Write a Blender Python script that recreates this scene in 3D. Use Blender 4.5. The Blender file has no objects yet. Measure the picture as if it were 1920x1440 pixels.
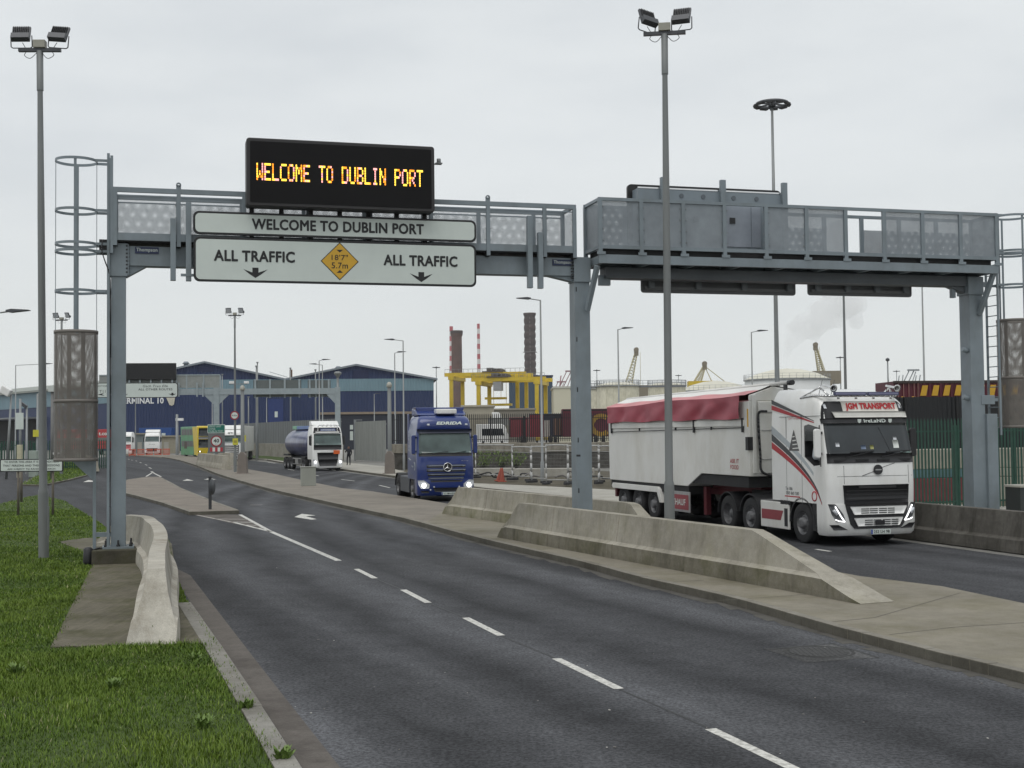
import bpy, math, random
import numpy as np
from mathutils import Vector, Matrix
R = math.radians
random.seed(7)
rng = np.random.default_rng(7)
scn = bpy.context.scene
col = scn.collection

# ------------------------------------------------------------------ camera
CAM_Z, FPX, HOR, ROLL = 2.9, 2400.0, 812.0, 0.011
PITCH = math.atan((HOR - 720) / FPX)
Fv = Vector((0, math.cos(PITCH), math.sin(PITCH)))
R0 = Vector((1, 0, 0)); U0 = Vector((0, -math.sin(PITCH), math.cos(PITCH)))
Uv = U0 * math.cos(ROLL) + R0 * math.sin(ROLL)
Rv = R0 * math.cos(ROLL) - U0 * math.sin(ROLL)
cam = bpy.data.cameras.new('camera')
cam.sensor_width = 36; cam.lens = FPX / 1920 * 36; cam.clip_end = 9000; cam.clip_start = 0.1
camo = bpy.data.objects.new('camera', cam); col.objects.link(camo)
M = Matrix((Rv, Uv, -Fv)).transposed().to_4x4(); M.translation = (0, 0, CAM_Z)
camo.matrix_world = M
scn.camera = camo

# ------------------------------------------------------------------ world, sun, exposure
SUN_EL, SUN_ROT = R(66), R(200)
w = bpy.data.worlds.new('World'); scn.world = w; w.use_nodes = True
nt = w.node_tree; nt.nodes.clear()
def wn(t, **k):
    n = nt.nodes.new(t)
    for a, b in k.items(): setattr(n, a, b)
    return n
out = wn('ShaderNodeOutputWorld'); bgs = wn('ShaderNodeBackground'); bgc = wn('ShaderNodeBackground'); mx = wn('ShaderNodeMixShader')
sky = wn('ShaderNodeTexSky', sky_type='NISHITA', sun_disc=False, sun_elevation=SUN_EL, sun_rotation=SUN_ROT)
bgs.inputs[1].default_value = 0.08
nt.links.new(sky.outputs[0], bgs.inputs[0])
tc = wn('ShaderNodeTexCoord'); mp = wn('ShaderNodeMapping'); mp.inputs['Scale'].default_value = (1.6, 1.6, 5.5)
n1 = wn('ShaderNodeTexNoise'); n1.inputs['Scale'].default_value = 1.5; n1.inputs['Detail'].default_value = 5; n1.inputs['Roughness'].default_value = .55
nt.links.new(tc.outputs['Generated'], mp.inputs[0]); nt.links.new(mp.outputs[0], n1.inputs[0])
rp = wn('ShaderNodeValToRGB'); rp.color_ramp.interpolation = 'EASE'
e = rp.color_ramp.elements
e[0].position = .30; e[0].color = (.655, .69, .715, 1); e[1].position = .68; e[1].color = (.775, .805, .815, 1)
nt.links.new(n1.outputs[0], rp.inputs[0])
# cloud layer gets a little creamier towards the horizon (thicker, whiter haze there)
sep = wn('ShaderNodeSeparateXYZ'); nt.links.new(tc.outputs['Generated'], sep.inputs[0])
mr = wn('ShaderNodeMapRange'); mr.inputs[1].default_value = 0.0; mr.inputs[2].default_value = .22
nt.links.new(sep.outputs[2], mr.inputs[0])
mixc = wn('ShaderNodeMix', data_type='RGBA'); mixc.inputs[6].default_value = (.745, .77, .758, 1)
nt.links.new(mr.outputs[0], mixc.inputs[0]); nt.links.new(rp.outputs[0], mixc.inputs[7])
nt.links.new(mixc.outputs[2], bgc.inputs[0]); bgc.inputs[1].default_value = 1.0
mx.inputs[0].default_value = .93
nt.links.new(bgs.outputs[0], mx.inputs[1]); nt.links.new(bgc.outputs[0], mx.inputs[2]); nt.links.new(mx.outputs[0], out.inputs[0])
sl = bpy.data.lights.new('sun', 'SUN'); sl.energy = 1.15; sl.angle = R(45); sl.color = (1, .97, .93)
so = bpy.data.objects.new('sun', sl); col.objects.link(so)
so.rotation_euler = (math.pi/2 - SUN_EL, 0, R(-20))
scn.view_settings.view_transform = 'Standard'; scn.view_settings.look = 'None'
scn.view_settings.exposure = 0.1; scn.view_settings.gamma = 1.0
scn.cycles.max_bounces = 8; scn.cycles.volume_bounces = 8; scn.cycles.transparent_max_bounces = 24

# ------------------------------------------------------------------ pixel -> place
def ray(px, py): return Fv + Rv * ((px - 960) / FPX) + Uv * ((720 - py) / FPX)
CO = Vector((0, 0, CAM_Z))
def G(px, py, z=0.0):
    d = ray(px, py); t = (z - CAM_Z) / d.z; p = CO + d * t
    return Vector((p.x, p.y, z))
def P(px, py, Y):
    d = ray(px, py); return CO + d * (Y / d.y)
def hit(px, py, root, c, axis=1):      # point where the view ray meets the plane local-y = c of a thing, in its own frame
    Mi = root.matrix_basis.inverted(); o = Mi @ CO; d = Mi.to_3x3() @ ray(px, py)
    t = (c - o[axis]) / d[axis]; return o + d * t

# ------------------------------------------------------------------ materials
def C(h):
    h = h.lstrip('#'); v = [int(h[i:i+2], 16) / 255 for i in (0, 2, 4)]
    return tuple(x / 12.92 if x <= .04045 else ((x + .055) / 1.055) ** 2.4 for x in v)
class NT:
    def __init__(s, m): s.t = m.node_tree; s.n = s.t.nodes; s.l = s.t.links
    def new(s, t, **k):
        n = s.n.new(t)
        for a, b in k.items(): setattr(n, a, b)
        return n
    def noise(s, scale, detail=4, rough=.55, vec=None):
        n = s.new('ShaderNodeTexNoise'); n.inputs['Scale'].default_value = scale; n.inputs['Detail'].default_value = detail; n.inputs['Roughness'].default_value = rough
        if vec is not None: s.l.new(vec, n.inputs[0])
        return n.outputs[0]
    def mapv(s, scale=(1, 1, 1), rot=(0, 0, 0)):
        v = s.new('ShaderNodeTexCoord').outputs['Object']
        for k, q in (('Rotation', rot), ('Scale', scale)):
            if tuple(q) != ((0, 0, 0) if k == 'Rotation' else (1, 1, 1)):
                m = s.new('ShaderNodeMapping'); m.inputs[k].default_value = q; s.l.new(v, m.inputs[0]); v = m.outputs[0]
        return v
    def ramp(s, fac, stops):
        r = s.new('ShaderNodeValToRGB'); e = r.color_ramp.elements
        f4 = lambda c: (*c, 1) if isinstance(c, tuple) else (c, c, c, 1)
        e[0].position, e[0].color = stops[0][0], f4(stops[0][1]); e[1].position, e[1].color = stops[-1][0], f4(stops[-1][1])
        for p, c in stops[1:-1]: e.new(p).color = f4(c)
        s.l.new(fac, r.inputs[0]); return r.outputs[0]
    def mix(s, fac, a, b, mode='MIX'):
        m = s.new('ShaderNodeMix', data_type='RGBA', blend_type=mode)
        for i, v in ((0, fac), (6, a), (7, b)):
            if isinstance(v, (int, float)): m.inputs[i].default_value = v
            elif isinstance(v, tuple): m.inputs[i].default_value = (*v, 1)
            else: s.l.new(v, m.inputs[i])
        return m.outputs[2]
    def math(s, op, a, b=0.0, c=None):
        m = s.new('ShaderNodeMath', operation=op)
        for i, v in enumerate((a, b, c)):
            if v is None: continue
            if isinstance(v, (int, float)): m.inputs[i].default_value = v
            else: s.l.new(v, m.inputs[i])
        return m.outputs[0]
    def bump(s, h, strength, dist=.01):
        b = s.new('ShaderNodeBump'); b.inputs['Strength'].default_value = strength; b.inputs['Distance'].default_value = dist
        s.l.new(h, b.inputs['Height']); return b.outputs[0]
def base(name):
    m = bpy.data.materials.new(name); m.use_nodes = True
    return m, NT(m), m.node_tree.nodes['Principled BSDF']
def mat(name, c, rough=.5, metal=0.0, var=.1, scale=2.5, stretch=(1, 1, 1), bump=0, bscale=40, emit=0, coat=0, spec=.5, dirt=None, dirt_amt=.5):
    m, t, b = base(name)
    if isinstance(c, str): c = C(c)
    v = t.mapv(stretch)
    n = t.noise(scale, 5, .6, v)
    lo = tuple(x * (1 - var) for x in c); hi = tuple(min(1, x * (1 + var)) for x in c)
    cc = t.ramp(n, [(.3, lo), (.7, hi)])
    if dirt:
        dn = t.noise(scale * .7 + .3, 6, .65, t.mapv((stretch[0] * 1.3, stretch[1] * 1.3, stretch[2] * .6)))
        cc = t.mix(t.math('MULTIPLY', t.ramp(dn, [(.45, 0.0), (.72, 1.0)]), dirt_amt), cc, C(dirt) if isinstance(dirt, str) else dirt)
    t.l.new(cc, b.inputs['Base Color'])
    b.inputs['Roughness'].default_value = rough; b.inputs['Metallic'].default_value = metal
    b.inputs['Specular IOR Level'].default_value = spec
    if coat: b.inputs['Coat Weight'].default_value = coat; b.inputs['Coat Roughness'].default_value = .08
    if bump: t.l.new(t.bump(t.noise(bscale, 3, .6, v), bump), b.inputs['Normal'])
    if emit:
        t.l.new(cc, b.inputs['Emission Color']); b.inputs['Emission Strength'].default_value = emit
    return m
def perforated(name, c, pitch, hole, rough=.5):
    """sheet steel with real staggered round holes (cut through by transparency)"""
    m, t, b = base(name)
    uv = t.new('ShaderNodeUVMap').outputs[0]
    mp = t.new('ShaderNodeMapping'); mp.inputs['Scale'].default_value = (1 / pitch, 1 / (pitch * .866), 1)
    t.l.new(uv, mp.inputs[0])
    s = t.new('ShaderNodeSeparateXYZ'); t.l.new(mp.outputs[0], s.inputs[0])
    row = t.math('FLOOR', s.outputs[1])
    off = t.math('MULTIPLY', t.math('MODULO', row, 2.0), .5)
    fx = t.math('SUBTRACT', t.math('FRACT', t.math('ADD', s.outputs[0], off)), .5)
    fy = t.math('MULTIPLY', t.math('SUBTRACT', t.math('FRACT', s.outputs[1]), .5), .866)
    d = t.math('SQRT', t.math('ADD', t.math('MULTIPLY', fx, fx), t.math('MULTIPLY', fy, fy)))
    h = t.math('LESS_THAN', d, hole)
    n = t.noise(3, 4, .6, t.mapv())
    t.l.new(t.ramp(n, [(.3, tuple(x * .85 for x in c)), (.7, tuple(x * 1.12 for x in c))]), b.inputs['Base Color'])
    b.inputs['Roughness'].default_value = rough
    tr = t.new('ShaderNodeBsdfTransparent'); ms = t.new('ShaderNodeMixShader')
    t.l.new(h, ms.inputs[0]); t.l.new(b.outputs[0], ms.inputs[1]); t.l.new(tr.outputs[0], ms.inputs[2])
    t.l.new(ms.outputs[0], t.n['Material Output'].inputs[0])
    return m
def asphalt(name, c, rotz):
    m, t, b = base(name)
    v = t.mapv((1, 1, 1)); vs = t.mapv((.95, .055, 1), (0, 0, -rotz))
    n_track = t.noise(.5, 3, .5, vs); n_t2 = t.noise(1.7, 3, .6, t.mapv((.9, .03, 1), (0, 0, -rotz))); n_big = t.noise(.2, 4, .6, v); n_mid = t.noise(2.5, 6, .7, v); n_fine = t.noise(22, 3, .8, v); n_sp = t.noise(38, 2, .6, v)
    cc = t.ramp(n_track, [(.38, tuple(x * .55 for x in c)), (.62, tuple(x * 1.35 for x in c))])
    cc = t.mix(.45, cc, t.ramp(n_t2, [(.38, tuple(x * .55 for x in c)), (.62, tuple(x * 1.4 for x in c))]))
    cc = t.mix(.35, cc, t.ramp(n_big, [(.3, tuple(x * .65 for x in c)), (.7, (c[0] * 1.3, c[1] * 1.3, c[2] * 1.36))]))
    cc = t.mix(.25, cc, t.ramp(n_mid, [(.35, tuple(x * .45 for x in c)), (.65, tuple(x * 1.6 for x in c))]))
    cc = t.mix(.75, cc, t.ramp(n_fine, [(.40, (.24, .24, .24)), (.60, (.76, .76, .76))]), 'OVERLAY')
    cc = t.mix(t.ramp(n_sp, [(.70, 0.0), (.74, .35)]), cc, (.16, .155, .15))
    # tyre-polished and oily bands along each lane, following the bend of the road
    sx = t.new('ShaderNodeSeparateXYZ'); t.l.new(t.mapv((1, 1, 1), (0, 0, -rotz)), sx.inputs[0])
    dv = t.math('SUBTRACT', sx.outputs[1], 13.7); u = t.math('SUBTRACT', sx.outputs[0], t.math('MULTIPLY', t.math('MULTIPLY', dv, dv), .0033))
    u = t.math('ADD', u, t.math('MULTIPLY', t.math('SUBTRACT', t.noise(.35, 3, .6, v), .5), 1.1))
    stops = [(2.0, .8), (3.3, 1.4), (4.3, .52), (5.2, 1.1), (6.1, .5), (7.1, 1.38), (8.2, .5), (9.2, 1.1), (10.2, .55), (11.1, 1.35), (11.75, .7), (16.2, .8), (17.2, .72), (18.1, 1.1), (19.0, .7), (19.9, 1.2), (20.8, .7), (21.4, 1.1), (22.0, .75), (23.0, 1.1)]
    tr_ = t.ramp(t.math('DIVIDE', t.math('SUBTRACT', u, 1.5), 22.0), [((a - 1.5) / 22.0, b * .6) for a, b in stops])
    sc2 = t.new('ShaderNodeVectorMath', operation='SCALE'); t.l.new(cc, sc2.inputs[0]); sc2.inputs[3].default_value = 1.0
    wet = t.math('MULTIPLY', tr_, 1.667); t.l.new(wet, sc2.inputs[3])
    cc = t.mix(t.ramp(t.noise(.3, 3, .6, v), [(.3, .45), (.6, 1.0)]), cc, sc2.outputs[0])
    t.l.new(cc, b.inputs['Base Color']); b.inputs['Roughness'].default_value = .8; b.inputs['Specular IOR Level'].default_value = .1
    t.l.new(t.bump(n_fine, .5, .006), b.inputs['Normal'])
    return m
def concrete(name, c, stain='#4a4a3c', amt=.6, vert=False, moss=None, moss_amt=.4, bump=.25, brush=None, scale=1.0, blotch=.3):
    m, t, b = base(name)
    v = t.mapv((1, 1, 1)); n1 = t.noise(.9 * scale, 6, .65, v); n2 = t.noise(9 * scale, 4, .6, v); n3 = t.noise(60, 2, .7, v)
    cc = t.ramp(n1, [(.3, tuple(x * .75 for x in c)), (.7, tuple(x * 1.15 for x in c))])
    cc = t.mix(blotch, cc, t.ramp(n2, [(.3, tuple(x * .6 for x in c)), (.7, tuple(x * 1.25 for x in c))]))
    cc = t.mix(.35, cc, t.ramp(n3, [(.3, (.32, .32, .32)), (.7, (.7, .7, .7))]), 'OVERLAY')
    if vert:
        ns = t.noise(1.0, 5, .7, t.mapv((3.2, 3.2, .5)))
        cc = t.mix(t.math('MULTIPLY', t.ramp(ns, [(.5, 0.0), (.72, 1.0)]), amt), cc, C(stain))
    nb = t.noise(.55 * scale, 6, .7, t.mapv((1, 1, 1), (.3, .2, .5)))
    cc = t.mix(t.math('MULTIPLY', t.ramp(nb, [(.48, 0.0), (.68, 1.0)]), amt * .7), cc, C(stain))
    if moss:
        nm = t.noise(1.3 * scale, 6, .7, t.mapv((1, 1, 1), (.7, .1, .9)))
        cc = t.mix(t.math('MULTIPLY', t.ramp(nm, [(.45, 0.0), (.66, 1.0)]), moss_amt), cc, C(moss))
    h = n3
    if brush is not None:
        nbz = t.noise(1.0, 3, .6, t.mapv((1.2, 16, 1), (0, 0, brush)))
        cc = t.mix(.32, cc, t.ramp(nbz, [(.3, (.25, .25, .25)), (.7, (.75, .75, .75))]), 'OVERLAY')
        h = t.math('ADD', t.math('MULTIPLY', n3, .4), nbz)
    t.l.new(cc, b.inputs['Base Color']); b.inputs['Roughness'].default_value = .88; b.inputs['Specular IOR Level'].default_value = .25
    t.l.new(t.bump(h, bump, .012), b.inputs['Normal'])
    return m
def paving(name, c, rotz, sx, sy):
    m, t, b = base(name)
    br = t.new('ShaderNodeTexBrick'); br.inputs['Color1'].default_value = (*[x * .82 for x in c], 1); br.inputs['Color2'].default_value = (*[x * 1.15 for x in c], 1)
    br.inputs['Mortar'].default_value = (*[x * .38 for x in c], 1); br.inputs['Scale'].default_value = 1; br.inputs['Mortar Size'].default_value = .012
    br.inputs['Brick Width'].default_value = sx; br.inputs['Row Height'].default_value = sy
    t.l.new(t.mapv((1, 1, 1), (0, 0, rotz)), br.inputs[0])
    v = t.mapv()
    cc = t.mix(.55, br.outputs[0], t.ramp(t.noise(.5, 6, .7, v), [(.3, tuple(x * .6 for x in c)), (.7, tuple(x * 1.3 for x in c))]))
    cc = t.mix(.3, cc, t.ramp(t.noise(25, 3, .7, v), [(.3, (.3, .3, .3)), (.7, (.7, .7, .7))]), 'OVERLAY')
    t.l.new(cc, b.inputs['Base Color']); b.inputs['Roughness'].default_value = .9
    return m
def corrug(name, c, period, axis=0, rough=.5, var=.06):
    m, t, b = base(name)
    wv = t.new('ShaderNodeTexWave', wave_type='BANDS', bands_direction='XYZ'[axis], wave_profile='SIN'); wv.inputs['Scale'].default_value = .314 / period
    v = t.mapv(); t.l.new(v, wv.inputs[0])
    n = t.noise(.25, 5, .65, v); n2 = t.noise(1, 4, .6, t.mapv((.6, .6, .04)))
    cc = t.ramp(n, [(.3, tuple(x * (1 - var) for x in c)), (.7, tuple(x * (1 + var) for x in c))])
    cc = t.mix(.3, cc, t.ramp(n2, [(.35, tuple(x * .8 for x in c)), (.65, tuple(x * 1.15 for x in c))]))
    t.l.new(cc, b.inputs['Base Color']); b.inputs['Roughness'].default_value = rough
    t.l.new(t.bump(wv.outputs[1], .6, period * .3), b.inputs['Normal'])
    return m
def glass(name, tint=(.02, .025, .028), rough=.04):
    m, t, b = base(name)
    n = t.noise(1.2, 3, .5, t.mapv())
    t.l.new(t.ramp(n, [(.3, tuple(x * .7 for x in tint)), (.7, tuple(x * 1.5 for x in tint))]), b.inputs['Base Color'])
    b.inputs['Roughness'].default_value = rough; b.inputs['Specular IOR Level'].default_value = .6
    return m

STEEL = mat('gantry_paint', (.205, .243, .268), .45, 0, .1, 1.6, dirt='#5c605c', dirt_amt=.35)
STEEL2 = mat('gantry_paint_panel', (.22, .262, .295), .4, 0, .06, 1.2, dirt='#6a6c68', dirt_amt=.25)
GALV = mat('galvanised', (.25, .265, .27), .5, .35, .14, 3, stretch=(1, 1, .25), dirt='#6c6758', dirt_amt=.5)
GALVD = mat('galvanised_weathered', (.20, .212, .212), .6, .2, .16, 1.2, stretch=(1, 1, .2), dirt='#66635a', dirt_amt=.45)
BLACK = mat('black_plastic', (.018, .018, .02), .5, 0, .2)
RUBBER = mat('tyre_rubber', (.022, .022, .023), .85, 0, .25, 6, bump=.3, bscale=30)
DARK = mat('dark_chassis', (.02, .02, .021), .75, 0, .3, 4)
WHITE = mat('white_paint', (.8, .8, .78), .3, 0, .03, 1.5, coat=.4, dirt='#b5b0a2', dirt_amt=.3)
CREAMP = mat('cream_panel', (.73, .725, .69), .4, 0, .04, 1.0, dirt='#b3ad9c', dirt_amt=.4)
CHROME = mat('bright_metal', (.7, .7, .7), .22, 1, .08)
ALLOY = mat('wheel_alloy', (.42, .42, .42), .4, .8, .15, 5)
RED = mat('red_paint', (.42, .03, .045), .4, 0, .1)
SIGNW = mat('sign_sheet', (.60, .655, .615), .5, 0, .035, 2)
SIGNB = mat('sign_black', (.012, .012, .013), .45, 0, .2)
YEL = mat('sign_yellow', (.62, .36, .03), .45, 0, .06)
MARK = mat('road_paint', (.60, .59, .55), .75, 0, .16, 14, dirt='#5c5953', dirt_amt=.8)
MARKW = mat('road_paint_worn', (.40, .37, .34), .8, 0, .2, 8, dirt='#5a5550', dirt_amt=.8)
GLASS = glass('dark_glass'); GLASSG = glass('greenish_glass', (.07, .10, .095), .05)
LAMP = mat('lamp_lens', (.55, .57, .6), .15, 0, .05, coat=.5)
GLOW = mat('lit_lamp', (1, .98, .95), .3, emit=3, var=.01)
GLOW2 = mat('lit_running_light', (1, 1, 1), .3, emit=1.6, var=.01)

# ------------------------------------------------------------------ mesh builder
class MB:
    def each(s, name, mats, parent=None, bevel=0):
        """build every loose piece as an object of its own"""
        par = list(range(len(s.v)))
        def fd(i):
            while par[i] != i: par[i] = par[par[i]]; i = par[i]
            return i
        for f in s.f:
            for i in f[1:]: par[fd(i)] = fd(f[0])
        grp = {}
        for k, f in enumerate(s.f): grp.setdefault(fd(f[0]), []).append(k)
        r = []
        for ks in grp.values():
            m = MB(); ix = {}
            for k in ks:
                g = []
                for i in s.f[k]:
                    if i not in ix: ix[i] = len(m.v); m.v.append(s.v[i])
                    g.append(ix[i])
                m.f.append(g); m.m.append(s.m[k]); m.s.append(s.s[k])
                if k in s.uv: m.uv[len(m.f) - 1] = s.uv[k]
            r.append(m.build(name, mats, parent, bevel))
        return r
    def __init__(s): s.v = []; s.f = []; s.m = []; s.s = []; s.uv = {}
    def add(s, vs, fs, m=0, sm=False, T=None):
        o = len(s.v)
        s.v += [tuple(T @ Vector(p)) if T is not None else tuple(p) for p in vs]
        for f in fs: s.f.append([i + o for i in f]); s.m.append(m); s.s.append(sm)
        return s
    def box(s, c, d, m=0, rz=0, T=None):
        x, y, z = d[0] / 2, d[1] / 2, d[2] / 2
        vs = [Vector((a * x, b * y, e * z)) for a in (-1, 1) for b in (-1, 1) for e in (-1, 1)]
        A = Matrix.Translation(c) @ (T.to_4x4() if T is not None else Matrix.Rotation(rz, 4, 'Z'))
        return s.add([A @ v for v in vs], [(0, 1, 3, 2), (4, 6, 7, 5), (0, 4, 5, 1), (2, 3, 7, 6), (0, 2, 6, 4), (1, 5, 7, 3)], m)
    def bb(s, x0, x1, y0, y1, z0, z1, m=0): return s.box(((x0 + x1) / 2, (y0 + y1) / 2, (z0 + z1) / 2), (abs(x1 - x0), abs(y1 - y0), abs(z1 - z0)), m)
    def bar(s, a, b, wd, ht=None, m=0):
        a, b = Vector(a), Vector(b); d = b - a; L = d.length; ht = ht or wd
        q = d.to_track_quat('Y', 'Z').to_matrix()
        return s.box((a + b) / 2, (wd, L, ht), m, T=q)
    def prism(s, pts, d0, d1, axis='z', m=0, sm=False):
        n = len(pts)
        f = {'z': lambda p, d: (p[0], p[1], d), 'y': lambda p, d: (p[0], d, p[1]), 'x': lambda p, d: (d, p[0], p[1])}[axis]
        vs = [f(p, d0) for p in pts] + [f(p, d1) for p in pts]
        a = sum(pts[i][0] * pts[(i + 1) % n][1] - pts[(i + 1) % n][0] * pts[i][1] for i in range(n))
        flip = (a > 0) == ((d1 > d0) == (axis != 'y'))
        side = [(i, (i + 1) % n, (i + 1) % n + n, i + n) for i in range(n)]
        caps = [tuple(range(n))[::-1], tuple(range(n, 2 * n))]
        if not flip: side = [q[::-1] for q in side]; caps = [c[::-1] for c in caps]
        s.add(vs, caps, m); o = len(s.v) - 2 * n
        for q in side: s.f.append([i + o for i in q]); s.m.append(m); s.s.append(sm)
        return s
    def cyl(s, a, b, r0, r1=None, n=12, m=0, caps=True, sm=True):
        a, b = Vector(a), Vector(b); r1 = r0 if r1 is None else r1
        q = (b - a).to_track_quat('Z', 'Y').to_matrix()
        vs = []
        for c, r in ((a, r0), (b, r1)):
            vs += [c + q @ Vector((r * math.cos(2 * math.pi * i / n), r * math.sin(2 * math.pi * i / n), 0)) for i in range(n)]
        s.add(vs, [(i, (i + 1) % n, (i + 1) % n + n, i + n) for i in range(n)], m, sm)
        if caps: s.f += [[len(s.v) - 2 * n + i for i in range(n)][::-1], [len(s.v) - n + i for i in range(n)]]; s.m += [m, m]; s.s += [False, False]
        return s
    def tube(s, pts, r, n=8, m=0):
        for a, b in zip(pts, pts[1:]): s.cyl(a, b, r, r, n, m)
        return s
    def lathe(s, prof, n=24, m=0, T=None, sm=True):   # prof (r, h) about local z
        vs = []
        for r, h in prof: vs += [(r * math.cos(2 * math.pi * i / n), r * math.sin(2 * math.pi * i / n), h) for i in range(n)]
        fs = [(k * n + i, k * n + (i + 1) % n, (k + 1) * n + (i + 1) % n, (k + 1) * n + i) for k in range(len(prof) - 1) for i in range(n)]
        s.add(vs, fs, m, sm, T)
        return s
    def disc(s, c, r, nrm, n=20, m=0, d=.004):
        c = Vector(c); nrm = Vector(nrm).normalized(); return s.cyl(c, c + nrm * d, r, r, n, m, True, False)
    def quad(s, a, b, c, d, m=0): return s.add([a, b, c, d], [(0, 1, 2, 3)], m)
    def sheet(s, o, ux, uy, wd, ht, m=0):             # flat sheet with metric UVs
        o, ux, uy = Vector(o), Vector(ux), Vector(uy)
        s.add([o, o + ux * wd, o + ux * wd + uy * ht, o + uy * ht], [(0, 1, 2, 3)], m)
        s.uv[len(s.f) - 1] = [(0, 0), (wd, 0), (wd, ht), (0, ht)]
        return s
    def build(s, name, mats, parent=None, bevel=0, auto=False):
        me = bpy.data.meshes.new(name); me.from_pydata(s.v, [], s.f)
        for mm in (mats if isinstance(mats, (list, tuple)) else [mats]): me.materials.append(mm)
        me.polygons.foreach_set('material_index', s.m); me.polygons.foreach_set('use_smooth', s.s)
        if s.uv:
            u = me.uv_layers.new(name='UVMap')
            for k, c in s.uv.items():
                for li, q in zip(me.polygons[k].loop_indices, c): u.data[li].uv = q
        me.update()
        o = bpy.data.objects.new(name, me); col.objects.link(o)
        if parent is not None: o.parent = parent
        if bevel:
            b = o.modifiers.new('bevel', 'BEVEL'); b.width = bevel; b.segments = 2; b.limit_method = 'ANGLE'; b.angle_limit = R(40)
        return o
def tag(o, label=None, cat=None, group=None, kind=None):
    if label: o['label'] = label
    if cat: o['category'] = cat
    if group: o['group'] = group
    if kind: o['kind'] = kind
    return o
def thing(name, label, cat, loc=(0, 0, 0), rz=0, group=None):
    o = bpy.data.objects.new(name, None); col.objects.link(o)
    o.matrix_basis = Matrix.Translation(loc) @ Matrix.Rotation(rz, 4, 'Z')
    return tag(o, label, cat, group)
def copy_tree(o, parent=None):
    c = o.copy(); col.objects.link(c); c.parent = parent
    for ch in list(o.children): copy_tree(ch, c)
    return c
def dup(o, loc, rz, label, group=None):
    c = copy_tree(o); c.matrix_basis = Matrix.Translation(loc) @ Matrix.Rotation(rz, 4, 'Z'); tag(c, label, None, group); return c
def text(name, body, m, parent, c, w_, h_, X=(1, 0, 0), Y=(0, 0, 1), bold=.0, shear=0, d=.003, thick=0):
    """lettering as a mesh, fitted to width x height around centre c on the plane X, Y"""
    cu = bpy.data.curves.new('t', 'FONT'); cu.body = body; cu.size = 1; cu.offset = bold; cu.shear = shear; cu.space_character = 1.06; cu.resolution_u = 3
    ob = bpy.data.objects.new('t', cu); col.objects.link(ob)
    dg = bpy.context.evaluated_depsgraph_get(); me = bpy.data.meshes.new_from_object(ob.evaluated_get(dg))
    bpy.data.objects.remove(ob); bpy.data.curves.remove(cu)
    me.name = name
    co = np.array([v.co[:] for v in me.vertices]); lo, hi = co.min(0), co.max(0); sp = hi - lo
    X = Vector(X).normalized(); Y = Vector(Y).normalized(); N = X.cross(Y); c = Vector(c)
    for v, p in zip(me.vertices, co):
        v.co = c + X * ((p[0] - lo[0]) / sp[0] - .5) * w_ + Y * ((p[1] - lo[1]) / sp[1] - .5) * h_ + N * d
    if thick:                                                      # heavier strokes: the same outline laid again a little to each side
        vs = [v.co.copy() for v in me.vertices]; fs = [list(p.vertices) for p in me.polygons]; V, Fc = [], []
        for k, (a, b_) in enumerate(((0, 0), (thick, 0), (-thick, 0), (0, thick), (0, -thick), (thick * .7, thick * .7), (-thick * .7, -thick * .7), (thick * .7, -thick * .7), (-thick * .7, thick * .7))):
            Fc += [[i + len(V) for i in f] for f in fs]; V += [v + X * a + Y * b_ + N * (.0006 * k) for v in vs]
        bpy.data.meshes.remove(me); me = bpy.data.meshes.new(name); me.from_pydata(V, [], Fc)
    me.materials.clear(); me.materials.append(m)
    o = bpy.data.objects.new(name, me); col.objects.link(o); o.parent = parent
    return o
def catmull(pts, n=6):
    pts = [Vector(p) for p in pts]; q = [pts[0] * 2 - pts[1]] + pts + [pts[-1] * 2 - pts[-2]]; r = []
    for i in range(1, len(q) - 2):
        a, b, c, d = q[i - 1], q[i], q[i + 1], q[i + 2]
        for k in range(n):
            t = k / n; r.append(.5 * ((2 * b) + (c - a) * t + (2 * a - 5 * b + 4 * c - d) * t * t + (3 * b - a - 3 * c + d) * t ** 3))
    return r + [pts[-1]]
# ================================================================== the ground
RD = R(24)                                                    # the carriageways run 24 degrees left of the view
ASPH = asphalt('asphalt', (.070, .0715, .076), RD)
YARD = concrete('yard_concrete', (.22, .215, .2), amt=.5)
MEDC = concrete('median_concrete', (.235, .215, .172), '#4a4433', .4, moss='#57532f', moss_amt=.35, scale=.6, blotch=.2)
MEDP = paving('median_pavers', (.205, .182, .15), R(-24), .42, .16)
ISLP = paving('island_pavers', (.20, .172, .142), R(-24), .42, .2)
KERBM = concrete('kerb_concrete', (.225, .21, .178), '#4c4636', .7)
PATHM = concrete('footpath_concrete', (.37, .355, .315), '#77705e', .45)
PADM = concrete('pad_concrete', (.135, .122, .09), '#2c2a1c', .6, moss='#3d3f18', moss_amt=.55, brush=R(90))
SOIL = concrete('verge_soil', (.055, .085, .02), '#222a10', .5)
BARR = concrete('barrier_concrete', (.355, .332, .28), '#4e493a', .42, vert=True, moss='#74704a', moss_amt=.2, blotch=.18)
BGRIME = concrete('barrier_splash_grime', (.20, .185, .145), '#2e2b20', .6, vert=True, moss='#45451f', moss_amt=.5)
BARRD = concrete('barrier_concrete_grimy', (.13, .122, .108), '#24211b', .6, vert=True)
BARRP = concrete('barrier_concrete_pale', (.44, .415, .36), '#6a604e', .5, vert=True)
GUTM = concrete('gutter_dirt', (.125, .112, .10), '#2e2824', .7, scale=2)

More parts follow.
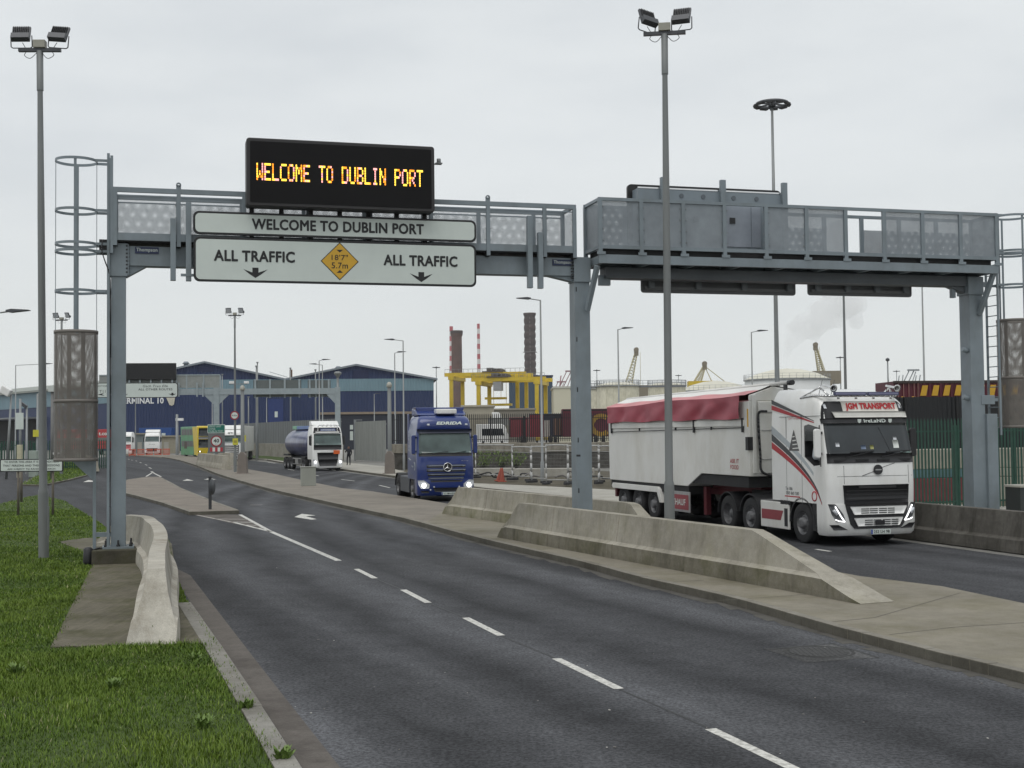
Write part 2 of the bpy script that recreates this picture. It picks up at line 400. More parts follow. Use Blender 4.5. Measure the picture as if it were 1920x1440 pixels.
def structure(name, mb, m): return tag(mb.build(name, m), kind='structure')
def flat(name, pts, z, m):
    mb = MB(); mb.add([(p.x, p.y, z) for p in pts], [tuple(range(len(pts)))]); o = structure(name, mb, m)
    if o.data.polygons[0].normal.z < 0: o.data.flip_normals()
    return o
def slab(name, pts, z0, z1, m):
    mb = MB(); mb.prism([(p.x, p.y) for p in pts], z0, z1); return structure(name, mb, m)
def gl(L, z=0): return [G(x, y, z) for x, y in L]

mb = MB(); n = 48
ringr = [0, 60, 200, 600, 2000, 4200]; mb.add([(0, 0, -.02)], [])
for r in ringr[1:]: mb.v += [(r * math.cos(2 * math.pi * i / n), r * math.sin(2 * math.pi * i / n), -.02) for i in range(n)]
for i in range(n): mb.f.append([0, 1 + i, 1 + (i + 1) % n])
for k in range(len(ringr) - 2):
    for i in range(n): mb.f.append([1 + k * n + i, 1 + (k + 1) * n + i, 1 + (k + 1) * n + (i + 1) % n, 1 + k * n + (i + 1) % n])
mb.m = [0] * len(mb.f); mb.s = [False] * len(mb.f)
structure('ground', mb, YARD)
flat('road', gl([(300, 2300), (2800, 2300), (2500, 1110), (1920, 1046), (1500, 988), (1100, 940), (730, 896), (526, 869), (420, 859), (340, 853), (240, 853), (100, 866), (-200, 880), (-500, 905), (-500, 1300)]), 0.0, ASPH)

# median between the two carriageways
KL = [(190, 850.5), (250, 853.5), (304, 857), (334, 862), (367, 872), (386, 879.5), (405, 887), (430, 895), (461, 904), (517, 919), (640, 946), (760, 972), (865, 1000), (970, 1025), (1055, 1044), (1120, 1060), (1202, 1082), (1356, 1116), (1471, 1147), (1561, 1173), (1647, 1195), (1783, 1229), (1920, 1261), (2500, 1400)]
KR = [(2500, 1190), (1920, 1131), (1766, 1099), (1612, 1080), (1400, 1040), (1200, 1001), (1000, 970), (850, 946), (765, 932), (697, 921), (640, 915), (575, 902), (517, 889), (462, 879), (420, 867), (374, 856), (320, 852.5)]
ZK = .13
kl = [p for p in catmull(gl(KL, ZK), 3)]; kr = gl(KR, ZK)
js = min(range(len(kl)), key=lambda i: (kl[i] - G(790, 979, ZK)).length)
jr = min(range(len(kr)), key=lambda i: (kr[i] - G(850, 946, ZK)).length)
slab('median_concrete', kl[js:] + kr[:jr + 1], -.01, ZK, MEDC)
slab('median_paving', kl[:js + 1] + kr[jr:], -.01, ZK, MEDP)
KFACE = concrete('kerb_face_dark', (.12, .112, .092), '#2a261e', .6)  # darker concrete for upright kerb faces and slab joints
def kerb(name, pts, wd, z0, z1, m, side=1, gap=1.83):
    """kerb stones laid end to end along a line"""
    pts = [Vector((p.x, p.y, 0)) for p in pts]; mb = MB()
    segs = []
    for a, b in zip(pts, pts[1:]):
        d = (b - a); L = d.length; k = max(1, round(L / gap))
        segs += [(a + d * (i / k), a + d * ((i + 1) / k)) for i in range(k)]
    rr = random.Random(3)
    for a, b in segs:
        d = (b - a).normalized(); nn = Vector((-d.y, d.x, 0)) * side; g = d * .0015; j = rr.uniform(-.003, .003); jz = rr.uniform(-.003, .003)
        q = [a + g - nn * (.006 + j), b - g - nn * (.006 + j), b - g + nn * wd, a + g + nn * wd]
        if (q[1] - q[0]).cross(q[3] - q[0]).z < 0: q = q[::-1]
        mb.prism([(p.x, p.y) for p in q], z0, z1 + jz, 'z')
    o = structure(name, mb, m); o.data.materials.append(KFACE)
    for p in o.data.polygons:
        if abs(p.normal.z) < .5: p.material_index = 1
    bv = o.modifiers.new('bevel', 'BEVEL'); bv.width = .012; bv.segments = 2
    return o
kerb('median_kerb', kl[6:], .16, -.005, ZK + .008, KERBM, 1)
mb = MB(); rr = random.Random(5)                               # grit and dust lying along the kerb
for a, b in zip(kl[10:], kl[11:]):
    d = (b - a).normalized(); nn = Vector((d.y, -d.x, 0))
    w1, w2 = rr.uniform(.12, .3), rr.uniform(.12, .3)
    mb.add([(*(a + nn * .0).xy, .003), (*(b + nn * .0).xy, .003), (*(b + nn * w2).xy, .003), (*(a + nn * w1).xy, .003)], [(0, 1, 2, 3)])
o = structure('gutter_grit', mb, concrete('kerb_grit', (.10, .095, .085), '#2c2a25', .7, scale=3))

# splitter island with block paving
isl = gl([(222, 905), (240, 899), (275, 894), (300, 894), (318, 903), (340, 915), (375, 929), (410, 943), (442, 954), (448, 957), (355, 959.5), (300, 941), (262, 931), (237, 925), (218, 918)], ZK)
slab('splitter_island', isl, -.01, ZK, ISLP)
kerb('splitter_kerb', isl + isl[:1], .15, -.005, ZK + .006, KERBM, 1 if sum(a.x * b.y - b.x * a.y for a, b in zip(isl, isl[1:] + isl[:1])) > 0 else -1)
# footpath along the far side
FR = [(455, 857.5), (500, 861.5), (526, 866), (646, 880), (730, 891), (900, 914), (1100, 935), (1292, 956), (1500, 982), (1720, 1001), (2100, 1046), (2400, 1080)]
fr = gl(FR, .12)
slab('footpath', fr + gl([(2400, 980), (1900, 950), (1300, 927), (1130, 917), (1010, 911), (890, 906), (760, 885), (720, 874), (600, 862.5), (500, 857.2)], .12), -.01, .12, PATHM)
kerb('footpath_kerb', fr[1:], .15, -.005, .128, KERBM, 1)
# rough ground behind the footpath
EARTH = concrete('rough_earth', (.10, .085, .062), '#2a2318', .7, moss='#3a3f1c', moss_amt=.5)
flat('rough_ground', gl([(2600, 995), (1900, 955), (1300, 930), (1130, 919), (1010, 913), (890, 908), (755, 885), (780, 868), (900, 876), (1150, 884), (1400, 886), (2600, 893)]), .02, EARTH)

for L_ in (((1330, 1127), (1470, 1118), (1560, 1110)), ((1240, 1092), (1320, 1088)), ((1668, 1190), (1790, 1176), (1960, 1165)), ((1560, 1166), (1640, 1158), (1800, 1112)), ((1000, 1012), (1080, 1006))):
    mb = MB(); pp = gl(L_, ZK)
    for a_, b_ in zip(pp, pp[1:]):
        d_ = (b_ - a_).normalized(); n_ = Vector((-d_.y, d_.x, 0)) * .012; mb.add([(*(a_ - n_).xy, ZK + .002), (*(b_ - n_).xy, ZK + .002), (*(b_ + n_).xy, ZK + .002), (*(a_ + n_).xy, ZK + .002)], [(0, 1, 2, 3)])
    structure('slab_joint', mb, KFACE)
SEAM = mat('tar_seam', (.018, .018, .019), .6, 0, .3, 12)
# white paint: centre dashes, solid line, hatching, arrows
def stripe(a, b, wd, name='lane_marking', m=MARK, z=.004):
    a, b = G(*a), G(*b); d = (b - a).normalized(); nn = Vector((-d.y, d.x, 0)) * wd / 2
    mb = MB(); mb.add([(*(a - nn).xy, z), (*(b - nn).xy, z), (*(b + nn).xy, z), (*(a + nn).xy, z)], [(0, 1, 2, 3)])
    o = structure(name, mb, m)
    if o.data.polygons[0].normal.z < 0: o.data.flip_normals()
    return o
for a, b in [((1332, 1367), (1570, 1481)), ((1043, 1235), (1161, 1292)), ((873, 1158.5), (940, 1192)), ((756, 1106), (803, 1130.5)), ((668, 1067), (703, 1084.5)),
             ((240, 861), (243, 861.6)), ((246, 862.5), (249, 863.2)), ((254, 864), (257, 864.8)), ((262, 867), (265, 868)), ((272, 871), (276, 872.4)), ((279, 876.5), (284, 878.6)),
             ((640, 899), (665, 902)), ((711, 910), (731, 914.5)), ((1530, 1030), (1557, 1034)), ((502, 867), (516, 869)), ((540, 880), (552, 882)), ((590, 891), (598, 892.5))]:
    stripe(a, b, .12)
stripe((508, 997), (635, 1051.5), .15); stripe((450, 965), (508, 997), .13); stripe((355, 963), (440, 980), .1, m=MARKW); stripe((440, 980), (508, 997), .12)
flat('hatch_patch', gl([(352, 963), (448, 965), (506, 996)]), .002, GUTM)
for k in range(5):
    f = .12 + k * .17
    xa, ya = 355 + (508 - 355) * f, 963 + (997 - 963) * f; xb, yb = 450 + (508 - 450) * f, 965 + (997 - 965) * f
    if k > 0: stripe((xa + 2, ya), (xb - 1, yb), .11, m=MARKW if k < 2 else MARK)
stripe((286, 886), (274, 893.5), .13); stripe((286, 886), (302, 894), .13); stripe((284, 884), (288, 887), .2)
stripe((468, 947), (492, 946.5), .12, m=MARKW)
for pts in ([(552, 969.5), (566, 963.5), (592, 966.5), (573, 968.2), (594, 973.5), (584, 974.5)], [(342, 901.5), (351, 898.3), (363, 901.3)], [(382, 899.3), (394, 896.6), (405, 899.2)], [(156, 904), (166, 900), (175, 901.5), (174, 903.5)]):
    flat('arrow_marking', gl(pts), .004, MARK)
# iron cover in a concrete patch
flat('cover_patch', gl([(1432, 1217), (1560, 1207), (1645, 1233), (1512, 1243)]), .003, asphalt('patched_asphalt', (.09, .09, .09), RD))
for a_, b_ in (((1432, 1217), (1500, 1213)), ((1500, 1213), (1560, 1207)), ((1560, 1207), (1600, 1219)), ((1600, 1219), (1648, 1234))): stripe(a_, b_, .045, 'patch_seam', SEAM, .0045)
c = G(1536, 1222.5); mb = MB()
IRON = mat('cast_iron', (.05, .049, .048), .55, .5, .3, 20, bump=.4, bscale=60)
mb.cyl((c.x, c.y, .002), (c.x, c.y, .007), .38, n=40); mb.lathe([(.41, .0035), (.445, .009), (.46, .0035)], 48, 1, Matrix.Translation(c))
for i in range(-5, 6):
    L = math.sqrt(.36 ** 2 - (i * .065) ** 2); mb.box((c.x + i * .065, c.y, .0085), (.02, 2 * L * .95, .003), 0)
tag(mb.build('manhole_cover', [IRON, concrete('cover_ring', (.05, .05, .05))]), 'round iron manhole cover in the near carriageway beside the median kerb', 'manhole cover')

# ---- left verge: soil, kerb, concrete pads, grass
VG = [(-700, 1700), (-500, 2300), (1010, 2300), (735, 1700), (560, 1437), (485, 1323), (408, 1206), (352, 1129), (330, 1075), (318, 1015), (300, 985), (235, 984), (205, 992), (178, 974), (120, 938), (70, 927), (0, 944), (-300, 992)]
vg = gl(VG, .10)
slab('grass_verge', vg, -.01, .09, SOIL)
kerb('verge_kerb', gl([(1010, 2300), (735, 1700), (567, 1440), (491, 1323), (412, 1206), (357, 1129)], .11), .22, -.005, .112, concrete('kerb_pale', (.25, .24, .215), '#4a4536', .7), 1)
flat('gutter_dirt', gl([(800, 1700), (636, 1437), (516, 1285), (423, 1165), (357, 1079), (327, 1064), (330, 1085), (357, 1129), (412, 1206), (491, 1323), (567, 1440), (730, 1700)]), .003, GUTM)
pad = gl([(95, 1214), (168, 1070), (184, 1046), (110, 1016), (160, 1009), (262, 1012), (300, 1000), (322, 1020), (332, 1090), (332, 1207)], .1)
slab('concrete_pad', pad, .0, .108, PADM)
pad2 = gl([(328, 1207), (333, 1131), (350, 1131), (392, 1207)], .1)
slab('concrete_apron', pad2, .0, .106, PADM)
# grass blades: one mesh, tens of thousands of single leaves
def inside(px, py, poly):
    r = np.zeros(len(px), bool); n = len(poly)
    for i in range(n):
        x0, y0 = poly[i].x, poly[i].y; x1, y1 = poly[(i + 1) % n].x, poly[(i + 1) % n].y
        if y0 == y1: continue
        k = ((y0 > py) != (y1 > py)) & (px < (x1 - x0) * (py - y0) / (y1 - y0) + x0); r ^= k
    return r
GRASSM, t, b = base('grass_blades')
at = t.new('ShaderNodeAttribute', attribute_name='tint'); v = t.mapv()
g1 = t.ramp(at.outputs['Fac'], [(0, (.036, .074, .008)), (.4, (.100, .170, .017)), (.75, (.170, .25, .028)), (.96, (.25, .31, .09)), (1, (.42, .40, .22))])
g1 = t.mix(t.ramp(t.noise(.45, 4, .6, t.mapv((1, 1, 1), (.2, .1, .4))), [(.46, 0.0), (.62, .55)]), g1, (.17, .24, .03))
g2 = t.mix(t.ramp(t.noise(.7, 5, .65, v), [(.4, 0.0), (.7, .6)]), g1, (.034, .070, .010))
t.l.new(g2, b.inputs['Base Color']); b.inputs['Roughness'].default_value = .6; b.inputs['Specular IOR Level'].default_value = .25
def grass(name, poly, holes, counts, hmin=.025, hmax=.075, z=.09, wscale=1.0):
    """counts: list of (y0, y1, blades)"""
    xs = [p.x for p in poly]; X, Yv = [], []
    for y0, y1, cnt in counts:
        x = rng.uniform(min(xs), max(xs), cnt * 3); y = rng.uniform(y0, y1, cnt * 3)
        x, y = x[:], y[:]
        k = inside(x, y, poly) & (np.abs(x) < y * .43 + 1.5)
        jx, jy = x + rng.normal(0, .055, len(x)), y + rng.normal(0, .07, len(x))
        for h in holes: k &= ~inside(jx, jy, h)
        x, y = x[k][:cnt], y[k][:cnt]; X.append(x); Yv.append(y)
    x = np.concatenate(X); y = np.concatenate(Yv); n = len(x)
    # clumpy height
    cl = .5 + .25 * np.sin(x * 2.1 + 1.7 * np.sin(y * 1.3)) + .25 * np.sin(y * 2.7 + 2.1 * np.sin(x * 1.9 + .5))
    h = (hmin + (hmax - hmin) * rng.random(n) ** 2.0) * (.6 + .8 * cl)
    a = rng.uniform(0, 2 * np.pi, n); lean = rng.uniform(.1, .9, n) * h; wd = wscale * (.003 + .003 * rng.random(n)) * (1 + y / 14)
    dx, dy = np.cos(a), np.sin(a); px, py = -dy * wd / 2, dx * wd / 2
    zz = np.full(n, z - .005)
    V = np.empty((n, 5, 3))
    V[:, 0] = np.stack([x - px, y - py, zz], 1); V[:, 1] = np.stack([x + px, y + py, zz], 1)
    V[:, 2] = np.stack([x + px * .8 + dx * lean * .35, y + py * .8 + dy * lean * .35, zz + h * .6], 1)
    V[:, 3] = np.stack([x - px * .8 + dx * lean * .35, y - py * .8 + dy * lean * .35, zz + h * .6], 1)
    V[:, 4] = np.stack([x + dx * lean, y + dy * lean, zz + h], 1)
    me = bpy.data.meshes.new(name); me.vertices.add(n * 5); me.vertices.foreach_set('co', V.reshape(-1))
    i0 = np.arange(n) * 5
    loops = np.stack([i0, i0 + 1, i0 + 2, i0 + 3, i0 + 3, i0 + 2, i0 + 4], 1).reshape(-1)
    me.loops.add(n * 7); me.loops.foreach_set('vertex_index', loops)
    st = (np.arange(n)[:, None] * 7 + np.array([0, 4])[None, :]).reshape(-1)
    me.polygons.add(n * 2); me.polygons.foreach_set('loop_start', st)
    me.update(calc_edges=True)
    tint = np.clip(rng.normal(.45, .2, n) + .15 * (cl - .5), 0, .96); dead = rng.random(n) < .02; tint[dead] = 1.0
    at = me.attributes.new('tint', 'FLOAT', 'POINT'); at.data.foreach_set('value', np.repeat(tint, 5))
    me.materials.append(GRASSM); o = bpy.data.objects.new(name, me); col.objects.link(o)
    return tag(o, kind='stuff')
barfoot = gl([(238, 1208), (262, 1100), (300, 1000), (240, 985), (300, 978), (335, 1060), (330, 1208)], .1)
ko = gl([(1010, 2300), (735, 1700), (567, 1440), (491, 1323), (412, 1206), (357, 1129)], .11); ki = []
for i_, p_ in enumerate(ko):
    q0, q1 = ko[max(i_ - 1, 0)], ko[min(i_ + 1, len(ko) - 1)]; d_ = (q1 - q0).normalized(); ki.append(p_ + Vector((-d_.y, d_.x, 0)) * .2)
kstrip = ko + ki[::-1]
o = grass('grass', vg, [pad, pad2, barfoot, kstrip], [(9, 14, 75000), (14, 18, 105000), (18, 24, 100000), (24, 33, 85000), (33, 50, 60000), (50, 62, 9000)])
o['label'] = 'thick uneven green grass covering the left verge round the pad'; o['category'] = 'grass'
# small weeds rising among the grass and beside the barrier
def weed(p, h, n, name='weed', label=None, group=None, leafw=.02):
    mb = MB(); rr = random.Random(int(p[0] * 97 + p[1] * 31))
    for k in range(n):
        a = rr.uniform(0, 6.28); l = rr.uniform(.4, 1) * h; r = rr.uniform(.2, .8) * h
        d = Vector((math.cos(a), math.sin(a), 0)); s_ = Vector((-d.y, d.x, 0)) * leafw * rr.uniform(.6, 1.2)
        b0 = Vector((rr.uniform(-.05, .05), rr.uniform(-.05, .05), 0)); mid = b0 + d * r * .5 + Vector((0, 0, l * .7)); tip = b0 + d * r + Vector((0, 0, l))
        mb.add([b0 - s_ * .3, b0 + s_ * .3, mid + s_, mid - s_, tip], [(0, 1, 2, 3), (3, 2, 4)])
    o = mb.build(name, LEAF); o.location = p; return tag(o, label, 'weed', group)
LEAF = mat('weed_leaf', (.12, .19, .035), .6, 0, .35, 9)
for (x, y, h, n_, lb) in [(294, 1204, .3, 34, 'tuft of long grass growing at the foot of the barrier end'), (30, 1265, .16, 30, 'broad weed in the grass at the left edge of the verge'), (215, 1290, .12, 40, 'low dark clover patch in the middle of the near grass'),
                          (380, 1365, .13, 60, 'leafy weed patch in the grass near the kerb bottom'), (462, 1330, .13, 40, 'dark weed clump leaning over the verge kerb'), (532, 1425, .13, 40, 'weed clump over the kerb at the bottom of the photo'),
                          (365, 1240, .12, 30, 'flat dock leaves in the grass behind the apron')]:
    weed(G(x, y, .09), h, n_, label=lb)
# second grass island beyond the slip road
isl2 = gl([(38, 908), (80, 909), (130, 899), (180, 886), (176, 878), (152, 868), (118, 862), (98, 876)], .1)
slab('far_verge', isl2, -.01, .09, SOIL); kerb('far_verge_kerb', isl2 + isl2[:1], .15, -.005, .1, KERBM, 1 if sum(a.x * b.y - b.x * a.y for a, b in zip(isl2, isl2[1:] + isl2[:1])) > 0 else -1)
xs = [p.y for p in isl2]; o = grass('verge_grass', isl2, [], [(min(xs), max(xs), 26000)], .05, .12, wscale=1.3)
o['label'] = 'short green grass on the far verge beyond the slip road'; o['category'] = 'grass'
strip = gl([(462, 862.2), (500, 865), (530, 864.3), (535, 859.6), (500, 856.6), (460, 857)], .1)
slab('roadside_verge', gl([(440, 858.2), (500, 860.6), (540, 865.8), (560, 861), (500, 855.5), (440, 854)], .1), .1, .15, SOIL)
ys = [p.y for p in strip]

# seam between the lanes, grit and small litter on the tarmac
for a_, b_ in (((1162, 1293), (1330, 1366)), ((941, 1193), (1043, 1235)), ((804, 1131), (873, 1158)), ((704, 1085), (756, 1106))): stripe(a_, b_, .035, 'road_seam', SEAM, .002)
mb = MB(); rr = random.Random(21)
for k in range(60):
    px, py = rr.uniform(360, 1900), 1020 + 400 * rr.random() ** .8
    p = G(px, py)
    if not (px - 330) * .45 + 1060 > py * .0 + 0: continue
    if (p.x * .9135 + p.y * .4067) > 11.6 or (p.x * .9135 + p.y * .4067) < 2.6 or p.y > 30: continue
    s_ = rr.uniform(.006, .015); a_ = rr.uniform(0, 6.28); mb.box((p.x, p.y, .006 + s_ * .2), (s_ * rr.uniform(1, 2.4), s_, s_ * .5), rr.choice((0, 0, 1)), rz=a_)
o = mb.build('road_grit', [mat('grit_grey', (.2, .19, .18), .9), mat('grit_pale', (.45, .44, .41), .9)]); tag(o, 'small grit and litter specks scattered on the near carriageway', 'grit', kind='stuff')
# ================================================================== concrete barriers
PROF = [(.33, 0), (.33, .1), (.31, .3), (.25, .33), (.215, .36), (.17, .62), (.125, .95)]
def hw(z):
    for (a, za), (b_, zb) in zip(PROF, PROF[1:]):
        if z <= zb: return a + (b_ - a) * (z - za) / max(zb - za, 1e-6)
    return PROF[-1][0]
def barrier(name, path, hfun, m, label, group, z0, joints=(), H=.95, grime=None):
    """step barrier swept along a path, cut down to hfun(s) at arc length s"""
    pts = [Vector((p[0], p[1], 0)) for p in path]; S = [0]
    for a, b in zip(pts, pts[1:]): S.append(S[-1] + (b - a).length)
    L = S[-1]; ss = set(np.linspace(0, L, max(int(L / .25), 30)).tolist())
    for j in joints: ss |= {j - .03, j - .012, j + .012, j + .03}
    ss = sorted(s for s in ss if 0 <= s <= L); mb = MB(); rings = []
    root = thing(name, label, 'barrier', (pts[0].x, pts[0].y, z0), 0, group)
    for s in ss:
        k = max(i for i in range(len(S)) if S[i] <= s + 1e-9); k = min(k, len(pts) - 2)
        u = (s - S[k]) / (S[k + 1] - S[k]); p = pts[k].lerp(pts[k + 1], u) - pts[0]
        d0 = (pts[k + 1] - pts[k]).normalized(); d1 = (pts[min(k + 2, len(pts) - 1)] - pts[min(k + 1, len(pts) - 2)]).normalized() if k + 2 < len(pts) else d0
        d = d0.lerp(d1, u).normalized(); nn = Vector((-d.y, d.x, 0)); h = max(hfun(s, L), .012)
        inset = .03 if any(abs(s - j) < .014 for j in joints) else 0
        prof = [(min(z, h), hw(min(z, h)) - inset) for _, z in PROF]
        rings.append([p + nn * q + Vector((0, 0, z)) for z, q in prof] + [p - nn * q + Vector((0, 0, z)) for z, q in prof[::-1]])
    n = len(rings[0])
    for r in rings: mb.v += [tuple(p) for p in r]
    for k in range(len(rings) - 1):
        for i in range(n):
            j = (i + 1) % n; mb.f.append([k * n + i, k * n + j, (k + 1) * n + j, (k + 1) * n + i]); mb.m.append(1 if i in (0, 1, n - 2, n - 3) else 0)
    mb.f += [list(range(n))[::-1], [(len(rings) - 1) * n + i for i in range(n)]]; mb.m += [0, 0]; mb.s = [False] * len(mb.f)
    o = mb.build('concrete_wall', [m, grime or m], root)
    import bmesh
    bm = bmesh.new(); bm.from_mesh(o.data); bmesh.ops.recalc_face_normals(bm, faces=bm.faces); bm.to_mesh(o.data); bm.free()
    bv = o.modifiers.new('bevel', 'BEVEL'); bv.width = .02; bv.segments = 2; bv.limit_method = 'ANGLE'; bv.angle_limit = R(30)
    # collapse to a single mesh thing
    o.parent = None; o.matrix_basis = root.matrix_basis; o.name = 'tmp'; nm = root.name
    for k in ('label', 'category', 'group'):
        if k in root: o[k] = root[k]
    bpy.data.objects.remove(root); o.name = nm; return o
def ramp(a, b, H=.95): return lambda s, L: min(H, H * s / a, H * (L - s) / b)
GB = 'concrete step barriers along the carriageways'
a, b = G(952, 1006, ZK), G(1645, 1131, ZK); d = (b - a).normalized(); 
Ln = (b - a).length; nb_l = Ln
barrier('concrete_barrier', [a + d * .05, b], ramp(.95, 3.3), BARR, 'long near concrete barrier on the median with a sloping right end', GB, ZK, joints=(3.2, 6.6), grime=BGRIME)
a2 = G(829, 963, ZK) + Vector((.3, .1, 0)); d2 = Vector((math.sin(R(23.9)), -math.cos(R(23.9)), 0))
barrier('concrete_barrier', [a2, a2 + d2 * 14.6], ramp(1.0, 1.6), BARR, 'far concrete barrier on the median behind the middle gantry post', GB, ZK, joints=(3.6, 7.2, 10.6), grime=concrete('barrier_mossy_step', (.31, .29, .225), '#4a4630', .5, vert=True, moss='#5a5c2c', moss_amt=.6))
cv = catmull([(-10.15, 31.15, 0), (-9.2, 30.65, 0), (-8.57, 29.9, 0), (-7.93, 28.2, 0), (-7.4, 26.7, 0), (-6.62, 24.1, 0), (-5.77, 20.8, 0), (-5.0, 17.95, 0), (-4.9, 17.35, 0)], 8)
barrier('concrete_barrier', cv, ramp(.9, .75), BARRP, 'pale curved concrete barrier beside the left gantry post and the grass', GB, .1, joints=(2.2, 3.6, 5.3))
ra, rb = G(1720, 1013.5), G(1920, 1040); dd = (rb - ra).normalized(); nn_ = Vector((-dd.y, dd.x, 0)) * .34; ra += nn_; rb += nn_
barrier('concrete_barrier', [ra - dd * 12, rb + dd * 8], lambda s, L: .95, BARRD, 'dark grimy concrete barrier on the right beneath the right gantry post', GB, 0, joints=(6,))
# short end blocks far up the median
def endblock(px, py, label):
    a = G(px[0], py[0], ZK); b = G(px[1], py[1], ZK)
    return barrier('concrete_barrier', [a, b], ramp(.45, .25, 1.15), BARR, label, GB, ZK)
PROF = [(.42, 0), (.42, .12), (.38, .3), (.30, .5), (.24, 1.15)]
endblock((375, 425), (872, 880.5), 'short concrete end block at the foot of the 40 sign')
endblock((392, 438), (866, 872.5), 'short concrete end block partly hidden behind the 40 sign block')
endblock((150, 176), (871, 884), 'short pale concrete block on the far grass verge')
# ================================================================== sign gantries
GA = R(15.6)
MESH = perforated('perforated_steel', (.22, .25, .27), .0075, .40)
MESHB = perforated('perforated_steel_brown', (.185, .168, .15), .0072, .31)
NAVY = mat('navy_plate', (.012, .022, .07), .4)
def rrect(x0, x1, z0, z1, r, n=5):
    o = []
    for cx, cz, a0 in ((x1 - r, z1 - r, 0), (x0 + r, z1 - r, 90), (x0 + r, z0 + r, 180), (x1 - r, z0 + r, 270)):
        o += [(cx + r * math.cos(R(a0 + 90 * i / n)), cz + r * math.sin(R(a0 + 90 * i / n))) for i in range(n + 1)]
    return o
gan = thing('sign_gantry', 'blue grey steel gantry over the near carriageway carrying the welcome signs', 'gantry', (-8.92, 29.0, .1), GA)
def gz(px, py, c=-.2, r=gan): return hit(px, py, r, c)
XC = 11.05
# posts
zt = gz(222, 518, -.17).z; zh = gz(222, 456, -.17).z
m_ = MB(); m_.bb(-.16, .16, -.17, .17, .36, zt); m_.bb(-.18, .2, -.2, .2, zt, zh)
for k in range(8): m_.bb(.16, .235, -.212, -.19, zt + .08 + k * .085, zt + .115 + k * .085, 1)
m_.bb(.2, .225, -.22, .22, zt + .02, zh - .02)
m_.build('post', [STEEL, BLACK], gan, .008)
m_ = MB(); m_.bb(-.34, .34, -.3, .34, .31, .36, 0)
for x in (-.27, 0, .27):
    for y in (-.23, .27): m_.cyl((x, y, .3), (x, y, .5), .02, .02, 8, 1); m_.cyl((x, y, .36), (x, y, .4), .04, .04, 6, 1)
m_.build('base_plate', [STEEL, DARK], gan)
m_ = MB(); m_.bb(-.55, .62, -.62, .6, -.1, .31); m_.build('plinth', concrete('plinth_concrete', (.10, .092, .07), '#1c1b14', .7, moss='#3f4220', moss_amt=.6), gan, .015)
m_ = MB(); m_.lathe([(0, 0), (.1, 0), (.11, .05), (.1, .34), (.06, .38), (0, .38)], 14, 0, Matrix.Translation((-.63, -.42, 0)))
m_.tube([(-.6, -.4, .3), (-.4, -.3, .34), (-.2, -.25, .34)], .02, 6); m_.build('cable_box', BLACK, gan)
zcT = gz(1090, 529, -.2).z; zbT = (gz(245, 460.5, -.15).z + gz(1040, 483.6, -.15).z) / 2; zbB = (gz(265, 499, -.15).z + gz(1056, 516.7, -.15).z) / 2
m_ = MB(); m_.bb(XC - .2, XC + .2, -.19, .23, -.1, zcT); m_.bb(XC - .22, XC + .22, -.23, .26, zcT, zbT + .02)
m_.bb(XC - .203, XC - .1, -.196, -.16, 2.2, 2.25, 1)
for k in range(5): m_.bb(XC - .17, XC - .14, -.197, -.18, 1.3 + k * 1.25, 1.42 + k * 1.25, 1)
for k in range(8): m_.bb(XC - .3, XC - .22, -.242, -.2, zcT + .08 + k * .08, zcT + .11 + k * .08, 1)
m_.build('post', [STEEL, BLACK], gan, .008)
# beam with haunches
m_ = MB(); m_.bb(.225, XC - .22, -.15, .2, zbB, zbT)
m_.prism([(.225, zbB), (.62, zbB), (.225, zt + .02)], -.1, .15, 'y'); m_.prism([(XC - .22, zbB), (XC - .22, zcT + .02), (XC - .85, zbB)], -.1, .15, 'y')
m_.build('beam', STEEL, gan, .006)
# walkway
YF, YB = -.3, .65
zr = (gz(213, 349, YF).z + gz(1079, 385.5, YF).z) / 2; zk = (gz(260, 451.5, YF).z + gz(1040, 473, YF).z) / 2
x0 = gz(213, 400, YF).x + .03; x1 = gz(1077, 430, YF).x
ups = [x0, gz(335, 400, YF).x, gz(458, 400, YF).x]; st = ups[2] - ups[1]
ups += [ups[2] + st * k for k in range(1, 4)] + [gz(915, 420, YF).x, gz(1021, 420, YF).x, x1]
m_ = MB()
for y in (YF, YB):
    m_.bb(x0 - .04, x1 + .04, y - .035, y + .035, zr - .11, zr); m_.bb(x0 - .04, x1 + .04, y - .02, y + .02, zk, zk + .17)
    for x in ups: m_.bb(x - .045, x + .045, y - .04, y + .04, zk - .12, zr - .09)
for x in (x0, x1): m_.bb(x - .035, x + .035, YF + .035, YB - .035, zr - .087, zr - .005); m_.bb(x - .02, x + .02, YF + .02, YB - .02, zk + .003, zk + .16)
for x in (ups[1], ups[-3]):
    m_.bb(x - .055, x + .055, YF - .02, YF + .02, zr, zr + .1); m_.lathe([(.028, -.02), (.058, -.02), (.058, .02), (.028, .02), (.028, -.02)], 16, 0, Matrix.Translation((x, YF, zr + .1)) @ Matrix.Rotation(math.pi / 2, 4, 'X'))
m_.build('walkway_frame', STEEL, gan)
m_ = MB(); m_.bb(x0, x1, YF + .03, YB - .03, zk - .03, zk); 
for x in ups: m_.bb(x - .05, x + .05, YF, YB, zk - .13, zk - .03)
m_.build('walkway_floor', DARK, gan)
m_ = MB(); zt2 = zr - .165
for a, b in zip(ups, ups[1:]):
    m_.sheet((a + .045, YF + .01, zk + .17), (1, 0, 0), (0, 0, 1), b - a - .09, zt2 - zk - .17); m_.sheet((a + .045, YB - .01, zk + .17), (1, 0, 0), (0, 0, 1), b - a - .09, zt2 - zk - .17)
for x in (x0, x1): m_.sheet((x, YF + .04, zk + .17), (0, 1, 0), (0, 0, 1), YB - YF - .08, zt2 - zk - .17)
m_.each('mesh_panel', MESH, gan)
m_ = MB()
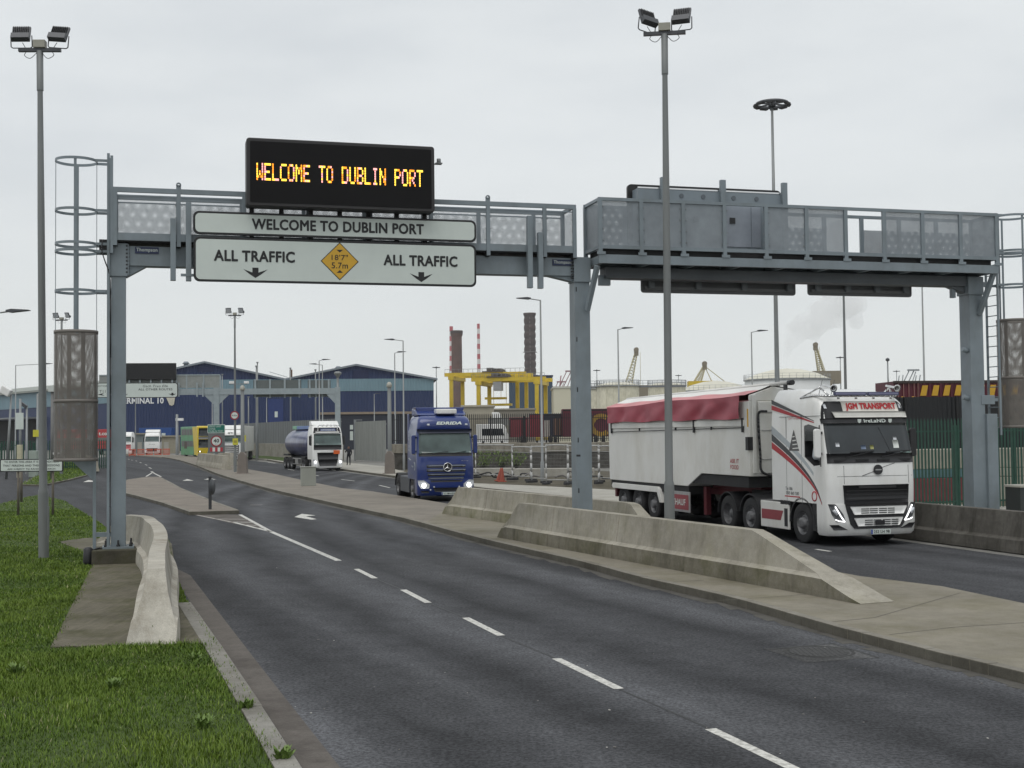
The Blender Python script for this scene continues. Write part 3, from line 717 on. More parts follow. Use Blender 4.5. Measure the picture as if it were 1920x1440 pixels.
for a, b in zip(ups, ups[1:]):
    for y in (YF, YB): m_.bb(a + .045, b - .045, y - .012, y + .012, zt2 - .03, zt2)
    for k in range(4):
        for x in (a + .07, b - .07): m_.bb(x - .012, x + .012, YF - .014, YF + .0, zk + .25 + k * .28, zk + .275 + k * .28, 1)
m_.build('panel_trim', [STEEL2, GALV], gan)
# sign channels hanging in front of the beam
for px, ya, yb in ((324.5, 410, 526), (353.5, 380, 527), (992.5, 405, 540), (1012.5, 436, 541)):
    a = gz(px, ya, -.4); b = gz(px, yb, -.4)
    MB().bb(a.x - .06, a.x + .06, -.46, -.31, b.z, a.z).build('sign_channel', STEEL, gan, .005)
m_ = MB(); a = gz(344, 516, -.42); m_.bb(a.x - .06, a.x + .35, -.47, -.43, a.z - .03, a.z + .03); m_.build('bracket', STEEL, gan)
# maker's plates
for cx, cy in ((275.5, 469.5), (1054.5, 492.5)):
    p = gz(cx, cy, -.16); o = MB().bb(p.x - .26, p.x + .26, -.172, -.152, p.z - .075, p.z + .075).build('maker_plate', NAVY, gan)
    text('lettering', 'Thompson', SIGNW, o, (p.x, -.174, p.z), .46, .105, bold=.01)
# ladder with its safety hoops and mesh guard, at the left end
def ladder(root, xl, side, pts):
    """xl: ladder plane x; side: -1 cage to the left; pts: z levels"""
    ztop, zl0, hoops, zm0, zm1, legz = pts
    LY, RAD = .25, .46; cx = xl + side * (RAD + .24)
    m_ = MB()
    for y in (-LY, LY):
        m_.bb(xl - .03, xl + .03, y - .015, y + .015, zl0, ztop)
    z = zl0 + .2
    while z < ztop - 1.0: m_.cyl((xl, -LY, z), (xl, LY, z), .013, .013, 8); z += .28
    m_.build('ladder', STEEL, root)
    m_ = MB(); N = 28
    def ringp(a, r): return (cx + r * math.cos(a), r * math.sin(a))
    for z in hoops:
        for i in range(N):
            a0, a1 = 2 * math.pi * i / N, 2 * math.pi * (i + 1) / N
            p, q = ringp(a0, RAD), ringp(a1, RAD); p2, q2 = ringp(a0, RAD - .012), ringp(a1, RAD - .012)
            vs = [(*p, z - .03), (*q, z - .03), (*q, z + .03), (*p, z + .03), (*p2, z - .03), (*q2, z - .03), (*q2, z + .03), (*p2, z + .03)]
            m_.add(vs, [(0, 1, 2, 3), (5, 4, 7, 6), (3, 2, 6, 7), (1, 0, 4, 5)], 0)
        for y in (-.2, .2): m_.bar((cx - side * RAD * .9, y, z), (xl, y, z), .012, .06)
    for k in range(8):
        a = math.pi * k / 4; p = ringp(a, RAD - .02)
        if k not in ((0, 2, 4, 6)): continue
        m_.box((*p, (zm1 + hoops[0]) / 2), (.012, .055 if k % 2 else .06, hoops[0] - zm1), 0, rz=a)
    m_.build('safety_hoops', STEEL, root)
    # perforated guard round the lower part
    m_ = MB(); r = RAD + .012; N = 32
    for i in range(N):
        a0, a1 = 2 * math.pi * i / N, 2 * math.pi * (i + 1) / N; p, q = ringp(a0, r), ringp(a1, r); L = r * 2 * math.pi / N
        m_.add([(*p, zm0), (*q, zm0), (*q, zm1), (*p, zm1)], [(0, 1, 2, 3)], 0); m_.uv[len(m_.f) - 1] = [(i * L, 0), (i * L + L, 0), (i * L + L, zm1 - zm0), (i * L, zm1 - zm0)]
    m_.build('mesh_guard', MESHB, root)
    m_ = MB()
    for z in (zm0, (zm0 + zm1) / 2 - .12, zm1):
        m_.lathe([(r - .014, z - .035), (r + .006, z - .035), (r + .006, z + .035), (r - .014, z + .035), (r - .014, z - .035)], 32, 0, Matrix.Translation((cx, 0, 0)))
    for k in range(4):
        p = ringp(math.pi * k / 2 + .4, r - .03); m_.box((*p, (zm0 + zm1) / 2), (.02, .09, zm1 - zm0), 0, rz=math.pi * k / 2 + .4)
    m_.build('guard_frame', mat('guard_frame_brown', (.17, .155, .14), .6), root)
    # bracket arms and standing leg
    m_ = MB(); lx = xl + side * .3
    if side < 0: m_.bb(lx - .035, lx + .035, -.06, .06, legz, zm0 + .1); m_.bb(min(lx, 0), max(lx, 0), -.04, .04, legz + .55, legz + .65)
    if side < 0: m_.prism([(lx, zm0 - .02), (lx + side * .5, zm0 - .02), (lx, zm0 - .5)], -.03, .03, 'y')
    for z in (hoops[-1] - .05, hoops[-2] + .1): m_.bb(min(xl, side * .16), max(xl, side * .16), -.05, .05, z, z + .13)
    m_.each('ladder_bracket', STEEL, root)
hz = [gz(145, y, -.2).z for y in (299, 393, 456, 470, 545)]
ladder(gan, gz(204, 400, 0).x, -1, (gz(208, 292, 0).z, .1, hz, gz(145, 862, -.2).z, gz(145, 622, -.2).z, .02))
m_ = MB(); p = gz(208, 330, YF); m_.bb(x0 - .1, x0 - .04, YF - .04, YF + .04, zk - .3, gz(208, 292, YF).z); m_.build('handrail_post', STEEL, gan)
pts = [gz(192, 450, -.25), gz(191, 470, -.3), gz(197, 490, -.3), gz(205, 515, -.25), gz(207, 560, -.2), gz(206.5, 800, -.2), gz(206, 1000, -.2)]
MB().tube(catmull(pts, 4), .014, 6).build('cable', BLACK, gan)
m_ = MB(); p = gz(196, 460, 0); m_.bb(-.42, -.18, -.12, .2, p.z - .15, p.z + .12); m_.build('junction_box', DARK, gan, .01)

# ---------------- welcome signs
def board(name, label, cat, L, Y, group=None, root=gan, th=.03):
    """L: four pixel corners (left-top, right-bottom) -> things at the gantry's own frame, plane local-y = Y"""
    (a, b, c, d) = L
    p, q = hit(*a, root, Y), hit(*c, root, Y); r, s = hit(*b, root, Y), hit(*d, root, Y)
    x0, x1 = (p.x + s.x) / 2, (q.x + r.x) / 2; z0, z1 = (s.z + q.z) / 2, (p.z + r.z) / 2
    t = thing(name, label, cat, root.matrix_basis @ Vector(((x0 + x1) / 2, Y, z0)), GA, group)
    return t, x1 - x0, z1 - z0
t1, W1, H1 = board('direction_sign', 'long white welcome sign with black rim under the message board', 'sign', ((362, 394), (893, 414), (893, 456), (362, 437)), -.6)
def plate(t, W, H, m=SIGNW, rim=.05, r=.13):
    m_ = MB(); m_.prism(rrect(-W / 2, W / 2, 0, H, r), -.0, .05, 'y'); m_.build('rim', SIGNB, t, .008)
    m_ = MB(); m_.prism(rrect(-W / 2 + rim, W / 2 - rim, rim, H - rim, r - .03), -.006, .02, 'y'); return m_.build('face', m, t)
plate(t1, W1, H1)
pc = t1.matrix_basis.inverted()
def lp(t, px, py, y=-.008): return hit(px, py, t, y)
p, q = lp(t1, 473, 424), lp(t1, 794, 427.5)
text('lettering', 'WELCOME TO DUBLIN PORT', SIGNB, t1, ((lp(t1, 473, 421).x + lp(t1, 794, 428).x) / 2, -.008, H1 / 2 + .005), lp(t1, 794, 428).x - lp(t1, 473, 421).x, .235, thick=.011)
t2, W2, H2 = board('direction_sign', 'large white all traffic lane sign with the yellow height diamond', 'sign', ((362, 441), (893, 461), (893, 538.5), (364, 527)), -.6)
plate(t2, W2, H2)
for a, b in (((402, 480), (552, 481)), ((720, 488), (857, 490))):
    p, q = lp(t2, *a), lp(t2, *b); text('lettering', 'ALL TRAFFIC', SIGNB, t2, ((p.x + q.x) / 2, -.008, (p.z + q.z) / 2), q.x - p.x, .24, thick=.011)
for cx, cy in ((479, 511), (790, 519)):
    p = lp(t2, cx, cy); s_ = .0125
    A = [(-5.5, 9), (5.5, 9), (5.5, 0), (22, 6), (10, -3.5), (0, -10), (-10, -3.5), (-22, 6), (-5.5, 0)]
    MB().prism([(p.x + u * s_, p.z + v * s_) for u, v in A], -.009, -.005, 'y').build('arrow', SIGNB, t2)
p = lp(t2, 637, 490); hd = .445
o = MB().prism([(p.x, p.z + hd), (p.x - hd, p.z), (p.x, p.z - hd), (p.x + hd, p.z)], -.010, -.005, 'y').build('height_diamond', SIGNB, t2)
MB().prism([(p.x, p.z + hd - .025), (p.x - hd + .025, p.z), (p.x, p.z - hd + .025), (p.x + hd - .025, p.z)], -.014, -.009, 'y').build('diamond_face', YEL, o)
text('lettering', '18\'7"', SIGNB, o, (p.x, -.016, p.z + .09), .38, .13, bold=.004); text('lettering', '5.7m', SIGNB, o, (p.x, -.016, p.z - .1), .38, .14, bold=.01)
for sg in (1, -1): MB().prism([(p.x - .075, p.z + sg * .27), (p.x + .075, p.z + sg * .27), (p.x, p.z + sg * .205)][::1], -.016, -.013, 'y').build('triangle', SIGNB, o)

# ---------------- electronic message board
tl, WL, HL = board('message_board', 'black electronic message board with lit yellow and pink letters', 'message board', ((462, 255), (815, 277), (815, 398), (462, 385)), -.95)
m_ = MB(); m_.prism(rrect(-WL / 2, WL / 2, 0, HL, .07), .0, .42, 'y'); m_.build('casing', mat('board_casing', (.028, .026, .027), .5), tl, .02)
m_ = MB(); m_.prism(rrect(-WL / 2 + .08, WL / 2 - .08, .08, HL - .08, .03), -.012, .01, 'y'); m_.build('screen', mat('board_screen', (.006, .0055, .006), .55, spec=.2), tl)
FONT = dict(W='10001 10001 10001 10101 10101 11011 10001', E='11111 10000 10000 11110 10000 10000 11111', L='10000 10000 10000 10000 10000 10000 11111', C='01111 10000 10000 10000 10000 10000 01111',
            O='01110 10001 10001 10001 10001 10001 01110', M='10001 11011 10101 10101 10001 10001 10001', T='11111 00100 00100 00100 00100 00100 00100', D='11110 10001 10001 10001 10001 10001 11110',
            U='10001 10001 10001 10001 10001 10001 01110', B='11110 10001 10001 11110 10001 10001 11110', I='01110 00100 00100 00100 00100 00100 01110', N='10001 11001 11001 10101 10011 10011 10001',
            P='11110 10001 10001 11110 10000 10000 10000', R='11110 10001 10001 11110 10100 10010 10001')
msg = 'WELCOME TO DUBLIN PORT'; LEDM = [mat('led_yellow', (1, .62, .06), .5, emit=1.5, var=.05), mat('led_orange', (1, .30, .015), .5, emit=1.4, var=.05), mat('led_pink', (1, .38, .36), .5, emit=1.3, var=.05)]
p, q = lp(tl, 481, 320, -.015), lp(tl, 793, 336, -.015); cw = (q.x - p.x) / (len(msg) * 6 - 1); hh = .40 / 7; zc = (p.z + q.z) / 2; rr = random.Random(11)
for i, ch in enumerate(msg):
    if ch == ' ': continue
    m_ = MB()
    for r_, row in enumerate(FONT[ch].split()):
        for c_, v_ in enumerate(row):
            if v_ == '1':
                x = p.x + (i * 6 + c_ + .5) * cw; z = zc + (3 - r_) * hh
                k = (0, 1, 2, 0)[int((i * 6 + c_) * .37 + rr.random() * 1.2) % 4]
                m_.bb(x - cw * .5, x + cw * .5, -.017, -.013, z - hh * .42, z + hh * .42, k)
    m_.build('lit_letter', LEDM, tl)
m_ = MB(); m_.bb(WL / 2, WL / 2 + .1, .1, .13, HL * .75 - .01, HL * .75 + .01); m_.bb(WL / 2 + .04, WL / 2 + .2, .03, .2, HL * .75, HL * .75 + .025); m_.cyl((WL / 2 + .13, .12, HL * .75 + .02), (WL / 2 + .13, .12, HL * .75 + .13), .05, .05, 12); m_.build('light_sensor', GALVD, tl)
m_ = MB()
for x in np.linspace(-WL / 2 + .15, WL / 2 - .15, 7): m_.bb(x - .05, x + .05, .445, .55, -.9, .25)
m_.each('support', DARK, tl)

# ================================================================== right-hand gantry
gr = thing('sign_gantry', 'blue grey steel gantry with a screened walkway over the far carriageway', 'gantry', (12.6, 35.03, .1), GA)
def hz_(px, py, c): return hit(px, py, gr, c)
YF2, YB2 = -.8, .3
zPt = hz_(1830, 553, -.2).z
xr0, xr1 = hz_(1125, 420, YF2).x, hz_(1868, 440, YF2).x
ztop = (hz_(1125, 371, YF2).z + hz_(1868, 399, YF2).z) / 2; zbot = (hz_(1160, 470, YF2).z + hz_(1800, 483, YF2).z) / 2
zsA = (hz_(1150, 479, YF2).z + hz_(1840, 496, YF2).z) / 2; zsB = (hz_(1150, 496, YF2).z + hz_(1840, 511, YF2).z) / 2; zbm = (hz_(1140, 521, -.2).z + hz_(1790, 536, -.2).z) / 2
m_ = MB(); m_.bb(-.2, .22, -.24, .22, -.1, zPt); m_.bb(-.24, .24, -.28, .26, zPt, zsB - .02)
m_.cyl((-.2, -.1, 4.9), (-.36, -.1, 4.95), .07, .07, 10); m_.cyl((-.2, -.1, 3.6), (-.36, -.1, 3.65), .07, .07, 10)
m_.build('post', STEEL, gr, .01)
m_ = MB(); m_.bb(xr0 + .35, .24, -.2, .25, zbm, zsB - .005); m_.prism([(-.24, zbm), (-.24, zPt + .05), (-.75, zbm)], -.12, .12, 'y')
m_.build('beam', mat('beam_paint_shaded', (.10, .112, .122), .6, 0, .15, 1.2), gr, .006)  # darkened steel paint: the walkway's shade is put into the beam colour
m_ = MB(); m_.bb(xr0 - .05, xr1 + .02, YF2 - .04, YF2 + .03, zsB, zsA); m_.bb(xr0 - .05, xr1, YB2 - .03, YB2 + .03, zsB, zsA)
for x in np.linspace(xr0 + .05, xr1 - .1, 10): m_.bb(x - .05, x + .05, YF2 + .03, YB2 - .03, zsB + .01, zsA - .01)
m_.build('walkway_channel', STEEL, gr, .005)
m_ = MB(); m_.bb(xr0 + .1, xr1 - .1, YF2 + .12, YB2 - .04, zsA, zbot + .02); m_.build('walkway_floor', DARK, gr)
upx = [xr0] + [hz_(x, 420, YF2).x for x in (1202, 1281, 1358, 1436, 1511.6, 1585, 1657, 1729, 1800)] + [xr1]
m_ = MB()
for y in (YF2, YB2):
    m_.bb(xr0 - .045, xr1 + .045, y - .03, y + .03, ztop - .08, ztop); m_.bb(xr0 - .045, xr1 + .045, y - .03, y + .03, zbot, zbot + .09)
    for x in upx:
        m_.bb(x - .05, x + .05, y - .035, y + .035, zsA - .05, ztop - .08)
        if y == YF2: m_.bb(x - .1, x + .12, y - .06, y - .036, zsA - .0, zsA + .07)
for x in (xr0, xr1): m_.bb(x - .03, x + .03, YF2 + .03, YB2 - .03, ztop - .078, ztop - .004); m_.bb(x - .03, x + .03, YF2 + .03, YB2 - .03, zbot + .004, zbot + .085)
m_.build('walkway_frame', STEEL, gr)
m_ = MB()
for i, (a, b) in enumerate(zip(upx, upx[1:])):
    if i not in (3, 6): m_.sheet((a + .05, YF2 + .01, zbot + .09), (1, 0, 0), (0, 0, 1), b - a - .1, ztop - zbot - .17)
    if i not in (6, 2, 3): m_.sheet((a + .05, YB2 - .01, zbot + .09), (1, 0, 0), (0, 0, 1), b - a - .1, (ztop - zbot) * .62 if i > 4 else ztop - zbot - .17)
m_.sheet((xr0 + .01, YF2 + .035, zbot + .09), (0, 1, 0), (0, 0, 1), YB2 - YF2 - .07, ztop - zbot - .17); m_.sheet((xr1 - .01, YF2 + .035, zbot + .09), (0, 1, 0), (0, 0, 1), YB2 - YF2 - .07, ztop - zbot - .17)
MESH2 = perforated('perforated_steel_fine', (.25, .28, .305), .0075, .19)
m_.each('mesh_panel', MESH2, gr)
m_ = MB()
for i, (a, b) in enumerate(zip(upx, upx[1:])):
    if i < 5:
        for k in range(4):
            for x in (a + .08, b - .08): m_.bb(x - .012, x + .012, YF2 - .012, YF2 + .005, zbot + .2 + k * .28, zbot + .225 + k * .28)
m_.build('panel_bolt', GALV, gr)
# struts below each end
m_ = MB()
a, b = hz_(1120, 498, YF2 + .1), hz_(1101, 582, -.3); m_.bar((a.x, YF2 + .1, a.z), (b.x, -.3, b.z), .12, .1)
a, b = hz_(1863, 512, YF2 + .1), hz_(1836, 590, -.25); m_.bar((a.x, YF2 + .1, a.z), (b.x, -.25, b.z), .14, .1)
a = hz_(1786, 545, .0); m_.bb(a.x - .06, a.x + .06, -.06, .06, a.z - .2, a.z + .2)
a = hz_(1128, 525, .0); m_.bb(a.x - .08, a.x + .22, -.06, .06, a.z - .14, a.z + .12)
m_.each('strut', STEEL, gr, .006)
xlad = hz_(1862, 640, 0).x
hz2 = [hz_(1893, y, -.2).z for y in (404, 470, 475, 534)]
ladder(gr, xlad, 1, (hz_(1870, 403, 0).z, 2.6, hz2, hz_(1893, 800, -.2).z, hz_(1893, 600, -.2).z, 2.0))
a, b = hz_(1850, 776, -.3), hz_(1888, 958, -.3); 
m_ = MB(); m_.bb(a.x, a.x + .33, -.32, .3, -.1, a.z); m_.build('ladder_guard', STEEL, gr, .012)
m_ = MB(); a = hz_(1840, 741, -.25); m_.bb(a.x, a.x + .42, -.26, -.14, a.z - .25, a.z); m_.bb(a.x + .42, a.x + .56, -.22, -.18, a.z - .17, a.z - .08); m_.each('bracket', STEEL, gr, .01)
# message board on the far gantry, seen from behind
def rb(name, label, cat, px, Y, group=None):
    a, b = hit(px[0], px[1], gr, Y), hit(px[2], px[3], gr, Y)
    t = thing(name, label, cat, gr.matrix_basis @ Vector(((a.x + b.x) / 2, Y, min(a.z, b.z))), GA, group); return t, abs(b.x - a.x), abs(a.z - b.z)
tb, WB, HB = rb('message_board', 'back of a message board standing on the right-hand gantry walkway', 'message board', (1196, 352, 1478, 470), -.25)
m_ = MB(); m_.bb(-WB / 2, WB / 2, .0, .4, 0, HB); m_.build('cabinet', STEEL2, tb, .01)
m_ = MB(); m_.prism(rrect(-WB / 2 - .12, WB / 2 + .02, .0, HB + .17, .1), .41, .5, 'y'); m_.build('rim', SIGNB, tb)
m_ = MB()
for x in (-WB / 2 + .66, .22, WB / 2 - .12): m_.bb(x - .07, x + .07, -.12, -.005, 0, HB + .28)
m_.each('support', STEEL, tb, .006)
m_ = MB(); m_.bb(-WB / 2, WB / 2, -.01, .02, HB - .005, HB + .03); m_.build('top_strip', CHROME, tb)
m_ = MB()
m_.bb(.3, 1.02, -.02, -.004, .05, HB - .38); m_.bb(1.04, 1.3, -.016, -.004, .05, HB - .38)
m_.each('door', mat('cabinet_door', (.27, .30, .345), .35), tb, .004)
m_ = MB()
for x in (-.6, .42): m_.bb(x, x + .15, -.045, -.021, HB * .44, HB * .44 + .15)
m_.each('handle', BLACK, tb)
m_ = MB()
for x in (-.9, -.3, .55, 1.2): m_.disc((x, -.004, HB - .16), .06, (0, -1, 0), 14, 0, .01)
m_.each('vent', mat('vent_grey', (.12, .14, .16), .6), tb)
for px, lb in (((1203, 490, 1494, 554), 'dark back of a hanging lane sign under the gantry next to the lamp column'), ((1516, 500, 1712, 557), 'dark back of a smaller hanging lane sign under the gantry near the right post')):
    ts, WS, HS = rb('direction_sign', lb, 'sign', px, .45, 'lane signs hanging from the right-hand gantry seen from behind')
    m_ = MB(); m_.prism(rrect(-WS / 2, WS / 2, 0, HS, .08), .06, .1, 'y'); m_.build('sign_back', mat('sign_back_grey', (.11, .115, .12), .55), ts)
    m_ = MB(); m_.bb(-WS / 2 + .1, WS / 2 - .1, .0, .058, HS - .12, HS - .04); m_.bb(-WS / 2 + .1, WS / 2 - .1, .0, .058, .08, .16); m_.each('rail', mat('sign_rail', (.15, .155, .16), .55), ts)
    m_ = MB()
    for x in np.linspace(-WS / 2 + .25, WS / 2 - .25, 4): m_.bb(x - .07, x + .07, -.1, -.002, .1, HS + .1)
    m_.each('hanger', mat('sign_hanger', (.14, .155, .165), .5), ts)
# dark cabinet behind the barrier at the right edge
p = P(1915, 930, 33.5); t = thing('roadside_cabinet', 'dark cabinet with a pale lid behind the right barrier at the photo edge', 'cabinet', (p.x + .25, p.y, .1), GA)
MB().bb(-.55, .55, -.3, .3, 0, 1.25).build('cabinet_body', mat('cabinet_dark', (.03, .035, .035), .5), t, .015); MB().bb(-.58, .58, -.33, .33, 1.25, 1.31).build('lid', mat('cabinet_lid', (.35, .34, .3), .7), t, .01)

# ================================================================== lamp columns
FLB = mat('floodlight_body', (.075, .078, .085), .45, .2); FLF = mat('floodlight_fins', (.02, .02, .022), .6)
def flood_column(label, loc, rz, H=12.1, tilt=(0, 0), heads=((-.47, .42, -20, -8), (.47, .36, 12, 10)), lean=0):
    t = thing('floodlight_column', label, 'lamp column', loc, rz, 'twin floodlight columns')
    m_ = MB(); m_.lathe([(.118, 0), (.118, 1.5), (.114, 1.56), (.092, 1.64), (.088, 4), (.082, 8), (.062, H - .95), (.062, H - .93)], 16)
    m_.lathe([(.078, H - .95), (.078, H), (0, H)], 16); m_.bb(.06, .121, -.06, .06, .5, 1.2)
    m_.build('pole', GALVD, t)
    m_ = MB(); m_.box((0, 0, H + .02), (.98, .1, .08)); m_.build('cross_bar', FLB, t)
    m_ = MB(); m_.bb(-.14, .14, -.1, .1, H + .065, H + .25); m_.build('junction_box', mat('junction_box', (.33, .32, .27), .6), t, .01)
    for x, zo, yaw, roll in heads:
        A = Matrix.Translation((x, 0, H + .07)) @ Matrix.Rotation(R(yaw), 4, 'Z') @ Matrix.Rotation(R(roll * .4), 4, 'Y')
        B = A @ Matrix.Translation((0, 0, .32)) @ Matrix.Rotation(R(-28), 4, 'X')
        m_ = MB()
        def bx(T, x0, x1, y0, y1, z0, z1, m=0):
            vs = [T @ Vector((a, b, c)) for a in (x0, x1) for b in (y0, y1) for c in (z0, z1)]
            m_.add(vs, [(0, 1, 3, 2), (4, 6, 7, 5), (0, 4, 5, 1), (2, 3, 7, 6), (0, 2, 6, 4), (1, 5, 7, 3)], m)
        bx(B, -.21, .21, -.03, .035, -.2, .24); bx(B, -.21, .21, -.12, -.03, -.2, -.04)
        for k in range(9): bx(B, -.18 + k * .042, -.165 + k * .042, -.075, -.03, -.03, .215, 1)
        h = m_.build('floodlight', [FLB, FLF], t, .008)
        m_ = MB(); bx(B, -.18, .18, .036, .042, -.16, .2); m_.build('lens', LAMP, h)
        m_ = MB(); U = [A @ Vector(q) for q in ((-.24, 0, .3), (-.24, 0, .03), (-.2, 0, .0), (.2, 0, .0), (.24, 0, .03), (.24, 0, .3))]; m_.tube(U, .013, 6); m_.build('yoke', FLB, h)
    m_ = MB()
    for sx in (-1, 1): m_.tube(catmull([(sx * .06, -.05, H - .06), (sx * .2, -.08, H - .2), (sx * .34, -.06, H - .12), (sx * .3, -.04, H + .0), (sx * .4, 0, H + .2)], 5), .008, 5)
    m_.build('cable', BLACK, t)
    if lean:
        t.matrix_basis = t.matrix_basis @ Matrix.Rotation(R(lean), 4, 'Y')
    return t
p = G(82, 1046, .1); f1 = flood_column('tall twin floodlight column rising from the grass in front of the left gantry', p, R(4), 12.0, heads=((-.42, .42, 4, -4), (.42, .36, -6, 14)), lean=-.6)
p = P(1255, 970, 29.6); flood_column('tall twin floodlight column standing between the two median barriers', (p.x, 29.6, ZK), R(-8), 12.05, heads=((-.42, .42, 38, 18), (.4, .36, -12, 0)), lean=.3)
p = G(441, 885, ZK); f3 = flood_column('distant twin floodlight column carrying the round height limit sign', p, R(180), 12.1)
p = P(115, 850, 100); dup(f3, (p.x, 100, 0), R(170), 'distant twin floodlight column seen behind the left ladder guard')
p = P(1587, 800, 78); dup(f3, (p.x, 78, 0), R(200), 'floodlight column behind the white truck, its head hidden by the gantry')
def street_lamp(label, px, py_top, D, arm, H=10.6, r=.075, z0=0):
    p = P(px, 800, D); t = thing('street_lamp', label, 'street lamp', (p.x, D, z0), 0, 'street lamps')
    m_ = MB(); m_.lathe([(r * 1.5, 0), (r * 1.5, 1.2), (r * 1.05, 1.25), (r * .6, H), (0, H)], 12); m_.build('pole', GALV, t)
    s = 1 if arm > 0 else -1; m_ = MB(); m_.tube([(0, 0, H - .03), (arm - s * .5, 0, H + .08)], .028, 8); m_.build('arm', GALV, t)
    m_ = MB(); a = arm - s * .6; b = arm + s * .25
    m_.prism([(a, H + .06), (a + s * .15, H + .03), (b, H + .1), (b, H + .13), (a + s * .2, H + .17), (a, H + .13)][::1], -.14, .14, 'y'); m_.build('lantern', FLB, t, .01)
    return t
for L in [('grey street lamp on the footpath right of the blue truck, arm to the left', 1016, 560, 74, -1.15), ('street lamp behind the tipper trailer left of the lamp column', 1161, 616, 96, .9), ('street lamp behind the tipper trailer right of the lamp column', 1412, 622, 100, 1.05),
          ('street lamp behind the blue truck cab, arm to the left', 757, 637, 105, -1.3), ('farther street lamp behind the blue truck cab, arm to the right', 741, 660, 121, .85), ('street lamp before the warehouse right of the far gantry, arm to the right', 599, 675, 132, .9),
          ('street lamp before the warehouse right of the far gantry, arm to the left', 605, 683, 140, -1.2)]:
    street_lamp(*L)
street_lamp('slender street lamp at the left edge with a long arm to the right', 29, 683, 134, 3.6)
street_lamp('street lamp just outside the left edge, only its lantern showing', -28, 585, 48, 1.4, H=7.6)
street_lamp('thin lamp mast behind the right gantry near its right post', 1735, 535, 84, 1.0, H=12.6)
street_lamp('short bracket lamp in front of the blue warehouse right gable', 702, 745, 240, .9, H=10.5, r=.11); street_lamp('short bracket lamp before the blue warehouse left gable', 398, 745, 205, -1.0, H=9.2, r=.1); street_lamp('short bracket lamp before the blue warehouse middle bay', 500, 748, 205, .8, H=9.0, r=.09)
for px, H_, D_ in ((417, 12, 190), (483, 12, 160), (481, 11, 150), (466, 8, 170), (545, 11.5, 165), (592, 11, 160), (254, 14, 230)):
    p = P(px, 800, D_); t = thing('metal_mast', 'thin grey mast standing before the blue warehouse wall', 'pole', (p.x, D_, 0), 0, 'thin grey masts before the blue warehouse')
    MB().lathe([(.13, 0), (.09, H_ * .6), (.07, H_), (0, H_)], 10).build('pole', GALV, t); MB().bb(-.12, .12, -.12, .12, H_, H_ + .15).build('cap', GALV, t)
def high_mast(label, px, ytop, D, H=30.0, r=1.35, rp=.24):
    p = P(px, 700, D); t = thing('high_mast_light', label, 'high mast light', (p.x, D, 0), 0, 'high mast lights')
    m_ = MB(); m_.lathe([(rp, 0), (rp * .62, H * .6), (rp * .42, H), (0, H)], 14); m_.build('pole', GALV, t)
    m_ = MB(); m_.lathe([(r * .93, H - .25), (r, H - .2), (r, H - .02), (r * .93, H + .02), (r * .9, H - .1), (r * .93, H - .25)], 24)
    for k in range(6):
        a = k * math.pi / 3 + .3; m_.bar((0, 0, H - .1), (r * .92 * math.cos(a), r * .92 * math.sin(a), H - .15), .09, .12)
    m_.lathe([(.3, H - .35), (.34, H - .1), (.3, H + .12), (.16, H + .3), (0, H + .34)], 14); m_.build('ring', FLB, t)
    if D < 300:
        for k in range(10):
            a = 2 * math.pi * k / 10; c = Vector((r * math.cos(a), r * math.sin(a), H - .24)); m_ = MB(); m_.box(c, (.34, .62, .13), rz=a); m_.build('floodlight', FLF, t)
    return t
high_mast('tall high mast light with a ring of floodlights behind the right gantry', 1457, 190, 105)
for px, D, lb in ((818, 520, 'distant mast light in the gap between warehouse and brown chimney'), (1119, 560, 'distant mast light between the middle post and a street lamp'), (1272, 620, 'distant mast light above the tipper trailer beside the lattice crane'), (1576, 480, 'distant mast light just left of the column behind the white truck'),
                  (1681, 600, 'distant mast light left of the stacked containers'), (733, 640, 'distant mast light over the warehouse right roof slope')): high_mast(lb, px, 0, D, rp=.35, r=1.6)
p = P(1667, 800, 190); t = thing('metal_mast', 'thin mast with a small ball top right of the white truck cab', 'pole', (p.x, 190, 0)); MB().lathe([(.16, 0), (.1, 13), (0, 13.1)], 8).build('pole', GALV, t); MB().lathe([(0, 12.9), (.3, 13.05), (.3, 13.3), (0, 13.5)], 10).build('cap', FLB, t)
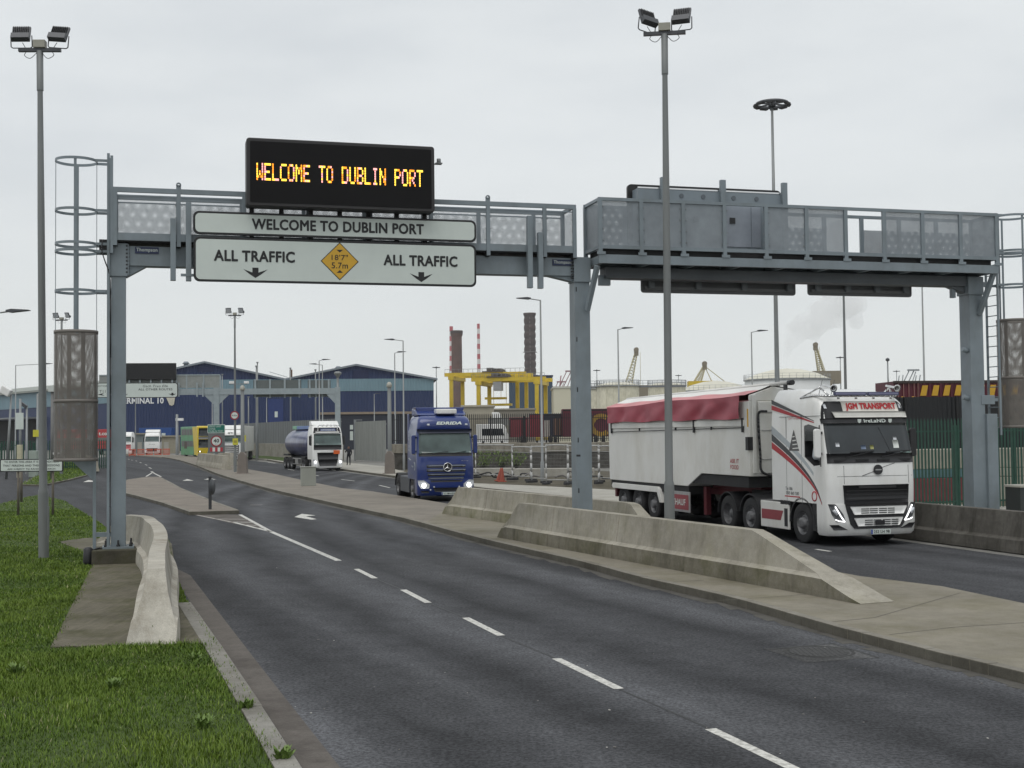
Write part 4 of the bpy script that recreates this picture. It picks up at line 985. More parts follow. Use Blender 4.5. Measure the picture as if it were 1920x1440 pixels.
# ================================================================== lorries (built nose at y = 0, body along +y, nearside-to-camera side x < 0)
class Cab:
    """smooth cab body from levels (z, front y, half width); d: corner depth"""
    def __init__(s, lv, yb, d=.34, p=3.6): s.lv = lv; s.yb = yb; s.d = d; s.p = p
    def at(s, z):
        L = s.lv
        if z <= L[0][0]: return L[0][1:3]
        for a, b in zip(L, L[1:]):
            if z <= b[0]:
                u = (z - a[0]) / (b[0] - a[0]); return (a[1] + (b[1] - a[1]) * u, a[2] + (b[2] - a[2]) * u)
        return L[-1][1:3]
    def fy(s, x, z):
        yf, w = s.at(z); q = min(abs(x) / w, 1.0); return yf + s.d * (1 - (1 - q ** s.p) ** (1 / s.p))
    def pt(s, x, z, off=0):
        e = .004; y = s.fy(x, z)
        if off:
            _, w = s.at(z); q = max(-.995, min(.995, x / w)) * w
            nx = (s.fy(q + e, z) - s.fy(q - e, z)) / (2 * e); nz = (s.fy(q, z + e) - s.fy(q, z - e)) / (2 * e)
            n = Vector((nx, -1, nz)); n.normalize()
            return Vector((x, y, z)) + n * off
        return Vector((x, y, z))
    def body(s, name, m, parent, n=26):
        mb = MB(); rings = []
        zs = [l[0] for l in s.lv]
        for z in zs:
            yf, w = s.at(z); r = []
            for i in range(n + 1):
                a = math.pi * (i / n - .5); sx = math.sin(a)
                q = math.copysign(abs(sx) ** .75, sx); r.append(Vector((q * w, s.fy(q * w, z), z)))
            yb = s.yb(z) if callable(s.yb) else s.yb
            r = [Vector((-w, yb, z))] + r + [Vector((w, yb, z))]; rings.append(r)
        k = len(rings[0])
        for r in rings: mb.v += [tuple(p) for p in r]
        for a in range(len(rings) - 1):
            for i in range(k): mb.f.append([a * k + i, a * k + (i + 1) % k, (a + 1) * k + (i + 1) % k, (a + 1) * k + i])
        nf = len(mb.f); mb.f += [list(range(k))[::-1], [(len(rings) - 1) * k + i for i in range(k)]]
        mb.m = [0] * len(mb.f); mb.s = [True] * nf + [False] * 2
        o = mb.build(name, m, parent); import bmesh
        bm = bmesh.new(); bm.from_mesh(o.data); bmesh.ops.recalc_face_normals(bm, faces=bm.faces); bm.to_mesh(o.data); bm.free()
        try: o.data.set_sharp_from_angle(angle=R(38))
        except Exception: pass
        return o
    def patch(s, name, rows, m, parent, off=.012, nx=12, nz=3, skirt=.03):
        """panel following the front: rows (z, x left, x right)"""
        rr = []
        for a, b in zip(rows, rows[1:]):
            for i in range(nz): u = i / nz; rr.append(tuple(a[j] + (b[j] - a[j]) * u for j in range(3)))
        rr.append(rows[-1]); mb = MB(); g = []
        for z, xa, xb in rr: g.append([s.pt(xa + (xb - xa) * i / nx, z, off) for i in range(nx + 1)])
        k = nx + 1
        for r in g: mb.v += [tuple(p) for p in r]
        for a in range(len(g) - 1):
            for i in range(nx): mb.f.append([a * k + i, a * k + i + 1, (a + 1) * k + i + 1, (a + 1) * k + i])
        top = len(mb.f)
        B = [(0, i) for i in range(k)] + [(a, nx) for a in range(1, len(g))] + [(len(g) - 1, i) for i in range(nx - 1, -1, -1)] + [(a, 0) for a in range(len(g) - 2, 0, -1)]
        o = len(mb.v); mb.v += [tuple(g[a][i] + Vector((0, skirt, 0))) for a, i in B]
        for q in range(len(B)):
            q2 = (q + 1) % len(B); (a, i), (c, j) = B[q], B[q2]; mb.f.append([a * k + i, c * k + j, o + q2, o + q])
        mb.m = [0] * len(mb.f); mb.s = [True] * top + [False] * (len(mb.f) - top)
        return mb.build(name, m, parent)
def side_poly(name, pts, x, m, parent, th=.008, sgn=-1):
    """flat panel on the cab side: pts (y, z) at x"""
    return MB().prism(pts, x, x + sgn * th, 'x').build(name, m, parent)
TYRE = [(.30, -.15), (.46, -.155), (.505, -.135), (.52, -.1), (.52, .1), (.505, .135), (.46, .155), (.30, .15)]
_wm = {}
def wheel_mesh(kind):
    if kind in _wm: return _wm[kind]
    t_ = MB(); t_.lathe(TYRE, 36)
    for k in range(-1, 2): t_.lathe([(.5215, k * .055 - .012), (.512, k * .055 - .006), (.512, k * .055 + .006), (.5215, k * .055 + .012)], 36)
    a = t_.build('tyre', RUBBER)
    r_ = MB()
    if kind == 'front': prof = [(.30, .15), (.295, .12), (.27, .10), (.25, .06), (.19, .085), (.165, .10), (.14, .10), (.135, .19), (.09, .2), (0, .2)]
    else: prof = [(.30, .15), (.29, .10), (.27, .02), (.25, -.06), (.16, -.07), (.15, -.02), (.12, .06), (0, .07)]
    r_.lathe(prof, 32)
    for i in range(10):
        q = 2 * math.pi * i / 10; z = .085 if kind == 'front' else -.065; rr = .165 if kind == 'front' else .2
        r_.cyl((rr * math.cos(q), rr * math.sin(q), z), (rr * math.cos(q), rr * math.sin(q), z + .035), .017, .014, 6)
        if kind == 'front': r_.disc((.22 * math.cos(q + .3), .22 * math.sin(q + .3), .073), .026, (0, 0, 1), 10, 1, .004)
    b = r_.build('rim', [mat('rim_grey', (.20, .20, .205), .5, .5, .25, 9, dirt='#2c2a28', dirt_amt=.6), BLACK])
    for o in (a, b): col.objects.unlink(o)
    _wm[kind] = (a.data, b.data); return _wm[kind]
def wheel(parent, x, y, side, kind='rear', z=.52, s=1.0, detail=True):
    """side -1: outer face to -x"""
    a, b = wheel_mesh(kind)
    w_ = bpy.data.objects.new('wheel', a); col.objects.link(w_); w_.parent = parent
    w_.matrix_basis = Matrix.Translation((x, y, z)) @ Matrix.Rotation(side * math.pi / 2, 4, 'Y') @ Matrix.Scale(s, 4)
    r_ = bpy.data.objects.new('rim', b); col.objects.link(r_); r_.parent = w_
    return w_
def mudguard(parent, x0, x1, y, r=.60, a0=0, a1=180, m=DARK, th=.03, z=.52):
    mb = MB(); N = 14
    for i in range(N):
        p, q = R(a0 + (a1 - a0) * i / N), R(a0 + (a1 - a0) * (i + 1) / N)
        pts = [(y + r * math.cos(p), z + r * math.sin(p)), (y + r * math.cos(q), z + r * math.sin(q)), (y + (r + th) * math.cos(q), z + (r + th) * math.sin(q)), (y + (r + th) * math.cos(p), z + (r + th) * math.sin(p))]
        mb.prism(pts, x0, x1, 'x')
    return mb.build('mudguard', m, parent)
def mirror(parent, cab, side, z0, z1, m, x=1.36, y=.34):
    mb = MB(); w = .13
    prof = rrect(x - .08, x + .09, z0, z1, .06)
    mb.prism([(side * a, b) for a, b in prof], y, y + .1, 'y')
    o = mb.build('mirror', m, parent, .02)
    MB().prism([(side * a, b) for a, b in rrect(x - .06, x + .07, z0 + .05, z1 - .05, .04)], y + .101, y + .106, 'y').build('mirror_glass', GLASSG, o)
    mb = MB()
    for z in (z1 - .1, z0 + .1): mb.bar((side * 1.2, y + .15, z), (side * (x - .08), y + .08, z), .05, .06)
    mb.build('mirror_arm', BLACK, o); return o
def rdisc(x0, x1, z0, z1, r): return rrect(x0, x1, z0, z1, r)
def plate_no(parent, x, y, z, body, m=SIGNW, w_=.52):
    o = MB().bb(x - w_ / 2, x + w_ / 2, y - .012, y, z - .06, z + .06).build('number_plate', m, parent)
    MB().bb(x - w_ / 2 + .005, x - w_ / 2 + .05, y - .014, y - .012, z - .055, z + .055).build('blue_band', mat('plate_blue', (.02, .05, .3), .4), o)
    text('lettering', body, SIGNB, o, (x + .02, y - .014, z), w_ * .8, .075, bold=.015)

# ------------------------------------------------------------------ white lorry with the tipping trailer
TX, TY, TH = 8.97, 31.9, R(16.5)
tr = thing('articulated_lorry', 'white articulated lorry with a red sheeted tipping trailer passing under the right gantry', 'lorry', (TX, TY, 0), TH)
WCAB = Cab([(1.05, .02, 1.25), (1.3, .005, 1.25), (1.55, .0, 1.25), (2.0, .02, 1.25), (2.3, .06, 1.25), (2.6, .14, 1.248), (3.0, .26, 1.24), (3.3, .34, 1.225), (3.56, .44, 1.20), (3.68, .60, 1.165), (3.78, .85, 1.12), (3.88, 1.3, 1.06), (3.95, 1.8, .99), (3.97, 2.1, .94)], 2.92, .30, 4.2)
cab = WCAB.body('cab', WHITE, tr)
# lower front: bumper corners and skirt behind the front step
BUMP = Cab([(.27, .10, 1.2), (.34, .04, 1.24), (.6, .0, 1.25), (1.05, .0, 1.25)], .62, .26, 4.2)
BUMP.body('bumper', WHITE, tr)
def st(o): return o
# black header with the name sign, visor and strip
WCAB.patch('header_panel', [(3.06, -1.2, 1.2), (3.3, -1.18, 1.18), (3.5, -1.13, 1.13), (3.6, -1.04, 1.04)], BLACK, cab, .01, 16)
o = WCAB.patch('name_sign', [(3.34, -.62, .98), (3.585, -.62, .96)], mat('backlit_sign', (.62, .60, .55), .4, emit=.12), cab, .03, 10)
yv = WCAB.fy(.2, 3.46) - .036; sl_ = Vector((0, .40, 1)).normalized()
text('lettering', 'JGM TRANSPORT', mat('sign_red', (.45, .015, .02), .4), o, (.18, yv - .012, 3.462), 1.42, .2, Y=sl_, thick=.011)
WCAB.patch('sun_visor', [(3.18, -.88, 1.17), (3.32, -.94, 1.15)], mat('visor_cream', (.62, .61, .57), .35), cab, .07, 14)
o = WCAB.patch('lower_header', [(3.045, -1.2, 1.2), (3.17, -1.2, 1.2)], BLACK, cab, .03, 14)
text('lettering', 'IreLaND', SIGNW, o, (.22, WCAB.fy(.2, 3.11) - .037, 3.11), .62, .095, Y=sl_, bold=.02)
for x in (-.22, .66): MB().prism([(x - .05, 3.155), (x + .05, 3.155), (x + .045, 3.08), (x, 3.05), (x - .045, 3.08)], WCAB.fy(x, 3.1) - .045, WCAB.fy(x, 3.1) - .03, 'y').build('shield', SIGNW, o)
for x in (-1.06, 1.06): WCAB.patch('marker_lamp', [(3.42, x - .03, x + .03), (3.54, x - .045, x + .015)], LAMP, cab, .02, 3)
# windscreen, wipers, lower black panel
ws = WCAB.patch('windscreen', [(2.28, -1.19, 1.19), (2.6, -1.19, 1.19), (3.05, -1.17, 1.17)], glass('windscreen_glass', (.025, .03, .033), .06), cab, .008, 18, 5)
WCAB.patch('scuttle', [(2.06, -1.2, 1.2), (2.3, -1.2, 1.2)], BLACK, cab, .018, 18, 2)
for xa, xb, zb in ((-.75, -.05, 2.33), (.25, 1.0, 2.33)):
    m_ = MB(); m_.bar(WCAB.pt(xa, 2.2, .04), WCAB.pt(xb, zb, .04), .025, .02); m_.bar(WCAB.pt(xa + .15, 2.32, .025), WCAB.pt(xb + .1, zb + .02, .025), .02, .03); m_.build('wiper', BLACK, cab)
m_ = MB(); 
for x in np.linspace(-.9, .9, 4): m_.bb(x - .18, x + .18, WCAB.fy(x, 2.14) - .03, WCAB.fy(x, 2.14) - .015, 2.11, 2.16)
m_.build('vent', DARK, cab)
# small things seen through the glass are built just inside: tax discs, a lamp, the permit strip
for x, z, a, b, mm in ((-.92, 2.52, .05, .05, LAMP), (.72, 2.52, .08, .1, mat('sticker_pale', (.6, .63, .6), .4)), (.72, 2.66, .05, .035, LAMP), (-.22, 2.45, .07, .05, mat('sticker_blue', (.12, .16, .24), .4)), (.02, 2.45, .05, .05, mat('sticker_olive', (.3, .3, .1), .4)), (.98, 2.31, .15, .025, mat('sticker_mint', (.35, .5, .46), .4))):
    WCAB.patch('sticker', [(z - b, x - a, x + a), (z + b, x - a, x + a)], mm, cab, .0115, 3, 1, .002)
m_ = MB(); m_.bar(WCAB.pt(.3, 2.95, .013), WCAB.pt(.52, 2.35, .013), .012, .008); m_.build('wiper_reflection', BLACK, cab)
# white nose panel with round badge and the diagonal line
m_ = MB(); p = WCAB.pt(.12, 1.89, .02); m_.disc(p, .125, (0, -1, .05), 24, 0, .02); m_.build('badge_ring', BLACK, cab)
m_ = MB(); m_.bb(p.x - .085, p.x + .085, p.y - .03, p.y - .02, 1.875, 1.905); m_.build('badge_bar', ALLOY, cab)
m_ = MB(); m_.bar(WCAB.pt(-.32, 1.745, .004), WCAB.pt(.05, 1.86, .004), .012, .01); m_.bar(WCAB.pt(.2, 1.93, .004), WCAB.pt(.62, 2.05, .004), .012, .01)
for z, xa, xb in ((1.735, -1.0, 1.15),): 
    pts = [WCAB.pt(xa + (xb - xa) * i / 10, z, .001) for i in range(11)]; m_.tube(pts, .005, 5)
for x in (-.82, 1.02): m_.tube([WCAB.pt(x, z, .001) for z in (1.55, 1.75, 2.0)], .005, 5)
m_.build('panel_gap', DARK, cab)
# grilles
WCAB.patch('grille', [(1.06, -.82, .98), (1.52, -.86, 1.0)], BLACK, cab, .02, 12, 2)
m_ = MB(); 
for z in (1.16, 1.27, 1.38): m_.bb(-.8, .94, -.035, -.02, z - .012, z + .012)
m_.bb(-.45, .6, -.045, -.02, 1.44, 1.5); m_.build('grille_slat', DARK, cab)
BUMP.patch('lower_grille', [(.44, -.55, .75), (.56, -.68, .84), (.9, -.78, .94), (1.06, -.82, .98)], BLACK, tr, .02, 12, 2)
for z0, z1, a, b in ((.79, .99, -.68, .90), (.51, .71, -.58, .78)):
    mm = BUMP.patch('grille_bar', [(z0, a + .1, b - .1), (z1 - .03, a, b), (z1, a, b)], WHITE, tr, .045, 12, 2)
    m_ = MB(); 
    for k in range(3):
        for x0, x1 in ((a + .28, a + .5), (a + .52, a + .74), (a + .78, a + 1.0), (a + 1.03, a + 1.22)): m_.bb(x0, x1, BUMP.fy(0, .7) - .052, BUMP.fy(0, .7) - .04, z0 + .03 + k * .05, z0 + .05 + k * .05)
    m_.build('slot', DARK, mm)
m_ = MB(); m_.bb(-.02, .25, -.07, -.045, .53, .64); m_.build('sensor', BLACK, tr, .02)
plate_no(tr, .13, -.05, .36, '252 LH 98', w_=.56)
# headlamps: tall raked lamp with a bright L-shaped running light
for sx in (-1, 1):
    def q(x): return sx * x
    rows = [(.62, q(1.05) if sx < 0 else q(.80), q(.80) if sx < 0 else q(1.05)), (.82, q(1.16) if sx < 0 else q(.88), q(.88) if sx < 0 else q(1.16)), (1.06, q(1.22) if sx < 0 else q(1.07), q(1.07) if sx < 0 else q(1.22))]
    hl = BUMP.patch('headlight', rows, mat('headlamp_housing', (.09, .095, .1), .15), tr, .012, 6, 3)
    m_ = MB(); m_.tube([BUMP.pt(q(1.08), 1.0, .03), BUMP.pt(q(.93), .74, .03), BUMP.pt(q(.84), .62, .03)], .016, 6); m_.tube([BUMP.pt(q(.84), .62, .03), BUMP.pt(q(1.0), .645, .03), BUMP.pt(q(1.08), .68, .03)], .013, 6); m_.build('running_light', GLOW2, hl)
    m_ = MB(); m_.tube([BUMP.pt(q(1.12), .92, .03), BUMP.pt(q(1.04), .80, .03)], .04, 8); m_.build('reflector', LAMP, hl)
    rows = [(.42, q(1.1) if sx < 0 else q(.74), q(.74) if sx < 0 else q(1.1)), (.55, q(1.2) if sx < 0 else q(1.0), q(1.0) if sx < 0 else q(1.2))]
    BUMP.patch('fog_light_recess', rows, BLACK, tr, .01, 6, 2)
# side of the cab (camera side, x = -1.25): door, window, stripes
XS = -1.25
STRG = mat('stripe_charcoal', (.05, .055, .06), .4); STRS = mat('stripe_silver', (.42, .46, .48), .4); STRR = mat('stripe_red', (.42, .02, .03), .4); STRD = mat('faded_red', (.27, .05, .06), .5)
# open side window: an opening cut through the cab side with a dark cabin and the driver inside
WP = [(.42, 2.02), (.75, 1.98), (1.2, 2.2), (1.2, 3.0), (.98, 3.04), (.47, 2.95)]
cutter = MB().prism(WP, -1.5, -.35, 'x').build('cutter', DARK)
bo = cab.modifiers.new('window_opening', 'BOOLEAN'); bo.operation = 'DIFFERENCE'; bo.object = cutter; bo.solver = 'EXACT'
cutter.parent = tr; bpy.context.view_layer.update()
me_ = bpy.data.meshes.new_from_object(cab.evaluated_get(bpy.context.evaluated_depsgraph_get())); cab.modifiers.clear(); cab.data = me_; bpy.data.objects.remove(cutter)
m_ = MB(); n_ = len(WP); sh_ = [(.81 + (a - .81) * .97, 2.5 + (b - 2.5) * .97) for a, b in WP]
vs_ = [(-1.235, a, b) for a, b in sh_] + [(-.4, a, b) for a, b in sh_]
m_.add(vs_, [(i, (i + 1) % n_, (i + 1) % n_ + n_, i + n_) for i in range(n_)] + [tuple(range(n_, 2 * n_))]); m_.build('cabin_lining', mat('cabin_dark', (.02, .02, .022), .9), cab)
m_ = MB(); m_.prism([(.42, 2.62), (.98, 2.62), (1.17, 2.62), (1.17, 2.99), (.98, 3.03), (.48, 2.94)], -1.235, -1.225, 'x'); m_.build('window_glass', GLASS, cab)
side_poly('window_frame', [(.36, 1.98), (.40, 1.98), (.44, 3.0), (.41, 3.02)], XS + .004, BLACK, cab, .012)
for y in (1.32, 2.12): side_poly('panel_gap', [(y, 1.0), (y + .012, 1.0), (y + .012, 3.25), (y, 3.25)], XS + .004, STRG, cab, .006)
side_poly('panel_gap', [(.35, 3.24), (2.5, 3.24), (2.5, 3.25), (.35, 3.25)], -1.235, STRG, cab, .012)
def ribbon(name, f0, f1, y0, y1, m, n=14, x=XS + .003):
    pts = [(y0 + (y1 - y0) * i / n, f0(y0 + (y1 - y0) * i / n)) for i in range(n + 1)] + [(y1 + (y0 - y1) * i / n, f1(y1 + (y0 - y1) * i / n)) for i in range(n + 1)]
    mb = MB(); k = n + 1
    for i in range(n):
        a, b, c, d = pts[i], pts[i + 1], pts[2 * k - 2 - i], pts[2 * k - 1 - i]
        mb.prism([a, b, c, d], x, x - .007, 'x')
    return mb.build(name, m, cab)
cu = lambda y, a, p: a + p * ((y - .35) / 2.2) ** .62
ribbon('stripe', lambda y: cu(y, .98, 1.30), lambda y: cu(y, 1.0, 1.44), .36, 2.91, STRR)
ribbon('stripe', lambda y: cu(y, 1.0, 1.47), lambda y: cu(y, 1.02, 1.62), .36, 2.91, STRG)
ribbon('stripe', lambda y: cu(y, 1.25, 1.42), lambda y: cu(y, 1.28, 1.58), .75, 2.91, STRS)
ribbon('stripe', lambda y: 3.05 + .34 * (y - .6) / 2, lambda y: 3.07 + .43 * (y - .6) / 2, .7, 2.91, STRR, x=-1.235)
ribbon('stripe', lambda y: 3.09 + .44 * (y - .6) / 2, lambda y: 3.1 + .53 * (y - .6) / 2, .7, 2.91, STRG, x=-1.232)
side_poly('tree_emblem', [(1.45, 2.36), (1.98, 2.36), (1.72, 2.9)], XS + .003, mat('emblem_grey', (.10, .10, .10), .5), cab, .008)
for k in range(4):
    z = 2.42 + k * .1; y0 = 1.48 + k * .06; side_poly('emblem_line', [(y0, z), (y0 + .3 - k * .06, z - .015), (y0 + .3 - k * .06, z + .012), (y0, z + .03)], XS - .005, WHITE, cab, .003)
text('lettering', 'JGM Transport Ltd', STRR, cab, (XS - .006 + .012, 1.6, 3.19), .78, .06, X=(0, -1, 0), Y=(0, 0, 1))
text('lettering', 'Tel: 086\n 0505 860 7580', STRG, cab, (XS - .001, 1.85, 1.32), .7, .2, X=(0, -1, 0), Y=(0, 0, 1), bold=.01)
side_poly('stripe', [(1.45, 1.16), (2.25, 1.16), (2.25, 1.19), (1.45, 1.19)], XS + .003, STRR, cab, .006)
m_ = MB(); m_.lathe([(.10, -.005), (.13, -.005), (.13, .005), (.10, .005), (.1, -.005)], 20, 0, Matrix.Translation((XS - .004, .72, .95 + .28)) @ Matrix.Rotation(math.pi / 2, 4, 'Y')); m_.build('swirl_emblem', STRR, cab)
mirror(tr, WCAB, -1, 2.2, 2.92, WHITE, 1.40, .22); mirror(tr, WCAB, 1, 2.2, 2.92, BLACK, 1.36, .3)
# side fairing behind the cab, step, wheel arch
m_ = MB(); m_.bb(-1.24, -.95, .62, .86, .35, 1.04); m_.bb(.95, 1.24, .62, .86, .35, 1.04)
for z in (.45, .75): m_.bb(-1.245, -.95, .6, .8, z, z + .05)
m_.build('step', DARK, tr, .01)
for sx in (-1, 1): mudguard(tr, sx * 1.25, sx * .85, 1.38, .60, 0, 180, BLACK, .05)
m_ = MB(); m_.bb(-1.25, -.8, 1.98, 2.5, .95, 1.06); m_.bb(.8, 1.25, 1.98, 2.5, .95, 1.06); m_.bb(-1.22, 1.22, .86, 2.5, 1.02, 1.09); m_.build('cab_floor', DARK, tr)
# roof bar with spot lamps, horns and light bars
m_ = MB(); bz = 3.72
bar = catmull([(-1.15, 1.5, 3.72), (-1.12, .85, 3.76), (-.95, .5, 3.74), (0, .38, 3.74), (.95, .5, 3.74), (1.12, .85, 3.76), (1.15, 1.5, 3.72)], 6); m_.tube(bar, .03, 8)
for sx in (-1, 1):
    m_.tube([(sx * 1.15, 1.5, 3.72), (sx * 1.0, .75, 3.98)], .025, 8); m_.tube([(sx * 1.0, .78, 3.96), (sx * .9, .5, 3.74)], .025, 8)
for x in (-.7, -.2, .3, .8): m_.cyl((x, .42, 3.66), (x, .42, 3.73), .04, .03, 8)
rbb = m_.build('roof_bar', CHROME, tr)
for x in (-.42, .52): 
    m_ = MB(); m_.bb(x - .45, x + .45, .3, .38, 3.75, 3.84); l_ = m_.build('light_bar', mat('light_bar_blue', (.05, .055, .12), .2), rbb, .01); MB().bb(x - .42, x + .42, .292, .3, 3.77, 3.82).build('lens', mat('lightbar_lens', (.17, .17, .28), .1), l_)
for x, y in ((-.85, .62), (1.02, .7)):
    m_ = MB(); m_.lathe([(.03, .5), (.035, .2), (.06, .06), (.1, 0), (.06, .02)], 16, 0, Matrix.Translation((x, y - .25, 3.93)) @ Matrix.Rotation(R(-80), 4, 'X')); m_.build('horn', CHROME, rbb)
for x in (-.95, .98, -.6):
    m_ = MB(); m_.cyl((x, .95, 3.75), (x + .03, .8, 4.16), .008, .005, 6); m_.build('aerial', BLACK, tr)
# tractor chassis, wheels, tanks
m_ = MB(); m_.bb(-.5, -.4, .6, 6.6, .75, 1.0); m_.bb(.4, .5, .6, 6.6, .75, 1.0); m_.bb(-.5, .5, 3.0, 6.4, .85, .95); m_.bb(-.6, .6, 4.4, 5.4, 1.05, 1.2); m_.cyl((-.9, 1.38, .52), (.9, 1.38, .52), .08); m_.cyl((-.9, 4.3, .52), (.9, 4.3, .52), .1); m_.cyl((-.9, 5.7, .52), (.9, 5.7, .52), .12); m_.bb(-.9, .9, .3, 3.6, .3, .8)
m_.build('chassis', DARK, tr)
for sx in (-1, 1):
    wheel(tr, sx * 1.08, 1.38, sx, 'front'); wheel(tr, sx * 1.06, 4.3, sx, 'front'); wheel(tr, sx * 1.06, 5.7, sx, 'rear')
    wheel(tr, sx * .74, 5.7, sx, 'rear')
    mudguard(tr, sx * 1.24, sx * .6, 4.3, .60, 10, 170, BLACK); mudguard(tr, sx * 1.24, sx * .6, 5.7, .60, 0, 170, BLACK)
m_ = MB(); m_.bb(-1.25, -1.2, 2.05, 3.62, .3, 1.0); m_.bb(1.2, 1.25, 2.05, 3.62, .3, 1.0); sk = m_.each('side_skirt', CREAMP, tr, .015)[0]
side_poly('stripe', [(2.5, .52), (3.55, .52), (3.55, .78), (2.35, .78)], -1.251, STRD, sk, .006)
m_ = MB(); m_.bb(-1.262, -1.25, 2.12, 2.28, .38, .85); m_.build('marker', BLACK, sk)
m_ = MB(); m_.bb(-1.2, 1.2, 2.7, 3.7, .95, 1.02); m_.build('deck_plate', mat('deck_grey', (.12, .12, .12), .7), tr)
# ---- tipping trailer
B0, B1 = 4.2, 15.2; XW = 1.25
trl = MB()
side = [(B0, 1.62), (7.4, 1.62), (8.4, 1.2), (B1 - .06, 1.2), (B1, 3.55), (B1, 3.62), (B0, 3.72)]
trl.prism(side, -XW, XW, 'x')
body = trl.build('trailer_body', CREAMP, tr, .02)
m_ = MB(); m_.bb(-1.0, 1.0, B0 - .12, B0 - .002, 1.7, 3.7); m_.bb(-1.18, -1.05, B0 - .06, B0 - .002, 1.7, 3.9); m_.bb(1.05, 1.18, B0 - .06, B0 - .002, 1.7, 3.9)
m_.prism([(-1.25, 3.72), (1.25, 3.72), (1.25, 3.88), (-.5, 4.12), (-1.25, 3.88)], B0, B0 + .05, 'y'); m_.build('front_bulkhead', CREAMP, body, .03)
m_ = MB()
for k, (a, b) in enumerate(((2.1, .5), (2.9, .5), (3.4, .7))): m_.tube([(-.95, B0 - .15, a), (-.5, B0 - .15, a)], .015, 6)
m_.build('hand_rail', ALLOY, body)
pts = catmull([(-.98, B0 - .5, 3.42), (-1.0, B0 - .12, 3.4), (-1.02, B0 - .1, 3.1), (-1.0, B0 - .14, 2.2), (-.98, B0 - .2, 1.75), (-.5, B0 - .3, 1.6)], 6); MB().tube(pts, .035, 8).build('air_hose', BLACK, body)
m_ = MB(); m_.bb(-1.33, -1.1, B0 - .05, B0 + .1, 2.35, 2.72); m_.build('front_bracket', BLACK, body)
side_poly('warning_strip', [(B0 + .05, 3.0), (B0 + .13, 3.0), (B0 + .13, 3.5), (B0 + .05, 3.5)], -XW - .001, YEL, body, .004)
m_ = MB(); m_.bb(-XW - .04, -XW, B0 + .3, B1 - .25, 3.02, 3.2); m_.bb(XW, XW + .04, B0 + .3, B1 - .25, 3.02, 3.2); m_.build('side_rail', CREAMP, body, .01)
m_ = MB(); m_.tube([(-XW - .03, B0 + .35, 2.98), (-XW - .03, B1 - .3, 2.9)], .012, 5)
for y in (B0 + .35, 7.8, B1 - .4): m_.bb(-XW - .06, -XW - .02, y - .04, y + .04, 2.85, 3.25)
for y in (6.6, 9.2, 12.2): m_.bb(-XW - .045, -XW - .005, y - .02, y + .02, 2.93, 3.02)
m_.build('strap_rail', BLACK, body)
# red sheet hanging over the side, roof sheet pitched to a white ridge
TARP = mat('red_tarpaulin', (.34, .055, .08), .5, 0, .18, .8, stretch=(1, .8, 2), dirt='#b06a72', dirt_amt=.35); TARPL = mat('pink_faded_tarpaulin', (.55, .21, .22), .55, 0, .18, 1.2); TARPW = mat('white_tarpaulin', (.72, .71, .68), .5, 0, .08, 1.0)
def sheet_grid(fn, nu, nv, name, m, parent, sm=True):
    mb = MB(); mb.v = [tuple(fn(i / nu, j / nv)) for j in range(nv + 1) for i in range(nu + 1)]
    for j in range(nv):
        for i in range(nu): mb.f.append([j * (nu + 1) + i, j * (nu + 1) + i + 1, (j + 1) * (nu + 1) + i + 1, (j + 1) * (nu + 1) + i])
    mb.m = [0] * len(mb.f); mb.s = [sm] * len(mb.f); return mb.build(name, m, parent)
Y0, Y1 = B0 + .35, B1 - .15
from mathutils import noise as mn
def edge_z(y): return 3.90 - .13 * (y - B0) / 11 - .03 * math.sin((y - B0) * .9)
def fold(y, v):
    a = .05 * math.sin(y * 3.1 + v * 1.6 + 1.3 * math.sin(y * .9)) * (1 if y < 11 else .6) + .03 * mn.noise(Vector((y * 1.6 + v * 1.1, v * 1.2, 0))) ; return a * (.35 + .65 * math.sin(math.pi * min(v + .2, 1)))
for sx in (-1, 1):
    def f(u, v, sx=sx):
        y = Y0 + (Y1 - Y0) * u; zt_ = edge_z(y); zb_ = 3.23 + .02 * math.sin(y * 2)
        return (sx * (XW + .11 + fold(y, v)), y, zb_ + (zt_ - zb_) * v)
    tp = sheet_grid(f, 130, 10, 'tarpaulin', TARP, body)
    def g(u, v, sx=sx):
        y = Y0 - .3 + (B1 - Y0 + .3) * u; e = edge_z(max(y, Y0)); zr = 4.16 - .09 * u; 
        vv = v; x = sx * (XW + .10) * (1 - vv) + (-.5 + sx * .06) * vv
        return (x, y, e + (zr - e) * vv ** .9 - .03 * math.sin(math.pi * vv) * (1 + .5 * math.sin(y * 2.3)))
    sheet_grid(lambda u, v: g(u, v * .55), 60, 6, 'roof_sheet', TARPL, body); sheet_grid(lambda u, v: g(u, .55 + v * .45), 60, 4, 'roof_sheet', TARPW, body)
m_ = MB(); m_.tube([(-.5, B0 - .95, 4.19), (-.5, B1, 4.07)], .055, 10); m_.build('roll_tube', TARPW, body)
m_ = MB(); m_.cyl((-.5, B0 - 1.12, 4.19), (-.5, B0 - .9, 4.19), .07, .07, 12); m_.prism([(B0 - 1.02, 4.14), (B0 - .88, 4.14), (B0 - .95, 3.5), (B0 - 1.02, 3.0)], -.66, -.6, 'x'); m_.build('roll_arm', BLACK, body)
m_ = MB(); m_.bb(-XW - .09, -XW - .07, Y0 + .2, Y0 + .24, 3.45, 3.78); m_.bb(-XW - .09, -XW - .07, Y0 + .2, Y0 + .45, 3.76, 3.8); m_.build('sheet_strap', WHITE, body)
text('lettering', 'ASK IT\nFOOD', STRR, body, (-XW - .004, B0 + .95, 1.95), .55, .3, X=(0, -1, 0), bold=.01)
